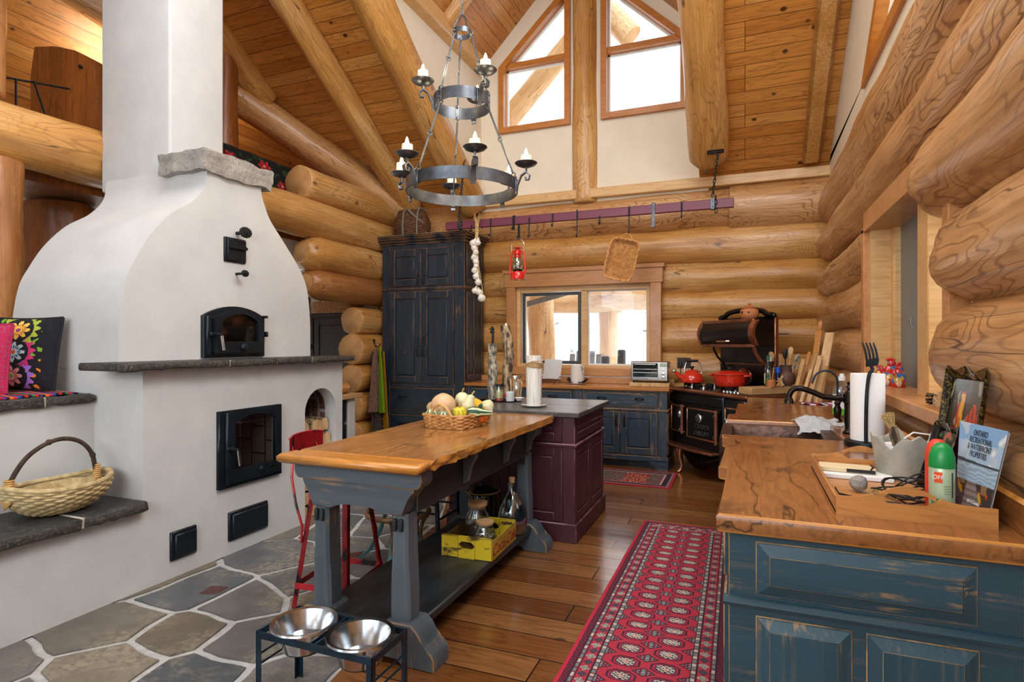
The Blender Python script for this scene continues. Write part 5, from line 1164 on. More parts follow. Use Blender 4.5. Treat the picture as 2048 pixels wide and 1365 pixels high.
def bottle(x, y, label, name, gm, capm, liquid=None, s=1.0):
    t = thing(name, label, 'bottle', stp(x, y, .992)); b = MB(); b.lathe([(0, 0), (.03, 0), (.032, .006), (.032, .16), (.026, .19), (.012, .225), (.011, .27), (.013, .272), (.013, .28), (0, .28)], n=20); b.xf(Matrix.Scale(s, 4)); b.obj('glass', gm, t)
    b = MB(); b.lathe([(0, .255), (.0145, .255), (.0145, .30), (0, .302)], n=16); b.xf(Matrix.Scale(s, 4)); b.obj('cap', capm, t)
    if liquid: b = MB(); b.lathe([(0, .004), (.029, .004), (.029, .085), (0, .085)], n=18); b.xf(Matrix.Scale(s, 4)); b.obj('oil', liquid, t)
    return t
t = bottle(1.12, .36, 'clear oil bottle with green neck and golden oil on the stove block', 'oil_bottle', 'bottlegreen', flat('green_cap', '1f5f3a', .4), flat('olive_oil', '7a7a1c', .1))
b = MB(); b.box(-.034, -.028, -.02, .03, .03, .13, .002); b.obj('label', flat('cream_label', 'ded9b8', .6), t)
t = bottle(1.07, .44, 'dark vinegar bottle with pale stopper behind the oil bottle', 'vinegar_bottle', flat('dark_bottle', '15171c', .1), flat('pale_cap', 'c9c4bb', .4), None, .95)
bx = thing('salt_tub', 'small bright blue capped tub between the bottles and the clay jug', 'tub', stp(1.10, .50, .992)); b = MB(); b.lathe([(0, 0), (.022, 0), (.022, .13), (0, .13)], n=18); b.obj('tub', flat('navy_tub', '1c2450', .4), bx); b = MB(); b.lathe([(0, .13), (.024, .13), (.024, .185), (0, .187)], n=18); b.obj('cap', flat('bright_blue', '1658c8', .3), bx)
mg = thing('clay_mug', 'small terracotta mug holding wooden spreaders in front of the oil bottle', 'mug', stp(1.16, .36, .992)); b = MB(); b.lathe([(0, 0), (.036, 0), (.042, .02), (.038, .07), (.034, .07), (.036, .02), (0, .01)], n=20); b.obj('mug', 'terra', mg); b = MB(); b.tube(arc((.05, .0, .035), .022, -110, 110, 8), .006, 8); b.obj('handle', 'terra', mg)
for i, (dx, a, l) in enumerate(((.0, -.12, 'pale wooden spreader leaning left in the terracotta mug'), (.01, .1, 'taller wooden spreader leaning right in the terracotta mug'))):
    b = MB(); b.box(-.006, .006, -.003, .003, .015, .16+.03*i, .002); o = b.obj('wooden_spreader', 'fence'); o.location = Vector(mg.location)+Vector((.005*i, 0, 0)); o.rotation_euler = (0, a, .5); tag(o, l, 'spreader')
dw = thing('driftwood', 'small knotted piece of pale driftwood beside the terracotta mug', 'driftwood', stp(1.16, .47, .992)); r = random.Random(9); b = MB()
for k in range(5): b.tube([(r.uniform(-.03, .03), r.uniform(-.02, .02), .006), (r.uniform(-.02, .02), 0, .05), (r.uniform(-.035, .035), r.uniform(-.02, .02), r.uniform(.08, .12))], [.016, .013, .007], 8)
b.obj('wood', 'straw', dw)
jg = thing('clay_jug', 'dark fired clay jug with carved belly holding wooden utensils', 'jug', stp(1.10, .60, .992))
b = MB(); b.lathe([(0, 0), (.05, 0), (.078, .03), (.088, .07), (.078, .115), (.054, .14), (.05, .185), (.058, .205), (.052, .205), (.044, .185), (.046, .14), (.07, .115), (0, .02)], n=32); b.obj('jug', 'clay', jg)
b = MB(); b.tube([(-.05, 0, .185), (-.085, 0, .175), (-.098, 0, .14), (-.088, 0, .10)], .012, 10); b.obj('handle', 'clay', jg)
for i, (dx, a, c_, h, m_, l) in enumerate(((-.03, -.35, .1, .33, 'fence', 'thin wooden spoon leaning farthest left in the clay jug'), (-.012, -.2, -.15, .30, 'cutwood', 'pale wooden spatula leaning left in the clay jug'), (.0, -.03, .1, .34, 'black', 'black slotted turner upright in the clay jug'), (.014, .10, -.1, .36, 'cutwood', 'tall pale wooden spoon in the middle of the clay jug'), (.03, .28, .1, .30, 'bark', 'broad grey wooden paddle leaning right in the clay jug'))):
    t = thing('kitchen_utensil', l, 'utensil', (jg.location.x+dx, jg.location.y, jg.location.z+.03), rot=(c_, a, 0), group='utensils in the clay jug'); b = MB(); b.tube([(0, 0, 0), (0, 0, h*.72)], .006, 8); b.obj('shaft', m_, t)
    b = MB(); b.lathe([(0, h*.68), (.012, h*.70), (.024, h*.84), (.022, h*.95), (0, h)], n=14, sy=.25); b.obj('blade', m_, t)
# ================================================================= on the island
def stands(name, label, cat, x, y, z, rz=0, group=None): return thing(name, label, cat, (x, y, z), rz, group)
tr = stands('round_tray', 'low black tray holding bark logs and jars on the island top', 'tray', -1.93, 4.56, .925)
b = MB(); b.lathe([(0, 0), (.165, 0), (.185, .010), (.188, .022), (.18, .020), (.162, .008), (0, .007)], n=40, sy=.78); b.obj('tray', 'black', tr)
def barklog(b, pts, rs, seed):
    pts = [Vector(p_) for p_ in pts]; V = []; F = []; n = 18; k = len(pts)
    fine = []
    for i in range(k-1):
        for j in range(5): t = j/5; fine.append((pts[i].lerp(pts[i+1], t), rs[i]+(rs[i+1]-rs[i])*t))
    fine.append((pts[-1], rs[-1]))
    for p_, r_ in fine:
        for j in range(n):
            a = 2*PI*j/n; q = r_*(1+.10*noise.noise(Vector((math.cos(a)*2+seed, math.sin(a)*2, p_.z*9)))+.06*noise.noise(Vector((math.cos(a)*6+seed, math.sin(a)*6, p_.z*20)))); V.append((p_.x+q*math.cos(a), p_.y+q*math.sin(a), p_.z))
    m = len(fine)
    for i in range(m-1): F += [(i*n+j, i*n+(j+1) % n, (i+1)*n+(j+1) % n, (i+1)*n+j) for j in range(n)]
    F += [tuple(range(n))[::-1], tuple((m-1)*n+j for j in range(n))]; b._new(V, F)
lg = stands('bark_log_candlestick', 'short grey bark log on the black tray with an iron rod standing on it', 'candlestick', -1.985, 4.52, .934)
b = MB(); barklog(b, [(0, 0, 0), (-.006, 0, .12), (.004, 0, .25), (-.004, 0, .345)], [.036, .038, .042, .038], 3); b.obj('log', 'bark', lg)
b = MB(); barklog(b, [(-.004, 0, .35), (0, 0, .475)], [.037, .040], 5); b.obj('log_top', 'bark', lg)
b = MB(); b.tube([(0, 0, .47), (.004, 0, .54), (-.004, 0, .62)], .011, 8); b.tube([(-.022, -.01, .602), (.0, -.014, .585), (.022, -.006, .57)], .007, 8); b.tube([(.02, -.01, .60), (0, -.012, .584), (-.015, -.01, .565)], .007, 8); b.obj('iron_rod', 'iron', lg)
lg = stands('bark_log_candlestick', 'tall bent brown bark log with a pale nub on top, on the black tray', 'candlestick', -1.90, 4.66, .934)
b = MB(); barklog(b, [(.012, 0, 0), (-.012, 0, .12), (-.004, 0, .25), (.01, 0, .38), (-.012, 0, .53), (-.035, 0, .63)], [.046, .045, .044, .045, .046, .043], 9); b.obj('log', 'barkbrown', lg)
b = MB(); b.lathe([(0, 0), (.011, 0), (.009, .022), (0, .024)], (-.02, 0, .628), 12); b.obj('wick_nub', 'whitepaint', lg)
sj = stands('spice_jar', 'glass jar of layered peppers with black lid on the tray', 'jar', -1.885, 4.435, .934)
b = MB(); b.lathe([(0, 0), (.033, 0), (.035, .01), (.035, .10), (.030, .115), (.030, .122), (0, .122)], n=24); b.obj('glass', 'jar', sj)
b = MB(); b.lathe([(0, .003), (.031, .003), (.031, .025), (0, .025)], n=20); b.obj('red_layer', flat('pepper_red', 'a8331f', .5), sj)
b = MB(); b.lathe([(0, .026), (.031, .026), (.031, .09), (0, .09)], n=20); b.obj('pickle_layer', mottled('pickled_peppers', '8d8a3c', 'd9cf9a', 60, .4), sj)
b = MB(); b.lathe([(0, .12), (.035, .12), (.035, .14), (0, .142)], n=24); b.obj('lid', 'black', sj)
wj = stands('sugar_jar', 'small clear jar with white contents and a red tag on the tray', 'jar', -1.80, 4.46, .934)
b = MB(); b.lathe([(0, 0), (.034, 0), (.036, .01), (.036, .075), (.032, .08), (0, .08)], n=24); b.obj('jar', flat('frosted_white_glass', 'c9ccd0', .2), wj)
b = MB(); b.lathe([(0, 0), (.014, 0), (.014, .004), (0, .004)], n=14, mat=T(-.036, -.022, .05, PI/2, 0, -.6)); b.obj('tag', flat('red_tag', 'b8322c', .5), wj)
cn = stands('cinnamon_bag', 'clear bag of cinnamon sticks standing on the tray beside the white shaved log', 'bag', -1.80, 4.60, .934)
r = random.Random(5)
for k in range(9):
    b = MB(); x, y = r.uniform(-.035, .035), r.uniform(-.02, .02); b.tube([(x, y, .008), (x*1.3+r.uniform(-.01, .01), y, .15+r.uniform(0, .03))], .007, 8); b.obj('cinnamon_stick', 'cutwood' if k % 3 else 'fence', cn)
b = MB(); b.lathe([(0, 0), (.05, .0), (.055, .06), (.05, .13), (.03, .17), (.05, .20), (.046, .20), (.026, .17)], n=18, sy=.7, wob=lambda a, z: 1+.06*math.sin(a*5+z*30)); b.obj('plastic_bag', 'jar', cn)
ds = stands('small_dish', 'small white dish in front of the cinnamon on the tray', 'dish', -1.745, 4.52, .934)
b = MB(); b.lathe([(0, 0), (.022, 0), (.040, .025), (.037, .026), (.02, .006), (0, .005)], n=24); b.obj('dish', 'white', ds)
pl = stands('glass_plate', 'clear glass plate under the white shaved log on the island', 'plate', -1.505, 4.22, .925)
b = MB(); b.lathe([(0, 0), (.07, 0), (.105, .010), (.106, .014), (.07, .006), (0, .006)], n=40); b.obj('plate', 'demijohn', pl)
sl = stands('shaved_log', 'white shaved wood log tied with jute twine, standing on a glass plate', 'log', -1.505, 4.22, .932)
b = MB(); b.lathe([(0, 0), (.056, 0), (.058, .1), (.060, .25), (.061, .385), (0, .387)], n=36, wob=lambda a, z: 1+.035*math.sin(a*11+2*math.sin(a*3))+.02*math.sin(a*23)); b.obj('log', 'shave', sl)
b = MB()
for k in range(5): b.tube([(.0625*math.cos(a*PI/14), .0625*math.sin(a*PI/14), .30+k*.007+.005*math.sin(a*PI/14*2+k)) for a in range(28)], .0045, 6, True)
b.tube([(-.02, -.064, .33), (.02, -.07, .345), (.06, -.05, .345)], .0035, 6); b.obj('twine', 'twine', sl)

# ================================================================= gourd basket on the table
gb = stands('gourd_basket', 'shallow golden wicker basket of gourds on the pine table', 'basket', -1.645, 3.215, .905, rad(-4))
b = MB(); se = superell(.150, .195, 5)
def pth(t, h):
    x, y, ox, oy = se(t, h, .90+.12*h); return x, y, .008+.075*h, ox, oy
weave(b, pth, 8, 30, .006, .0075, 0, 0, 4)
for k in range(30): t = (k+.5)/30; p0, p1 = pth(t, 0), pth(t, 1); b.tube([p0[:3], p1[:3]], .005, 6)
b.obj('woven_sides', 'wicker', gb)
b = MB()
for i in range(16): x = -.12+.24*i/15; b.tube([(x, -.165+.33*k/12, .006+.003*math.cos(PI*(k+i))) for k in range(13)], .007, 5)
b.obj('woven_base', 'wicker', gb)
for s_ in (-1, 1):
    b = MB(); b.tube([(-.075, s_*.19, .03), (-.07, s_*.197, .09), (-.04, s_*.20, .135), (0, s_*.20, .15), (.04, s_*.20, .135), (.07, s_*.197, .09), (.075, s_*.19, .03)], .009, 8)
    for q in (-.072, .072):
        for k in range(4): b.tube([(q+.012*math.cos(a*PI/5), s_*.195+.012*math.sin(a*PI/5), .055+k*.009) for a in range(10)], .003, 5, True)
    b.obj('arched_handle', 'rattan', gb)
def ribbed(n, amp): return lambda a, z: 1+amp*math.cos(a*n)
def gourd(name, label, x, y, z, prof, mats, rot=(0, 0, 0), wob=None, stem=True, parts=None, sc=1.0):
    t = thing(name, label, 'gourd', (x, y, z), rot=rot); b = MB(); b.lathe([(q*sc, w*sc) for q, w in prof], n=28, wob=wob); b.obj('flesh', mats, t)
    zt_ = prof[-1][1]*sc
    if stem: b = MB(); b.tube([(0, 0, zt_-.004), (.002, 0, zt_+.012), (.008, 0, zt_+.024)], [.007, .005, .006], 8); b.obj('stem', 'straw', t)
    return t
def striped(name, a, bcol, n, lo=.3, hi=.5):
    g = G(name); v = g.n('TexCoord', out=3); sx = g.n('SeparateXYZ', (v,)); sy = sx.node.outputs[1]
    an = g.math('ARCTAN2', sy, sx); w = g.math('SINE', g.math('ADD', g.math('MULTIPLY', an, float(n)), g.math('MULTIPLY', g.noise(g.co(), 40, 3), 2.4)))
    return g.set(g.ramp(g.math('MULTIPLY_ADD', w, .5, .5), (lo, a), (hi, bcol)), .4)
M['squash'] = mottled('butternut_skin', 'd2a878', 'dfbb90', 8, .5)
M['palegourd'] = mottled('pale_gourd_skin', 'd9d09c', 'e8e2bc', 10, .4)
M['yellowsq'] = mottled('yellow_squash_skin', 'e0a81e', 'efc440', 8, .35)
st1 = striped('yellow_ribbed_gourd_skin', 'e6d84a', 'c9b72c', 10); st2 = striped('green_white_striped_skin', '24503a', 'd9d8a8', 5, .55, .62); st3 = striped('pale_green_striped_skin', 'dcdcb8', '4c7a52', 6, .45, .55)
bt = [(0, 0), (.03, .002), (.062, .02), (.076, .06), (.070, .10), (.048, .135), (.036, .165), (.036, .215), (.03, .235), (0, .242)]
gourd('butternut_squash', 'large tan butternut squash whose neck points left, topmost in the gourd basket', -1.665, 3.13, 1.045, bt, 'squash', (0, rad(-100), rad(-32)), sc=.98)
rd = [(0, 0), (.03, .003), (.045, .025), (.048, .05), (.038, .08), (.02, .095), (0, .10)]
pr_ = [(0, 0), (.03, .003), (.045, .03), (.044, .055), (.028, .085), (.022, .115), (0, .125)]
gourd('white_gourd', 'round cream gourd on top just right of the butternut squash', -1.672, 3.32, 1.005, rd, 'palegourd', (.1, .1, 0), ribbed(8, .03), sc=1.0)
gourd('white_gourd', 'pale pear-shaped gourd in the middle behind the yellow ribbed one', -1.60, 3.24, .99, pr_, 'palegourd', (.0, .35, 0), None, sc=.92)
gourd('white_gourd', 'cream pear-shaped gourd at the right end of the basket, neck down', -1.505, 3.33, 1.058, pr_, 'palegourd', (0, rad(166), 0), None, sc=.85)
sq = gourd('yellow_squash', 'bright yellow squash with a dark green blossom end lying across the basket', -1.655, 3.40, 1.035, [(0, 0), (.022, .003), (.032, .02), (.038, .07), (.036, .12), (.03, .15), (.026, .165), (0, .17)], 'yellowsq', (0, rad(97), rad(-38)), stem=False)
b = MB(); b.lathe([(.0, .172), (.018, .171), (.025, .165), (.028, .155), (.0, .155)], n=20); b.obj('blossom_end', flat('dark_green_tip', '2c4a2c', .5), sq)
gourd('ribbed_gourd', 'small yellow ribbed gourd at the front of the basket', -1.562, 3.085, .968, [(0, .008), (.02, 0), (.037, .018), (.041, .04), (.033, .063), (.014, .072), (0, .067)], st1, (.25, 0, 0), ribbed(10, .07))
gourd('striped_gourd', 'long dark green gourd with pale stripes beside the yellow ribbed gourd', -1.545, 3.14, 1.002, [(0, 0), (.024, .004), (.034, .03), (.031, .06), (.02, .095), (.016, .13), (.014, .145), (0, .148)], st2, (0, rad(93), rad(28)), ribbed(8, .03), stem=False)
gourd('striped_gourd', 'small pale and green striped gourd under the arched handle', -1.676, 3.07, .940, rd, st3, (.2, .2, 0), ribbed(8, .05), sc=.75)
gourd('striped_gourd', 'pale green striped gourd at the left front corner of the basket', -1.752, 3.10, .940, rd, st3, (0, -.3, .4), ribbed(8, .05), sc=.8)
gourd('green_gourd', 'plain dull green gourd low at the front, between the handle and the yellow one', -1.625, 3.075, .935, rd, flat('dull_green_gourd', '5d7350', .45), (.2, .2, 0), sc=.75)
gourd('orange_gourd', 'small orange gourd showing beside the basket rim at the right end', -1.50, 3.24, .935, rd, flat('orange_gourd_skin', 'd9691c', .4), (.2, .2, 0), sc=.75)

# ================================================================= on the lower shelf
ck = stands('soda_crate', 'weathered yellow wooden soda crate with red script lettering on the black shelf', 'crate', -1.50, 3.225, .171, rad(2))
CY = mottled('scuffed_yellow_paint', '4a3c1e', 'dcc020', 8, .55, 0, .2, (1, 1, 3), .37, .47); CB = mottled('brown_crate_wood', '4e3a1c', '8a6a30', 12, .7, 0, .2, (.3, .3, 1))
for y in (-.195, .195):
    b = MB(); O = [(-.16, 0), (.16, 0), (.16, .125), (-.16, .125)]
    s_ = -1 if y < 0 else 1; Hh = [(.05*math.cos(PI*2*k/20)*(1.0)+.0, .075+.02*math.sin(PI*2*k/20)) for k in range(20)]
    # board with an oval hand hole: four blocks round the hole plus its rim
    b.box(-.16, -.052, y-.009, y+.009, 0, .125, .003, 1); b.box(.052, .16, y-.009, y+.009, 0, .125, .003, 1); b.box(-.052, .052, y-.009, y+.009, 0, .052, .0); b.box(-.052, .052, y-.009, y+.009, .096, .125, .0)
    for q in (-1, 1):
        for w in (-1, 1): b.prism([(q*.052, .074+w*.022), (q*.052, .074), (q*.046, .074+w*.008), (q*.036, .074+w*.017), (q*.026, .074+w*.022)], y-.009, y+.009, 'y')
    b.obj('end_board', [CY, CB], ck, label='yellow end board with oval hand hole' if y < 0 else None)
for x in (-.155, .155): b = MB(); b.box(x-.006, x+.006, -.186, .186, 0, .11, .003, 1); b.obj('side_board', [mottled('faded_yellow_side', '7a5a1e', 'c49a2a', 8, .6, 0, .2, (3, .3, 1)) if x > 0 else CB, CB], ck)
b = MB(); b.box(-.15, .15, -.186, .186, 0, .012); b.obj('bottom', CB, ck)
text('crate_lettering', 'Coca-Cola', .088, flat('faded_red_lettering', '8e1f1a', .6), ck, (.1625, .0, .052), (PI/2, 0, PI/2), .0006, 'CENTER', 1.05, .35)
def clampjar(x, y, z, rr, h, label, fill, cat='jar'):
    t = stands('storage_jar', label, cat, x, y, z); b = MB()
    b.lathe([(0, 0), (rr*.92, 0), (rr, .012), (rr, h*.55), (rr*.92, h*.72), (rr*.72, h*.82), (rr*.70, h*.9), (rr*.74, h*.92), (rr*.74, h*.95), (rr*.66, h*.95), (rr*.66, h*.84), (rr*.88, h*.72), (rr*.95, h*.5), (rr*.94, .016), (0, .014)], n=32); b.obj('glass', 'jar', t)
    b = MB(); b.lathe([(0, h*.88), (rr*.62, h*.88), (rr*.64, h*.95), (rr*.80, h*.955), (rr*.82, h*1.04), (0, h*1.045)], n=28); b.obj('cork_lid', 'cork', t)
    if fill: b = MB(); b.lathe([(0, .018), (rr*.92, .018), (rr*.92, h*.5), (0, h*.52)], n=28); b.obj('contents', fill, t)
    return t
g = G('mixed_beans'); vv = g.vor(g.co(), 85, out=1); M['beans'] = g.set(g.ramp(g.n('SeparateColor', (vv,)), (.2, '2c1c16'), (.4, 'd9c68a'), (.6, 'e8dfc0'), (.8, '7a3a20')), .5)
clampjar(-1.545, 3.285, .183, .074, .235, 'larger cork-lidded glass jar of reddish contents in the yellow crate', mottled('dark_red_lentils', '3a2a2a', '6e5048', 60, .6))
clampjar(-1.44, 3.165, .183, .066, .165, 'smaller cork-lidded glass jar of mixed beans in the yellow crate', 'beans')
ckk = stands('stoneware_crock', 'dark glazed lidded crock behind the jars on the black shelf', 'crock', -1.665, 3.62, .17)
b = MB(); b.lathe([(0, 0), (.085, 0), (.098, .02), (.10, .16), (.098, .21), (.092, .225), (0, .225)], n=36); b.obj('crock', flat('brown_black_glaze', '14100e', .12, Coat_Weight=.5), ckk)
b = MB(); b.lathe([(.0, .224), (.104, .224), (.116, .234), (.117, .24), (.10, .247), (.06, .262), (.022, .272), (.016, .282), (.028, .29), (0, .296)], n=36); b.obj('lid', 'brown_black_glaze' if 'brown_black_glaze' in M else 'black', ckk)
b = MB(); b.tube([(.116*math.cos(a*PI/18), .116*math.sin(a*PI/18), .237) for a in range(36)], .005, 6, True); b.obj('rim', flat('tan_rim', '8a6a48', .4), ckk)
dj = stands('demijohn', 'corked clear glass demijohn at the far end of the black shelf', 'bottle', -1.425, 3.56, .17)
b = MB(); b.lathe([(0, .006), (.085, 0), (.098, .015), (.103, .08), (.098, .14), (.075, .20), (.042, .245), (.026, .275), (.023, .315), (.029, .318), (.029, .328), (.018, .33), (.018, .28), (.038, .245), (.07, .20), (.093, .14), (.098, .08), (.092, .018), (0, .014)], n=36); b.obj('glass', 'demijohn', dj)
b = MB(); b.lathe([(0, .305), (.016, .305), (.021, .36), (0, .362)], n=18); b.obj('cork', 'cork', dj)

# ================================================================= stools
rs = stands('metal_stool', 'chipped red metal work stool with a low curved backrest beside the table', 'stool', -2.10, 2.67, 0, rad(7))
b = MB(); b.lathe([(0, .565), (.165, .565), (.172, .57), (.172, .615), (.165, .62), (.150, .622), (0, .612)], n=40); b.obj('seat', 'chipred', rs)
for sx in (-1, 1):
    for sy in (-1, 1):
        b = MB(); p0, p1 = Vector((sx*.165, sy*.215, 0)), Vector((sx*.115, sy*.125, .575)); d = (p1-p0); a = math.atan2(sy, sx)
        for k in (0, 1):
            o_ = Vector((-sx*.03, 0, 0)) if k else Vector((0, -sy*.03, 0))
            vs, fs = b._new([p0, p0+o_, p1+o_, p1], [(0, 1, 2, 3)], False); bmesh.ops.solidify(b.b, geom=fs, thickness=.004)
        b.obj('leg', 'chipred', rs)
        b = MB(); b.lathe([(0, 0), (.014, 0), (.014, .012), (0, .012)], p0, 10); b.obj('foot_glide', 'steel', rs)
for z in (.12,):
    c_ = [Vector((sx*(.165-.05*z/.575), sy*(.215-.09*z/.575), z)) for sx, sy in ((-1, -1), (1, -1), (1, 1), (-1, 1))]
    for i in range(4):
        p0, p1 = c_[i], c_[(i+1) % 4]; b = MB(); b.box(0, (p1-p0).length, -.003, .003, -.016, .016, .001, mat=Matrix.Translation(p0) @ (p1-p0).to_track_quat('X', 'Z').to_matrix().to_4x4()); b.obj('stretcher', 'chipred', rs)
b = MB(); b.grid(lambda u, v: (-.215-.035*math.sin(PI*u), -.16+.32*u, .80+.105*v-.012*abs(2*u-1)**4*v), 14, 4, .006); b.tube([(-.216-.035*math.sin(PI*u/14), -.16+.32*u/14, .905-.012*abs(2*u/14-1)**4) for u in range(15)], .005, 6); b.obj('backrest', 'chipred', rs)
for sy in (-1, 1): b = MB(); b.tube([(-.137, sy*.166, .34), (-.137, sy*.160, .43), (-.175, sy*.158, .54), (-.215, sy*.14, .68), (-.22, sy*.12, .80), (-.245, sy*.10, .86)], .007, 8); b.obj('back_rod', 'chipred', rs)
ts = stands('swivel_stool', 'teal iron pedestal stool with a bent wood foot ring, half hidden under the table', 'stool', -2.10, 3.25, 0, rad(20))
b = MB(); b.lathe([(0, .60), (.15, .60), (.165, .612), (.165, .63), (.15, .64), (0, .642)], n=36); b.obj('seat', 'brownmetal', ts)
b = MB(); b.lathe([(0, .28), (.03, .28), (.03, .60), (0, .60)], n=16); b.obj('column', 'tealiron', ts)
b = MB(); b.tube([(.20*math.cos(a*PI/20), .20*math.sin(a*PI/20), .315) for a in range(40)], .016, 10, True); b.obj('foot_ring', 'brownmetal', ts)
for k in range(4):
    m = Matrix.Rotation(k*PI/2, 4, 'Z')
    prf = [(.05, .60), (.055, .45), (.075, .32), (.12, .18), (.18, .07), (.25, .01)]; V = []; F = []
    for i, (x, z) in enumerate(prf):
        for q, w in ((-.004, -.02), (.004, -.02), (.004, .02), (-.004, .02)): V.append(m @ Vector((x+q*2, w, z+q)))
    for i in range(5): F += [(i*4+j, i*4+(j+1) % 4, i*4+4+(j+1) % 4, i*4+4+j) for j in range(4)]
    F += [(0, 1, 2, 3), (23, 22, 21, 20)]; b = MB(); b._new(V, F, False); b.obj('leg', 'tealiron', ts)
    b = MB(); b.tube([m @ Vector(q) for q in ((.195, .0, .30), (.165, 0, .26), (.145, 0, .20), (.15, 0, .145), (.17, 0, .09))], .013, 8); b.obj('brace', 'brownmetal', ts)
ks = stands('metal_stool', 'dark blue-black metal stool standing farthest back, behind the yellow crate', 'stool', -2.12, 3.66, 0)
b = MB(); b.box(-.16, .16, -.16, .16, .58, .61, .02); b.obj('seat', 'bluesteel', ks)
for sx in (-1, 1):
    for sy in (-1, 1): b = MB(); b.tube([(sx*.19, sy*.17, 0), (sx*.13, sy*.12, .585)], .016, 8); b.obj('leg', 'bluesteel', ks)
    for z in (.2, .34): b = MB(); b.tube([(sx*(.19-.06*z/.585), -.15, z), (sx*(.19-.06*z/.585), .15, z)], .008, 6); b.obj('rung', 'bluesteel', ks)
for sy in (-1, 1):
    for z in (.24, .30): b = MB(); b.tube([(-.16, sy*(.17-.05*z/.585), z), (.16, sy*(.17-.05*z/.585), z)], .008, 6); b.obj('rung', 'bluesteel', ks)

# ================================================================= pet bowls
ps = stands('bowl_stand', 'black metal raised stand for two pet bowls in front of the table', 'stand', -1.495, 1.847, 0)
b = MB()
for y in (-.115, .115): b.box(-.265, .265, y-.003, y+.003, .272, .300, .001)
for x in (-.265, .265, -.012, .012): b.box(x-.003, x+.003, -.115, .115, .272, .300, .001)
b.obj('top_frame', 'bluesteel', ps)
for sx in (-1, 1):
    for sy in (-1, 1):
        b = MB(); b.box(-.004, .022, -.002, .002, 0, .30, .001); b.box(-.004, 0, -.002, .022, 0, .30, .001); b.xf(T(sx*.265, sy*.115, 0, rad(-sy*2.5), rad(sx*5), {(-1, -1): 0, (1, -1): PI/2, (1, 1): PI, (-1, 1): -PI/2}[(sx, sy)]) if 0 else Matrix.Translation((sx*.265, sy*.115, 0)) @ Matrix.Scale(-sx, 4, (1, 0, 0)) @ Matrix.Scale(-sy, 4, (0, 1, 0))); b.obj('leg', 'bluesteel', ps)
    for z in (.205, .165): b = MB(); b.tube([(sx*.262, -.112, z), (sx*.262, .112, z)], .004, 6); b.obj('side_rung', 'bluesteel', ps)
for x, l in ((-.135, 'stainless steel pet bowl in the half of the stand nearer the fireplace'), (.135, 'stainless steel pet bowl in the half of the stand nearer the wooden floor')):
    t = thing('pet_bowl', l, 'bowl', (-1.495+x, 1.847, .205)); b = MB()
    b.lathe([(0, .002), (.07, 0), (.082, .006), (.098, .06), (.112, .098), (.128, .102), (.131, .099), (.128, .106), (.113, .103), (.094, .06), (.078, .012), (0, .008)], n=48); b.obj('bowl', 'steel', t)
    b = MB(); b.lathe([(0, .0), (.079, 0), (.08, .004), (0, .005)], (0, 0, .016 if x > 0 else .03), 36, ); b.obj('water', glassy('still_water_%d' % (x > 0), (.9, .93, .95, 1), .25), t)
    b = MB(); b.tube([(.075*math.cos(a*PI/16), .075*math.sin(a*PI/16), .003) for a in range(32)], .005, 6, True); b.obj('rubber_ring', 'rubber', t)

# ================================================================= on the fireplace
gbk = stands('egg_basket', 'round-bottomed rope basket with dark branch handle on the slate bench', 'basket', -3.39, 1.985, .52)
b = MB()
def pth(t, h):
    a = 2*PI*t; rz_ = math.sin(PI*(.12+.42*h)); k = (.20+.80*rz_**1.1)
    x, y = .172*k*math.cos(a), .25*k*math.sin(a); z = .012+.132*h**1.3+.03*h*abs(math.sin(a))**3; L_ = math.hypot(math.cos(a), math.sin(a)); return x, y, z, math.cos(a), math.sin(a)
weave(b, pth, 13, 34, .005, .0085, 0, 0, 3); b.obj('rope_body', 'rope', gbk)
b = MB(); b.tube([pth(i/60, 1.0)[:3] for i in range(60)], .014, 8, True); b.obj('rope_rim', 'rope', gbk)
b = MB(); b.lathe([(.0, .006), (.06, .008), (.10, .03), (.125, .08), (.13, .14), (.125, .14), (.115, .08), (.09, .035), (0, .014)], n=28, sy=1.68); b.obj('lining', 'rope', gbk)
b = MB(); b.tube(smooth([(0, -.235, .14), (.0, -.215, .22), (0, -.15, .315), (.005, -.06, .372), (0, .03, .382), (0, .11, .35), (.0, .165, .28), (0, .185, .19), (0, .20, .14)], 5), .0115, 10)
for q in ((0, -.05, .375), (0, .17, .27)): b.sph(q, .016, 8, 6)
b.obj('branch_handle', 'barkdark', gbk)
for y, s_ in ((-.228, 1), (.192, .8)):
    b = MB()
    for k in range(7): b.tube([(.019*math.cos(a*PI/5)*s_, y+.019*math.sin(a*PI/5)*s_, .145+k*.011) for a in range(10)], .005, 5, True)
    for k in range(6):
        q = .008+.007*k; sg = -1 if y < 0 else 1; b.tube([(0, y+sg*.0, .15-q*.4), (q, y+sg*.012, .13-q*.5), (0, y+sg*.02, .115-q), (-q, y+sg*.012, .13-q*.5)], .0045, 5, True)
    b.obj('rattan_wrap', 'rattan', gbk)
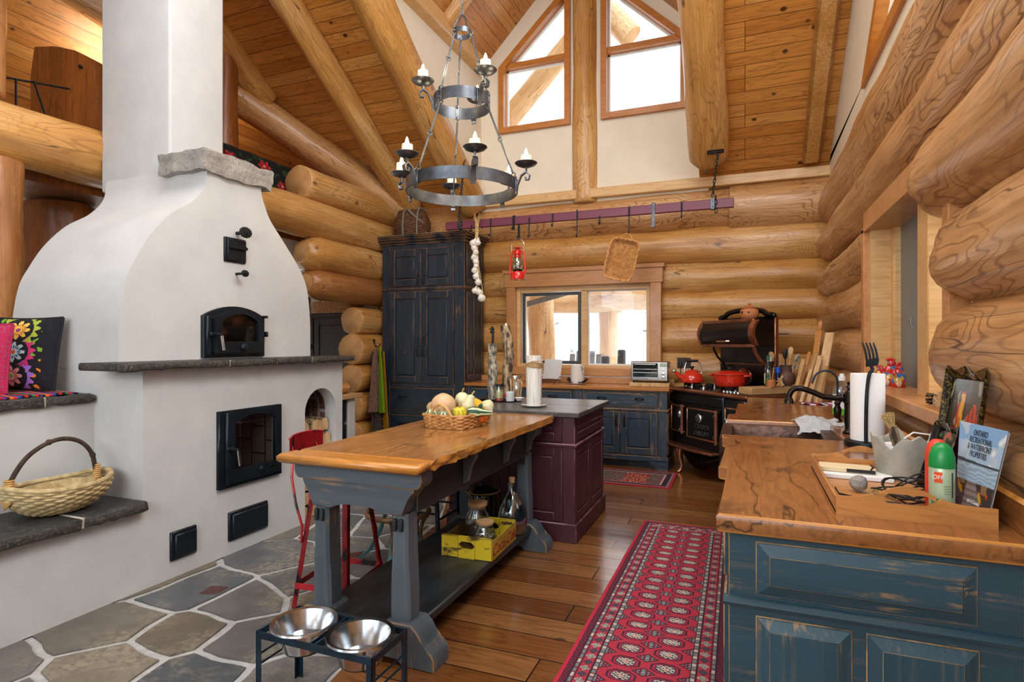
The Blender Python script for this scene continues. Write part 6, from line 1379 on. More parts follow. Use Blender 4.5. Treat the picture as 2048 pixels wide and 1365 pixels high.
# cushions and mat on the upper seat
def flower(du, dv, R, petals, a, bcol, ring_, centre):
    q = math.hypot(du, dv)/R
    if q > 1: return None
    th = math.atan2(dv, du); pet = abs(math.cos(th*petals/2))**.5*.95
    if q < .16: return centre
    if q < pet*.72: return a if .30 < q < pet*.55 and abs(math.cos(th*petals/2)) > .8 else bcol
    if q < pet*.86: return bcol
    return ring_
def black_cushion(u, v):
    k = noise.noise(Vector((u*14, v*14, 0)))
    if u > .86: return '0b0c12' if k < .35 else '15161e'
    for cu, cv, pal in ((.52, .82, ('d8682a', 'e8b84a', '10101a', '8a3a6a')), (.52, .50, ('1e5aa0', 'b8d0d8', '12121c', 'd0561e')), (.50, .17, ('d84a5a', 'efa6a6', '12121c', '7ab83a'))):
        f = flower((u-cu), (v-cv)*1.05, .185, 8, *pal)
        if f: return f
    for cv, c_ in ((.82, '9aa83a'), (.50, 'c02a6a'), (.17, '9a6ac8')):
        q = math.hypot(u-.51, (v-cv)*1.05)
        if .20 < q < .255+.03*math.sin(math.atan2(v-cv, u-.5)*16): return c_
    if k > .28: return '6a9a2a' if v > .4 else 'd87a1e'
    return '0c0d14'
def pink_cushion(u, v):
    k = noise.noise(Vector((u*9, v*9, 3)))
    for cu, cv in ((.45, .80), (.30, .50), (.42, .16)):
        f = flower(u-cu, v-cv, .17, 7, '8c1420', 'c02030', 'a8264a', 'd8641e')
        if f: return f
        for j in range(6):
            a = j*1.05+cv*5; lu, lv = u-cu-.22*math.cos(a), v-cv-.22*math.sin(a); x_, y_ = lu*math.cos(a+.6)+lv*math.sin(a+.6), -lu*math.sin(a+.6)+lv*math.cos(a+.6)
            if (x_/.055)**2+(y_/.024)**2 < 1: return 'b8b43a' if y_ > 0 else '8a9a34'
    if abs(k) < .025: return '7a5a6a'
    return 'b0224e' if noise.noise(Vector((u*60, v*60, 1))) > -.1 else 'a01e48'
def cushion(name, label, loc, rz_, w, h, th, fn, back, lean, nx=96):
    t = thing(name, label, 'cushion', loc, rot=(lean, 0, rz_))
    def sf(sg):
        def f(u, v):
            e = (math.sin(PI*u)*math.sin(PI*v)); bul = max(0, e)**.45; px = 1-.05*math.sin(PI*v)*(1 if 0 else .6); pz = 1-.05*math.sin(PI*u)
            return ((u-.5)*w*px, sg*th*.5*bul, h/2+(v-.5)*h*pz)
        return f
    picture('cover', w, h, nx, nx, fn, 'wool', t, sf(-1), 0); o = picture('back', w, h, 24, 24, lambda u, v: back, 'wool', t, sf(1), 0)
    b = MB(); P = [((i/12-.5)*w*(1-.03), 0, .0+h*.025*math.sin(PI*i/12)) for i in range(13)]+[(w/2*(1-.03*math.sin(PI*i/12)), 0, h*i/12) for i in range(13)]+[((.5-i/12)*w, 0, h-h*.025*math.sin(PI*i/12)) for i in range(13)]+[(-w/2*(1-.03*math.sin(PI*i/12)), 0, h-h*i/12) for i in range(13)]
    b.tube(P, .008, 6, True); b.obj('piping', flat('piping_'+back, back, .9), t); return t
cushion('cushion', 'black cushion embroidered with three large coloured flowers on the fireplace seat', (-3.99, 2.10, 1.135), rad(24), .44, .44, .14, black_cushion, '0c0d14', rad(-10))
cushion('cushion', 'magenta cushion with red flowers and green leaves at the picture edge of the fireplace seat', (-4.00, 1.86, 1.135), rad(30), .42, .39, .15, pink_cushion, 'a01e48', rad(-8))
STR = ['c0202a', '15151c', '1f7a3a', 'c0202a', '6a2a8a', '15151c', 'd86a1e', 'c0202a', '1e4a9a', '15151c']
o = picture('woven_mat', .5, 1.0, 60, 120, lambda u, v: STR[int(v*60+u*6) % 10] if noise.noise(Vector((u*30, v*60, 2))) > -.35 else '15151c', 'wool', None, lambda u, v: (-4.12+.50*u, 1.2+1.02*v, 1.118+.012+.003*math.sin(v*40+u*9)), .014)
tag(o, 'striped woven mat under the cushions on the fireplace seat', 'mat')
cg = stands('coffee_grinder', 'black cast iron coffee grinder on the fireplace ledge just past the bell oven', 'grinder', -3.52, 4.02, 1.27)
b = MB(); b.box(-.07, .07, -.045, .045, 0, .05, .008); b.lathe([(0, .05), (.035, .05), (.028, .08), (.05, .10), (.06, .13), (.055, .135), (.03, .115), (0, .11)], n=20); b.obj('body', 'castiron', cg)
b = MB(); b.tube([(0, 0, .12), (0, 0, .165), (.0, .02, .17)], .006, 8); b.box(-.07, .03, -.01, .01, .16, .17, .003); b.sph((-.07, 0, .18), .014, 10, 8); b.obj('crank', 'iron', cg)
hd = stands('handled_basket', 'small basket with curved bound handle behind the coffee grinder', 'basket', -3.78, 4.03, 1.27)
b = MB(); b.lathe([(0, 0), (.05, 0), (.058, .03), (.052, .03), (.046, .006), (0, .006)], n=20); b.obj('body', 'wickerdark', hd)
b = MB(); b.tube(arc((.0, 0, .02), .13, -5, 120, 14), .008, 8); b.obj('curved_handle', 'wicker', hd)
# ================================================================= right-hand worktop
fc = stands('bridge_faucet', 'oil rubbed bronze kitchen faucet with long curved spout behind the copper sink', 'faucet', .53, 3.64, .92)
b = MB(); b.lathe([(0, 0), (.034, 0), (.036, .008), (.026, .016), (.022, .03), (.028, .08), (.024, .13), (.026, .165), (.032, .17), (.032, .215), (.022, .225), (.012, .235), (.010, .245), (.018, .252), (.012, .262), (.008, .27), (.016, .278), (0, .286)], n=28); b.obj('body', 'bronze', fc)
b = MB(); b.tube(smooth([(-.01, 0, .192), (-.06, 0, .192), (-.09, 0, .194), (-.13, 0, .20), (-.18, 0, .222), (-.235, 0, .24), (-.275, 0, .235), (-.297, 0, .205), (-.30, 0, .18)], 4), .0155, 12); b.lathe([(0, 0), (.026, 0), (.024, .02), (.016, .034), (0, .036)], (-.30, 0, .156), 18); b.lathe([(0, 0), (.022, 0), (.022, .014), (0, .014)], n=18, mat=T(-.05, 0, .192, 0, PI/2)); b.obj('spout', 'bronze', fc)
b = MB(); b.tube([(0, -.03, .19), (.02, -.07, .20)], .008, 8); b.sph((.022, -.078, .202), .014, 10, 8); b.obj('lever', 'bronze', fc)
sp = stands('side_spray', 'small bronze side valve standing beside the faucet foot', 'valve', .565, 3.50, .92)
b = MB(); b.lathe([(0, 0), (.024, 0), (.026, .008), (.014, .02), (.012, .05), (.022, .06), (.02, .08), (0, .085)], n=20); b.obj('valve', 'bronze', sp)
ft = stands('filter_tap', 'slim dark gooseneck filter tap beside the white cloth', 'tap', .545, 4.20, .92)
b = MB(); b.lathe([(0, 0), (.028, 0), (.026, .01), (.016, .02), (.022, .05), (.024, .075), (.014, .10), (.020, .115), (.012, .13), (.009, .15), (0, .15)], n=20); b.obj('base', 'bronze', ft)
b = MB(); b.tube([(0, 0, .14), (0, 0, .25)]+arc((-.068, 0, .25), .068, 0, 165, 14)[1:]+[(-.145, 0, .235)], .0065, 10); b.obj('gooseneck', 'bluesteel', ft)
sb = stands('soap_bottle', 'clear dish soap bottle with white cap and green label behind the filter tap', 'bottle', .60, 4.42, .92)
b = MB(); b.lathe([(0, 0), (.042, 0), (.046, .01), (.046, .12), (.048, .17), (.036, .215), (.018, .24), (.016, .25), (0, .25)], n=24, sx=1.2, sy=.7); b.obj('bottle', 'jar', sb)
b = MB(); b.lathe([(0, .245), (.022, .245), (.022, .27), (.016, .272), (.014, .29), (0, .292)], n=18); b.obj('cap', 'white', sb)
b = MB(); b.lathe([(.0475, .06), (.0475, .15)], n=24, sx=1.2, sy=.7); b.obj('label', 'white', sb); b = MB(); b.lathe([(.0478, .02), (.0478, .06)], n=24, sx=1.2, sy=.7); b.obj('label_stripe', flat('soap_green', '5ac02a', .4), sb)
b = MB()
def clothf(u, v):
    x, y = .29+.24*u, 3.90+.20*v; n_ = noise.noise(Vector((u*5, v*5, 1)))*.018+noise.noise(Vector((u*12, v*12, 4)))*.007
    z = .935+.028*math.sin(PI*min(1, u*1.2))*math.sin(PI*(.25+.6*v))+n_
    if y < 4.0: z -= (4.0-y)*(.7 if u < .85 else .1)
    return (x+.02*math.sin(v*7), y+.015*math.sin(u*9), max(z, .926) if y > 4.0 and u < .97 else z)
b.grid(clothf, 30, 24, .005); o = b.obj('dish_cloth', 'linen'); tag(o, 'crumpled white dish cloth lying over the back corner of the copper sink', 'cloth')
# kindling, spoons and boards leaning in the far corner
o = picture('folded_cloth', .2, .2, 24, 24, lambda u, v: ['e8e4e8', 'c02a3a', '6a4aa0', 'e8e4e8'][int(u*12+v*3) % 4], 'wool', None, lambda u, v: (.42+.25*u, 5.20+.22*v, .929+.006*math.sin(u*14)), .006); tag(o, 'folded cloth with red and violet print under the wooden boards', 'cloth')
def stick(x0, x1, zt_, w, m_, label, y0=5.36, y1=5.46, name='wooden_board', th=.016, handle=False, grp=None):
    p0, p1 = Vector((x0, y0, .934)), Vector((x1, y1, zt_)); t = thing(name, label, 'board', p0, rot=None, group=grp); L_ = (p1-p0).length
    t.rotation_mode = 'XYZ'; t.rotation_euler = (p1-p0).to_track_quat('Z', 'Y').to_euler()
    b = MB(); b.box(-w/2, w/2, -th/2, th/2, 0, L_, .004); b.obj('board', m_, t)
    if handle: b = MB(); b.box(-w*.32, w*.32, -th/2, th/2, L_-.002, L_+.085, .008); b.obj('handle', m_, t)
stick(.365, .45, 1.28, .034, 'fence', 'first wooden stick from the stove in the leaning bundle', 5.28, 5.36)
stick(.39, .50, 1.34, .032, 'traywood', 'reddish round-topped stick in the leaning bundle', 5.36, 5.42)
stick(.42, .50, 1.20, .03, 'cutwood', 'short pale stick at the front of the leaning bundle', 5.24, 5.30)
stick(.435, .545, 1.33, .035, 'fence', 'medium brown stick in the middle of the leaning bundle', 5.33, 5.40)
stick(.475, .575, 1.31, .042, 'cutwood', 'broad pale stick right of the middle in the leaning bundle', 5.27, 5.38)
stick(.53, .60, 1.23, .036, 'fence', 'short brown stick in front of the tall cutting board', 5.22, 5.28)
stick(.50, .585, 1.52, .055, 'traywood', 'tall brown cutting board with a handle, rearmost in the leaning bundle', 5.47, 5.56, handle=True)
stick(.55, .655, 1.50, .075, 'cutwood', 'tall pale cutting board leaning against the logs', 5.34, 5.46, th=.02)
# paper towel holder
pt = stands('paper_towel_holder', 'black iron paper towel holder with a fork-shaped upright and a full roll', 'holder', .545, 3.225, .92)
b = MB(); b.lathe([(0, 0), (.097, 0), (.10, .008), (.098, .026), (.09, .030), (0, .031)], n=40); b.obj('base', 'iron', pt)
b = MB(); b.lathe([(.02, .033), (.072, .033), (.0725, .04), (.0725, .345), (.071, .35), (.02, .35)], n=48); b.obj('paper_roll', 'white', pt)
b = MB(); b.tube(smooth([(-.02, -.082, .03), (-.02, -.082, .12), (-.017, -.083, .25), (-.008, -.084, .345), (.006, -.084, .372), (.0, -.083, .392)], 4), .008, 10)
b.tube([(-.02, -.082, .03), (-.01, -.03, .03)], .007, 8); b.prism([(-.022, .385), (.028, .392), (.034, .42), (.024, .428), (-.02, .42)], -.09, -.082, 'y', bev=.003, wear=0)
for k in range(4):
    x = -.017+.0145*k; b.tube([(x, -.086, .415), (x-.004, -.089, .445), (x-.010, -.084, .475), (x-.016, -.076, .498)], [.0052, .0052, .0048, .003], 8)
b.obj('fork_upright', 'iron', pt)
# figurines, brush on the sill
RF = G('red_floral_glaze'); v_ = RF.vor(RF.co(), 38, out=1); s_ = RF.n('SeparateColor', (v_,)); RF = RF.set(RF.ramp(s_, (.0, 'c0201c'), (.55, 'c8281e'), (.62, 'e6d8b0'), (.70, '3a7a34'), (.82, 'd8a02a'), (.92, '3a6aa8')), .2, Coat_Weight=.5)
def hen(x, y, sc, rz_, label):
    t = thing('hen_figurine', label, 'figurine', (x, y, 1.16), rz_, None); b = MB()
    b.lathe([(0, 0), (.030, 0), (.036, .012), (.037, .045), (.028, .08), (.017, .10), (0, .105)], n=24, sx=1.15*sc, sy=.95*sc); b.xf(Matrix.Scale(sc, 4, (0, 0, 1))); b.obj('body', RF, t)
    b = MB(); b.sph((-.006*sc, 0, .112*sc), .020*sc, 16, 10); b.tube([(-.02*sc, 0, .112*sc), (-.036*sc, 0, .106*sc)], [.008*sc, .002], 8); b.obj('head', RF, t)
    b = MB()
    for k in range(4): b.sph((-.016*sc+.010*k*sc, 0, (.132+.004*math.sin(k))*sc), .008*sc, 8, 6)
    b.obj('comb', 'red', t); b = MB(); b.tube([(.025*sc, 0, .06*sc), (.044*sc, 0, .085*sc), (.046*sc, 0, .105*sc)], [.016*sc, .012*sc, .004], 8); b.obj('tail', RF, t)
hen(.80, 4.04, 1.18, rad(200), 'taller red floral hen figurine on the window sill')
hen(.755, 4.10, .85, rad(160), 'smaller red floral hen figurine tucked behind the taller one')
hen(.82, 3.93, 1.02, rad(230), 'red floral hen figurine nearest the window frame')
br2 = stands('scrub_brush', 'small round scrub brush with dark bristles at the near end of the window sill', 'brush', .72, 2.84, 1.16)
b = MB(); b.lathe([(0, .0), (.02, 0), (.024, .02), (.02, .04), (.012, .06), (0, .062)], n=18); b.xf(T(.01, -.01, 0)); b.obj('wooden_back', 'cutwood', br2)
b = MB(); r = random.Random(3)
for k in range(70): a, z = r.uniform(rad(100), rad(260)), r.uniform(.004, .05); b.tube([(.005+.012*math.cos(a), .012*math.sin(a), z), (.005+.04*math.cos(a), .04*math.sin(a), z+r.uniform(-.006, .008))], [.0012, .0008], 4)
b.obj('bristles', 'black', br2); br2.children[-1]['kind'] = 'stuff'
# wooden tray with raised ends
TZ = .92
ty = stands('serving_tray', 'oak serving tray with cut-out handles near the end of the worktop', 'tray', .435, 2.26, TZ)
b = MB(); b.box(-.19, .19, -.34, .34, .0, .010); b.obj('base', 'traywood', ty)
for x in (-.19, .182): b = MB(); b.box(x, x+.008, -.34, .34, .0, .052, .003); b.obj('side', 'traywood', ty)
for y in (-.345, .337):
    top = [(-.19+.38*k/24, .055+.042*math.exp(-((k/24-.46)/.20)**2)) for k in range(25)]
    xm = -.19+.38*.46; hole = [(xm-.045+.045*math.cos(rad(90+180*k/8))*.5-.0, .06+.014*math.sin(rad(90+180*k/8))) for k in range(9)]+[(xm+.045+.045*math.cos(rad(-90+180*k/8))*.5, .06+.014*math.sin(rad(-90+180*k/8))) for k in range(9)]
    b = MB(); xl, xr = xm-.0675, xm+.0675
    lower = [(-.19, 0), (.19, 0)]
    b.prism([(-.19, 0), (xl, 0), (xl, .06)]+[(x, z) for x, z in top[::-1] if x <= xl+.001], y, y+.009, 'y')
    b.prism([(xr, 0), (.19, 0)]+[(x, z) for x, z in top[::-1] if x >= xr-.001]+[(xr, .06)], y, y+.009, 'y')
    b.prism([(xl, 0), (xr, 0), (xr, .06)]+[p_ for p_ in hole[9:][::-1]][0:0]+[(xm+.045, .046), (xm-.045, .046), (xl, .06)], y, y+.009, 'y')
    tp = [(x, z) for x, z in top if xl < x < xr]
    b.prism([(xl, .06), (xm-.045, .074), (xm+.045, .074), (xr, .06)]+[(xr, .055+.042*math.exp(-(((xr+.19)/.38-.46)/.20)**2))]+tp[::-1]+[(xl, .055+.042*math.exp(-(((xl+.19)/.38-.46)/.20)**2))], y, y+.009, 'y')
    b.obj('handled_end', 'traywood', ty)
nb = stands('paper_pad', 'white paper pad lying at the back of the serving tray', 'pad', .365, 2.44, TZ+.011, rad(-4)); b = MB(); b.box(-.10, .12, -.07, .09, 0, .016, .002); b.obj('sheets', 'white', nb)
nb = stands('cloth_notebook', 'narrow cream notebook with dark band lying on the white paper pad', 'notebook', .345, 2.44, TZ+.028, rad(-5)); b = MB(); b.box(-.09, .09, -.035, .05, 0, .018, .003); b.obj('covers', flat('cream_cloth', 'd9c49c', .8), nb); b = MB(); b.box(-.001, .088, -.037, -.034, .003, .015); b.obj('dark_band', 'black', nb); b = MB(); b.tube([(.075, -.036, .018), (.085, .0, .022), (.08, .04, .02)], .003, 6); b.obj('elastic', 'black', nb)
sg = stands('stone_ball', 'small grey stone ball with a notch in the serving tray', 'stone', .345, 2.19, TZ+.011); b = MB(); b.sph((0, 0, .027), .027, 20, 14); b.jitter(.004, 50); b.obj('stone', 'capstone', sg)
sg2 = stands('dried_seed_head', 'fluffy dried seed head beside the stone ball', 'seed head', .395, 2.165, TZ+.012); b = MB(); r = random.Random(1)
for k in range(50): x = r.uniform(0, .07); b.tube([(x-.035, .01*math.sin(x*60)+.004, .006), (x-.035+r.uniform(-.012, .016), r.uniform(-.012, .02), r.uniform(.0, .022))], .0012, 4)
b.obj('fluff', 'straw', sg2)
gl = stands('wire_frame_glasses', 'thin black wire glasses folded beside the seed head', 'glasses', .34, 2.08, TZ+.012); b = MB(); b.tube([(-.07, .05, .02), (-.062, .03, .006), (-.02, .0, .006), (.05, -.03, .006), (.09, -.045, .008)], .0028, 6); b.tube([(-.06, .03, .004), (.0, -.01, .004), (.06, -.05, .005)], .0022, 6); b.obj('frame', 'black', gl)
cb = stands('cable_coil', 'tangled coil of black cable in the serving tray', 'cable', .475, 2.155, TZ+.013); b = MB(); r = random.Random(12); P = []
for k in range(136):
    a = k*2*PI/20; P.append((.062*math.cos(a)*(1+.25*math.sin(k*.21))+.02*math.sin(k*.07), .085*math.sin(a)*(1+.22*math.cos(k*.17))+.012*math.sin(k*.11), .006+.030*(1+math.sin(a+k*.045))*(.55+.45*math.sin(k*.05))+.004*math.sin(k*.9)))
b.tube([P[i] for i in range(len(P))], .0028, 6); b.tube([(.03, .06, .04), (.06, .09, .07), (.085, .06, .05), (.09, .02, .02), (.06, -.05, .01), (-.03, -.12, .006), (-.06, -.15, .03)], .0028, 6); b.obj('cable', 'rubber', cb)
cp = stands('concrete_pot', 'rough concrete pot with a jagged rim in the corner of the serving tray', 'pot', .535, 2.485, TZ+.011)
b = MB(); b.lathe([(0, 0), (.080, 0), (.086, .01), (.104, .155), (.090, .155), (.074, .02), (0, .018)], n=44)
for v in b.b.verts:
    if v.co.z > .15: a = math.atan2(v.co.y, v.co.x); v.co.z += -.018+.022*math.sin(a*4+1.2)+.010*math.sin(a*9)
b.jitter(.003, 40); b.obj('pot', 'concrete', cp)
b = MB(); b.lathe([(0, .02), (.07, .02), (.08, .115), (0, .12)], n=24); b.obj('contents', 'white', cp)
db = stands('stick_brush', 'short bark-handled brush with pale splayed tip standing in the concrete pot', 'brush', .51, 2.45, TZ+.12); db.rotation_euler = (rad(8), rad(-16), 0)
b = MB(); b.tube([(0, 0, -.02), (0, 0, .05), (.002, 0, .085)], [.015, .016, .014], 12); b.obj('bark_handle', 'barkbrown', db)
b = MB(); r = random.Random(7)
for k in range(46): a = r.uniform(0, 2*PI); q = r.uniform(.1, 1); b.tube([(.010*q*math.cos(a), .010*q*math.sin(a), .08), (.026*q*math.cos(a), .026*q*math.sin(a), .125+.012*(1-q))], [.0035, .002], 5)
b.obj('splayed_tip', 'straw', db)
lp = stands('wire_loop', 'thin white wire loop behind the concrete pot', 'wire', .60, 2.56, .93); b = MB(); b.tube([(-.05, 0, .13), (-.02, 0, .155), (.03, 0, .15), (.045, .01, .10), (.04, .01, .0)], .003, 6); b.obj('wire', 'white', lp)
def spray(x, y, label, cap, body, lab):
    t = stands('spray_can', label, 'spray can', x, y, TZ+.011); b = MB(); b.lathe([(0, 0), (.029, 0), (.031, .005), (.031, .135), (.028, .145), (0, .147)], n=32); b.obj('can', body, t)
    b = MB(); b.lathe([(.0315, .135), (.032, .14), (.031, .165), (.024, .19), (.012, .203), (0, .205)], n=32); b.obj('cap', cap, t)
    return t
SG = flat('pale_green_can', 'b9cfae', .3, Metallic=.3); SC = flat('green_spray_cap', '0f8a3e', .35); SR = flat('orange_red_can', 'd8402a', .4)
sc = spray(.518, 1.985, 'pale green insect spray can with green cap in the serving tray', SC, SG, None)
b = MB()
for z0, z1, a0, a1, m_ in ((.095, .125, 222, 258, flat('logo_orange', 'e0501e', .4)), (.0, .05, 205, 265, flat('label_green', '2f8a4a', .4)), (.012, .035, 225, 255, 'black'), (.055, .125, 300, 308, flat('label_dark_strip', '2c3a34', .5))):
    b = MB(); V = []
    for k in range(9): a = rad(a0+(a1-a0)*k/8); V += [(.0318*math.cos(a), .0318*math.sin(a), z0), (.0318*math.cos(a), .0318*math.sin(a), z1)]
    b._new(V, [(2*k, 2*k+2, 2*k+3, 2*k+1) for k in range(8)]); b.obj('printed_label', m_, sc)
for k, z in enumerate((.085, .078, .071, .064)):
    b = MB(); V = []
    for q in range(9): a = rad(265+30*q/8); V += [(.0317*math.cos(a), .0317*math.sin(a), z), (.0317*math.cos(a), .0317*math.sin(a), z+.003)]
    b._new(V, [(2*q, 2*q+2, 2*q+3, 2*q+1) for q in range(8)]); b.obj('printed_line', flat('label_line', '7d9a74', .5), sc)
text('logo_lettering', 'OFF', .016, 'white', sc, (.0325*math.cos(rad(240)), .0325*math.sin(rad(240)), .11), (PI/2, 0, rad(-30)))
spray(.526, 2.055, 'orange-red spray can hidden behind the green-capped one', SR, SR, None)
# magazine leaning at the end of the tray
BLq, BRq, TLq, TRq = Vector((.567, 2.055, .935)), Vector((.604, 1.935, .935)), Vector((.600, 2.126, 1.184)), Vector((.640, 1.90, 1.186))
def msurf(u, v):
    p_ = BLq.lerp(BRq, u).lerp(TLq.lerp(TRq, u), v); return tuple(p_)
def cover(u, v):
    k = noise.noise(Vector((u*4, v*5, 0)))+.5*noise.noise(Vector((u*9, v*11, 2)))
    if v > .56:
        if v < .585+.03*max(0, .55-u): return '3c4650'
        return 'd5dde2' if k > .28-.25*(v-.8) and u > .45 else ('aebfcc' if k > .12 else '7fa8cf' if v > .8 else '9dbbd4')
    if v > .36: return 'a6bccb' if math.sin(v*120+k*6) > .2 else '8aa5b8'
    q = abs(u-.42-.15*(.36-v))/(.12+.5*(.36-v))
    if q < 1: return '8d8078' if math.sin(v*90) > -.2 else '6f625c'
    for cu, cv in ((.18, .38), (.76, .32)):
        if abs(u-cu) < .07 and cv < v+.06 and v < cv+.10: return '8a6a48'
        if math.hypot(u-cu, (v-cv+.06)*1.2) < .13: return 'c8a02a' if k > .2 else ('b8402a' if k > .05 else '3c3a28')
    return '3d3337' if k < .1 else '5a4c50'
mz = thing('magazine', 'real estate magazine with a lake dock cover leaning at the end of the serving tray', 'magazine', tuple(BLq))
def rel(f): return lambda u, v: tuple(Vector(f(u, v))-BLq)
picture('cover', 1, 1, 90, 120, cover, 'pic', mz, rel(msurf), .0015)
nrm = (BRq-BLq).cross(TLq-BLq).normalized()
b = MB(); b.grid(lambda u, v: tuple(Vector(msurf(u*.985+.012, v*.985+.004))-BLq-nrm*.007+Vector((0, .0, 0))), 4, 4, .010); b.obj('pages', 'white', mz)
ex = (TRq-TLq).normalized(); ez = (TLq-BLq); ez = (ez-ex*ez.dot(ex)).normalized(); eq = Matrix((ex, ez, ex.cross(ez))).transposed().to_euler()
INK = flat('dark_ink', '2a3540', .5)
def mtext(s_, u, v, size, m_=INK, sx=1.0, al='CENTER'):
    p_ = Vector(msurf(u, v))-BLq+nrm*(.0012 if nrm.y < 0 else -.0012)
    text('cover_lettering', s_, size, m_, mz, tuple(p_), eq, .0003, al, sx)
if nrm.y > 0: nrm = -nrm
mtext('ONTARIO', .50, .905, .024, INK, .62); mtext('RECREATIONAL', .52, .825, .024, INK, .62); mtext('& WATERFRONT', .51, .745, .024, INK, .62); mtext('PROPERTIES', .50, .665, .024, INK, .62)
mtext("Sotheby's | Canada", .47, .15, .014, 'white', .8); mtext('sothebysrealty.ca', .45, .06, .008, 'white', .8)
# lacquered trays leaning on the logs
def lac_tray(name, label, BL, BR, TL, TR, art, scallop, rim):
    BL, BR, TL, TR = map(Vector, (BL, BR, TL, TR)); t = thing(name, label, 'tray', tuple(BL)); nn = (BR-BL).cross(TL-BL).normalized()
    if nn.y > 0 and abs(nn.y) > abs(nn.x): nn = -nn
    if nn.x > 0 and abs(nn.x) >= abs(nn.y): nn = -nn
    f = lambda u, v, k=0: BL.lerp(BR, u).lerp(TL.lerp(TR, u), v)-BL+nn*k
    picture('painted_panel', 1, 1, 60, 80, art, 'lacq', t, lambda u, v: tuple(f(.07+.86*u, .06+.88*v, .002)), .004)
    V = []; F = []; N = 96
    for i in range(N):
        s_ = i/N*4; k = int(s_); q = s_-k; u, v = ((q, 0), (1, q), (1-q, 1), (0, 1-q))[k]
        e = scallop*(.5+.5*math.cos(q*2*PI*2)) if k % 2 == 0 else scallop*.3*(.5+.5*math.cos(q*2*PI))
        uu, vv_ = u+(u-.5)*2*e*(k in (1, 3)), v+(v-.5)*2*e*(k in (0, 2)); iu, iv = .07+.86*u, .06+.88*v
        V += [tuple(f(iu, iv, -.001)), tuple(f(iu, iv, .004)), tuple(f((uu+iu)/2, (vv_+iv)/2, .009)), tuple(f(uu, vv_, .020)), tuple(f(uu, vv_, .015)), tuple(f((uu+iu)/2, (vv_+iv)/2, .002))]
    for i in range(N):
        j = (i+1) % N; F += [(i*6+k, i*6+(k+1) % 6, j*6+(k+1) % 6, j*6+k) for k in range(6)]
    b = MB(); b._new(V, F); b.obj('rim', rim, t); return t
g = G('black_lacquer_gold_scroll'); f_ = g.noise(g.co(), 90, 3, .6, 1.2); M['lacrim'] = g.set(g.ramp(f_, (.50, '0c0b0a'), (.62, '7a6424')), .12, 0, Coat_Weight=.6)
M['lacblack'] = plain('black_lacquer', '0b0b0c', .08, 0, Coat_Weight=.7)
def bird(u, v):
    k = noise.noise(Vector((u*9, v*9, 5)))
    if ((u-.70)/.20)**2+((v-.42)/.42)**2 < 1 and v < .80-.6*abs(u-.76): return 'b8402a' if math.sin(u*60+v*8) > -.6 else '7a2018'
    if abs(u-.36-.10*(v-.5)) < .06 and .30 < v < .86: return 'd8a02a' if k > -.1 else 'b86a1e'
    if math.hypot(u-.40, v-.82) < .07 or (abs(u-.30-.1*(v-.6)) < .05 and .5 < v < .78): return 'b82a20'
    if u < .30 and v < .45 and k > -.05: return 'b9c0b4'
    if k > .33: return '8a8a70'
    return '3a3428' if v > .55 and u > .5 else '1a1814'
def bird2(u, v): 
    k = noise.noise(Vector((u*8, v*8, 9))); return 'd8b87a' if math.hypot(u-.62, v-.45) < .25 and k > -.1 else ('b84a3a' if k > .25 else ('4a6a3a' if k > 0 else '15140f'))
lac_tray('lacquer_tray', 'large black lacquer tray with gold scroll rim and painted bird leaning on the logs', (.600, 2.375, .925), (.622, 2.09, .925), (.640, 2.335, 1.33), (.662, 2.065, 1.33), bird, .035, 'lacrim')
lac_tray('lacquer_tray', 'smaller black lacquer tray with rounded top in front of the large one', (.560, 2.35, .925), (.578, 2.17, .925), (.606, 2.33, 1.145), (.622, 2.155, 1.145), bird2, .06, 'lacblack')

# ================================================================= rugs
def runner(u, v):
    W_, L_ = .65, 2.54; x, y = u*W_, v*L_; dx, dy = min(x, W_-x), min(y, L_-y); d = min(dx, dy); along = y if dx < dy else x
    RD, DK, CRM, MID = 'b02c40', '3a1a2c', 'b9b3a6', '7a2038'
    n_ = noise.noise(Vector((x*220, y*220, 0)))
    if d < .018: return 'b8243e'
    if d < .042: return DK if (int(along/.012)+int(d/.008)) % 2 == 0 else MID
    if d < .048: return DK
    if d < .066: return (CRM if int(along/.04) % 3 == 0 else '6f7f80') if (along % .04) < .03 and .052 < d < .064 else MID
    if d < .070: return DK
    if d < .118:
        k = int(along/.05); a, c = (along % .05)-.025, d-.094; q = abs(a)/.026+abs(c)/.024
        if q < 1: return (CRM if k % 2 == 0 else '5a4a58') if (math.sin(a*900)*math.sin(c*900)) > -.1 else DK
        return RD
    if d < .124: return DK
    if d < .140: return (CRM if int(along/.03) % 2 else '6f7f80') if (along % .03) < .022 else MID
    if d < .145: return DK
    fx, fy = x-.145, y-.145; FW = W_-.29; rows = int(round((L_-.29)/.118)); ry = fy/((L_-.29)/rows); k = int(ry); cyy = (ry-k-.5)*.118
    for cxx in (FW*.27, FW*.73):
        a, c = abs(fx-cxx), abs(cyy); q = max(a/.060, c/.043, (a/.060+c/.043)/1.5)
        if q < 1:
            if q > .86: return DK
            if q > .72: return 'a02a48'
            if q > .62: return DK
            if q < .16: return 'd89a8a'
            return (CRM if math.sin((fx-cxx)*260+c*50)*math.sin(cyy*330) > -.15 else DK)
    ry2 = ry+.5; k2 = int(ry2); c2 = (ry2-k2-.5)*.118
    for cxx in (0, FW*.5, FW):
        a, c = abs(fx-cxx), abs(c2); q = a/.052+c/.036
        if q < 1: return DK if q > .75 or (.35 < q < .5) else ('7d8a88' if math.sin(a*400) > .2 else '8a2038')
    return RD if n_ > -.35 else 'a0283a'
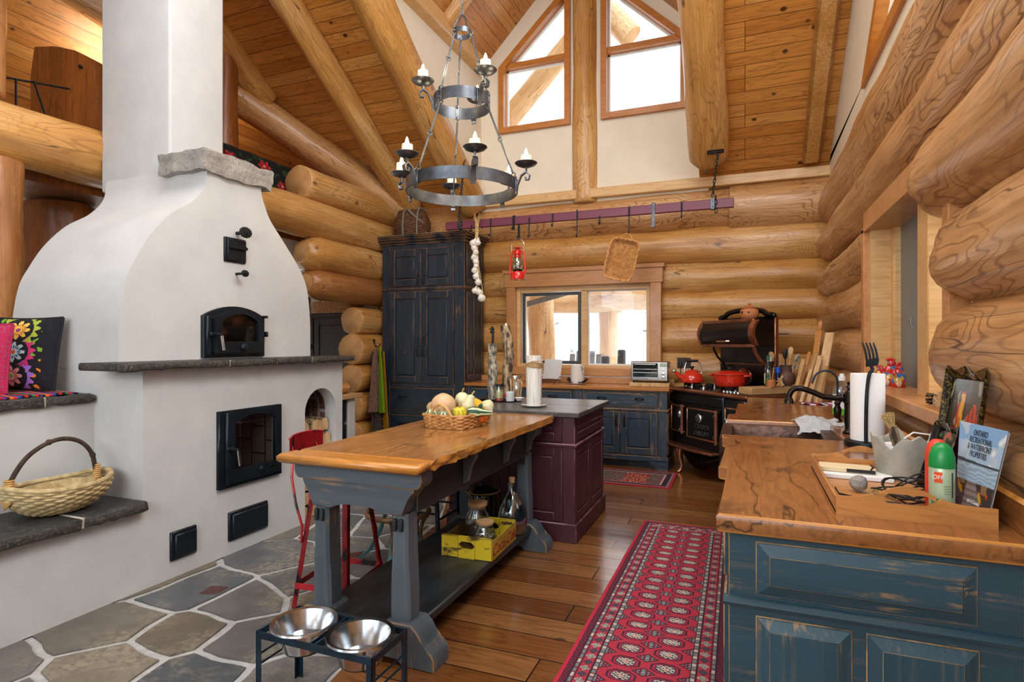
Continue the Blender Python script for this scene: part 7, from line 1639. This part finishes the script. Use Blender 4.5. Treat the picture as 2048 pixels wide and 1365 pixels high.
o = picture('runner_rug', 1, 1, 156, 560, runner, 'wool', None, lambda u, v: (-.742+.65*u+.03*(1-v)*u, 2.14+2.54*v, .008+.0015*math.sin(v*30)), .008); tag(o, 'long red patterned runner rug between the table and the right-hand cabinets', 'rug')
def kilim(u, v):
    W_, L_ = 1.28, .68; x, y = u*W_, v*L_; d = min(x, W_-x, y, L_-y); k = noise.noise(Vector((int(x/.012)*.6, int(y/.012)*.6, 7)))
    if d < .03: return 'a81c3a'
    if d < .05: return 'a9a0a0' if (int(x/.012)+int(y/.012)) % 2 else '2c1a28'
    if d < .10: return '2a1626' if k < .15 else '4a2a3c'
    if d < .115: return 'b0a49c'
    if d < .13: return '9a2430'
    if int(u*5) % 2: return '8a2a28' if k < .15 else ('b86a4a' if k < .35 else 'cbb8a4')
    return '4c4a48' if k < .0 else ('6f6a64' if k < .2 else '8a3a34')
o = picture('small_rug', 1, 1, 128, 68, kilim, 'wool', None, lambda u, v: (-1.95+1.28*u, 5.79+.68*v, .008+.012*max(0, (u-.85)/.15)**2*v), .007); tag(o, 'short dark red rug in front of the blue cabinets under the window', 'rug')

# ================================================================= passage, pantry and loft on the left
pc = thing('pantry_cabinet', 'dark brown pantry cupboard seen through the passage beside the log ends', 'cupboard', (-5.75, 6.9, 0))
DW = mottled('dark_walnut_stain', '1a120e', '2e2019', 14, .4, 0, .1, (1, 1, .2))
b = MB(); b.box(-.9, .55, .02, .6, 0, 1.83, .006); b.box(-.92, .57, -.01, .6, 1.79, 1.84, .006); b.obj('carcass', DW, pc)
for x0, x1 in ((-.88, -.18), (-.16, .53)): b = MB(); rpanel(b, x0, x1, .1, 1.77, .09, .02, .02); b.obj('door', [DW, DW], pc)
pb = stands('storage_basket', 'wide wicker hamper basket on top of the dark pantry cupboard', 'basket', -5.60, 7.05, 1.84)
b = MB(); se2 = superell(.36, .18, 6)
def pth(t, h):
    x, y, ox, oy = se2(t, h); return x, y, .02+.15*h, ox, oy
weave(b, pth, 10, 30, .006, .009, 0, 0, 4); b.obj('woven_sides', 'wicker', pb); b = MB(); b.box(-.34, .34, -.16, .16, 0, .02); b.obj('base', 'wickerdark', pb)
for i, (x, m_, l) in enumerate(((-.22, 'wickerdark', 'dark arched basket handle standing in the wide pantry hamper'), (.10, 'wicker', 'golden looped basket standing in the wide pantry hamper'))):
    t = stands('looped_basket', l, 'basket', -5.60+x, 7.05, 1.862)
    for dx in ((-.03, .03) if i else (0,)): b = MB(); b.tube(arc((dx, 0, .16), .10, 0, 180, 12), .013, 8); b.obj('handle', m_, t)
    b = MB(); b.lathe([(0, 0), (.11, 0), (.14, .16), (.13, .16), (.10, .01), (0, .01)], n=20); b.obj('body', m_, t)
pf = stands('framed_picture', 'small dark framed picture on the pale pantry wall', 'picture', -6.75, 7.53, 2.12); b = MB(); b.box(-.2, .2, -.015, .015, -.25, .12, .004); b.obj('frame', 'black', pf)
sc2 = thing('side_counter', 'white plastered side counter with plank top past the fireplace', 'counter', (-4.2, 5.0, 0))
b = MB(); b.box(-.42, .29, -.35, -.30, 0, .82); b.box(-.42, .29, .10, .22, 0, .82, .01); b.box(-.42, .29, -.35, .22, .60, .62) if 0 else None; b.box(-.42, .10, -.30, .10, 0, .82); b.obj('base', 'plaster', sc2)
b = MB(); b.box(-.45, .34, -.40, .29, .82, .87, .006); b.obj('plank_top', 'fence', sc2)
for z0, z1 in ((.58, .80), (.33, .55)): b = MB(); b.box(.08, .275, -.29, .09, z0, z1, .006); b.box(.27, .285, -.26, .06, z0+.03, z1-.03, .01); b.obj('drawer', 'castiron', sc2)
rl = stands('rolling_pin', 'thick wooden rolling pin end lying on the plank-topped side counter', 'rolling pin', -3.98, 5.0, .93); b = MB(); b.tube([(0, -.3, 0), (0, .15, 0)], .055, 18); b.obj('pin', 'traywood', rl); b = MB(); b.tube([(0, .15, 0), (0, .2, 0)], .028, 14); b.obj('handle', 'forged', rl)
hk = stands('coat_hook', 'dark iron hook on the log wall holding the aprons', 'hook', -4.50, 6.46, 1.36); b = MB(); b.box(-.06, -.03, -.012, .012, -.06, .10, .003); b.tube([(-.04, 0, .02), (.02, 0, .0), (.045, 0, .02), (.045, 0, .045)], .007, 8); b.obj('hook_iron', 'iron', hk)
def drape(name, label, y0, w0, w1, zt_, zb, m_, x0=-4.47, seed=0, skew=0):
    b = MB(); b.grid(lambda u, v: (x0+.03*math.sin(u*9+seed)*(.4+v)+.03*v, y0+skew*v+(u-.5)*(w0+(w1-w0)*v**.8), zt_+(zb-zt_)*v), 16, 14, .006); b.jitter(.006, 14, seed)
    o = b.obj(name, m_); tag(o, label, 'apron'); return o
AP = mottled('grey_print_cotton', '4c4440', '6e645c', 40, .95); LM = flat('lime_cotton', '9ac42a', .9); YL = flat('mustard_cotton', 'c9961c', .9)
g = G('dark_floral_cotton'); vv = g.vor(g.co(), 40, out=1); DF = g.set(g.ramp(g.n('SeparateColor', (vv,)), (.0, '16100e'), (.6, '1c1210'), (.7, '8a2418'), (.85, 'a8802a'), (.93, '2c4a24')), .95)
PK = mottled('dusty_pink_print', '7a5a4a', 'b08a78', 60, .95)
drape('apron', 'grey printed apron hanging lowest on the log wall hook', 6.40, .10, .30, 1.30, .18, AP, -4.50, 1)
drape('apron', 'dusty pink print apron with lime ties on the log wall hook', 6.37, .05, .22, 1.32, .52, PK, -4.46, 4, -.05)
drape('apron_strap', 'bright lime apron strap hanging down the log wall', 6.43, .05, .10, 1.36, .50, LM, -4.43, 2)
drape('apron', 'dark floral apron next to the tall cupboard', 6.54, .05, .20, 1.30, .16, DF, -4.49, 6, .02)
drape('apron_strap', 'mustard yellow apron ties twisting beside the dark floral apron', 6.49, .04, .06, 1.30, .20, YL, -4.42, 8, .02)
FB = {}
def floral(u, v):
    k = noise.noise(Vector((u*22, v*11, 0)))
    for cu, cv in ((.08, .85), (.12, .55), (.35, .80), (.42, .75), (.52, .45), (.62, .85), (.60, .30), (.72, .25), (.78, .60), (.88, .35), (.93, .75), (.25, .35), (.70, .10)):
        du, dv = (u-cu)*2.1, v-cv; q = math.hypot(du, dv); th = math.atan2(dv, du)
        if q < .085+.02*math.cos(th*6): return 'c8a08a' if q < .018 else ('8e1420' if noise.noise(Vector((u*60, v*30, 4))) > -.1 else 'c22434')
    return '1c3a1c' if k > .18 else '0b0a0c'
o = picture('floral_throw', 1, 1, 110, 56, floral, 'wool', None, lambda u, v: (-4.955+.008*math.sin(u*40), 3.9+1.75*u, 2.84+.625*v), .012); tag(o, 'black throw with red roses hanging over the loft edge behind the chimney', 'throw')
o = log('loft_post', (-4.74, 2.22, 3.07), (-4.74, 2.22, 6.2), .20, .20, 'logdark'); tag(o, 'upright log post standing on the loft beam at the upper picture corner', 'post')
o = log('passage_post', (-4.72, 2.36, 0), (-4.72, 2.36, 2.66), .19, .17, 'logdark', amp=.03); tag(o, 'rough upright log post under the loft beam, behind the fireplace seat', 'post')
o = log('passage_post', (-5.45, 3.20, 0), (-5.45, 3.20, 2.6), .27, .25, 'logred', amp=.03); tag(o, 'red-brown shiny log post behind the fireplace shoulder', 'post')
hb2 = thing('slab_headboard', 'red-brown live-edge slab headboard up in the loft beside the chimney', 'headboard', (-5.2, 3.1, 2.74), rad(-86))
b = MB(); b.prism([(-.37, 0), (.38, 0), (.37, .75), (.36, .94), (.15, 1.05), (-.1, 1.13), (-.33, 1.16), (-.365, .9)], -.04, .04, 'x', bev=.012, wear=0); b.obj('slab', 'logred', hb2)
b = MB(); b.tube([(.040, .22, .90), (.046, .23, .91)], .02, 12); b.obj('knot_hole', 'black', hb2)
lt = thing('iron_candelabra', 'spindly black iron stand in the loft beside the slab headboard', 'stand', (-5.0, 2.75, 2.74))
b = MB(); b.tube([(-.05, -.2, .62), (0, .25, .70)], .008, 6); b.tube([(-.03, -.1, .64), (-.03, -.1, 0)], .008, 6); b.tube([(0, .0, .66), (.0, .12, .30), (0, .10, 0)], .008, 6); b.obj('ironwork', 'iron', lt)
o = log('loft_post', (-5.55, 4.98, 2.74), (-5.55, 4.98, 5.2), .15, .15, 'logred'); tag(o, 'dark red-brown loft post directly right of the chimney', 'post')
w6 = struct('window_6', (-7, 0, 4.7)); w6.rotation_mode = 'QUATERNION'; q = PI/4; u = Vector((math.cos(q), 0, math.sin(q))); xx = Vector((0, 1, 0)); w6.rotation_quaternion = Matrix((xx, u, xx.cross(u))).transposed().to_quaternion()
b = MB(); ring(b, [(7.3, -.5), (8.5, -.5), (8.5, .55), (7.3, .55)], [(7.42, -.38), (8.38, -.38), (8.38, .43), (7.42, .43)], -.03, .02, 'z'); b.obj('window_frame', 'trimor', w6)
b = MB(); b.box(7.42, 8.38, -.38, .43, -.02, -.012); b.obj('pane', flat('grey_blue_pane', '5c6a78', .15), w6)  # opaque pane in an even grey-blue
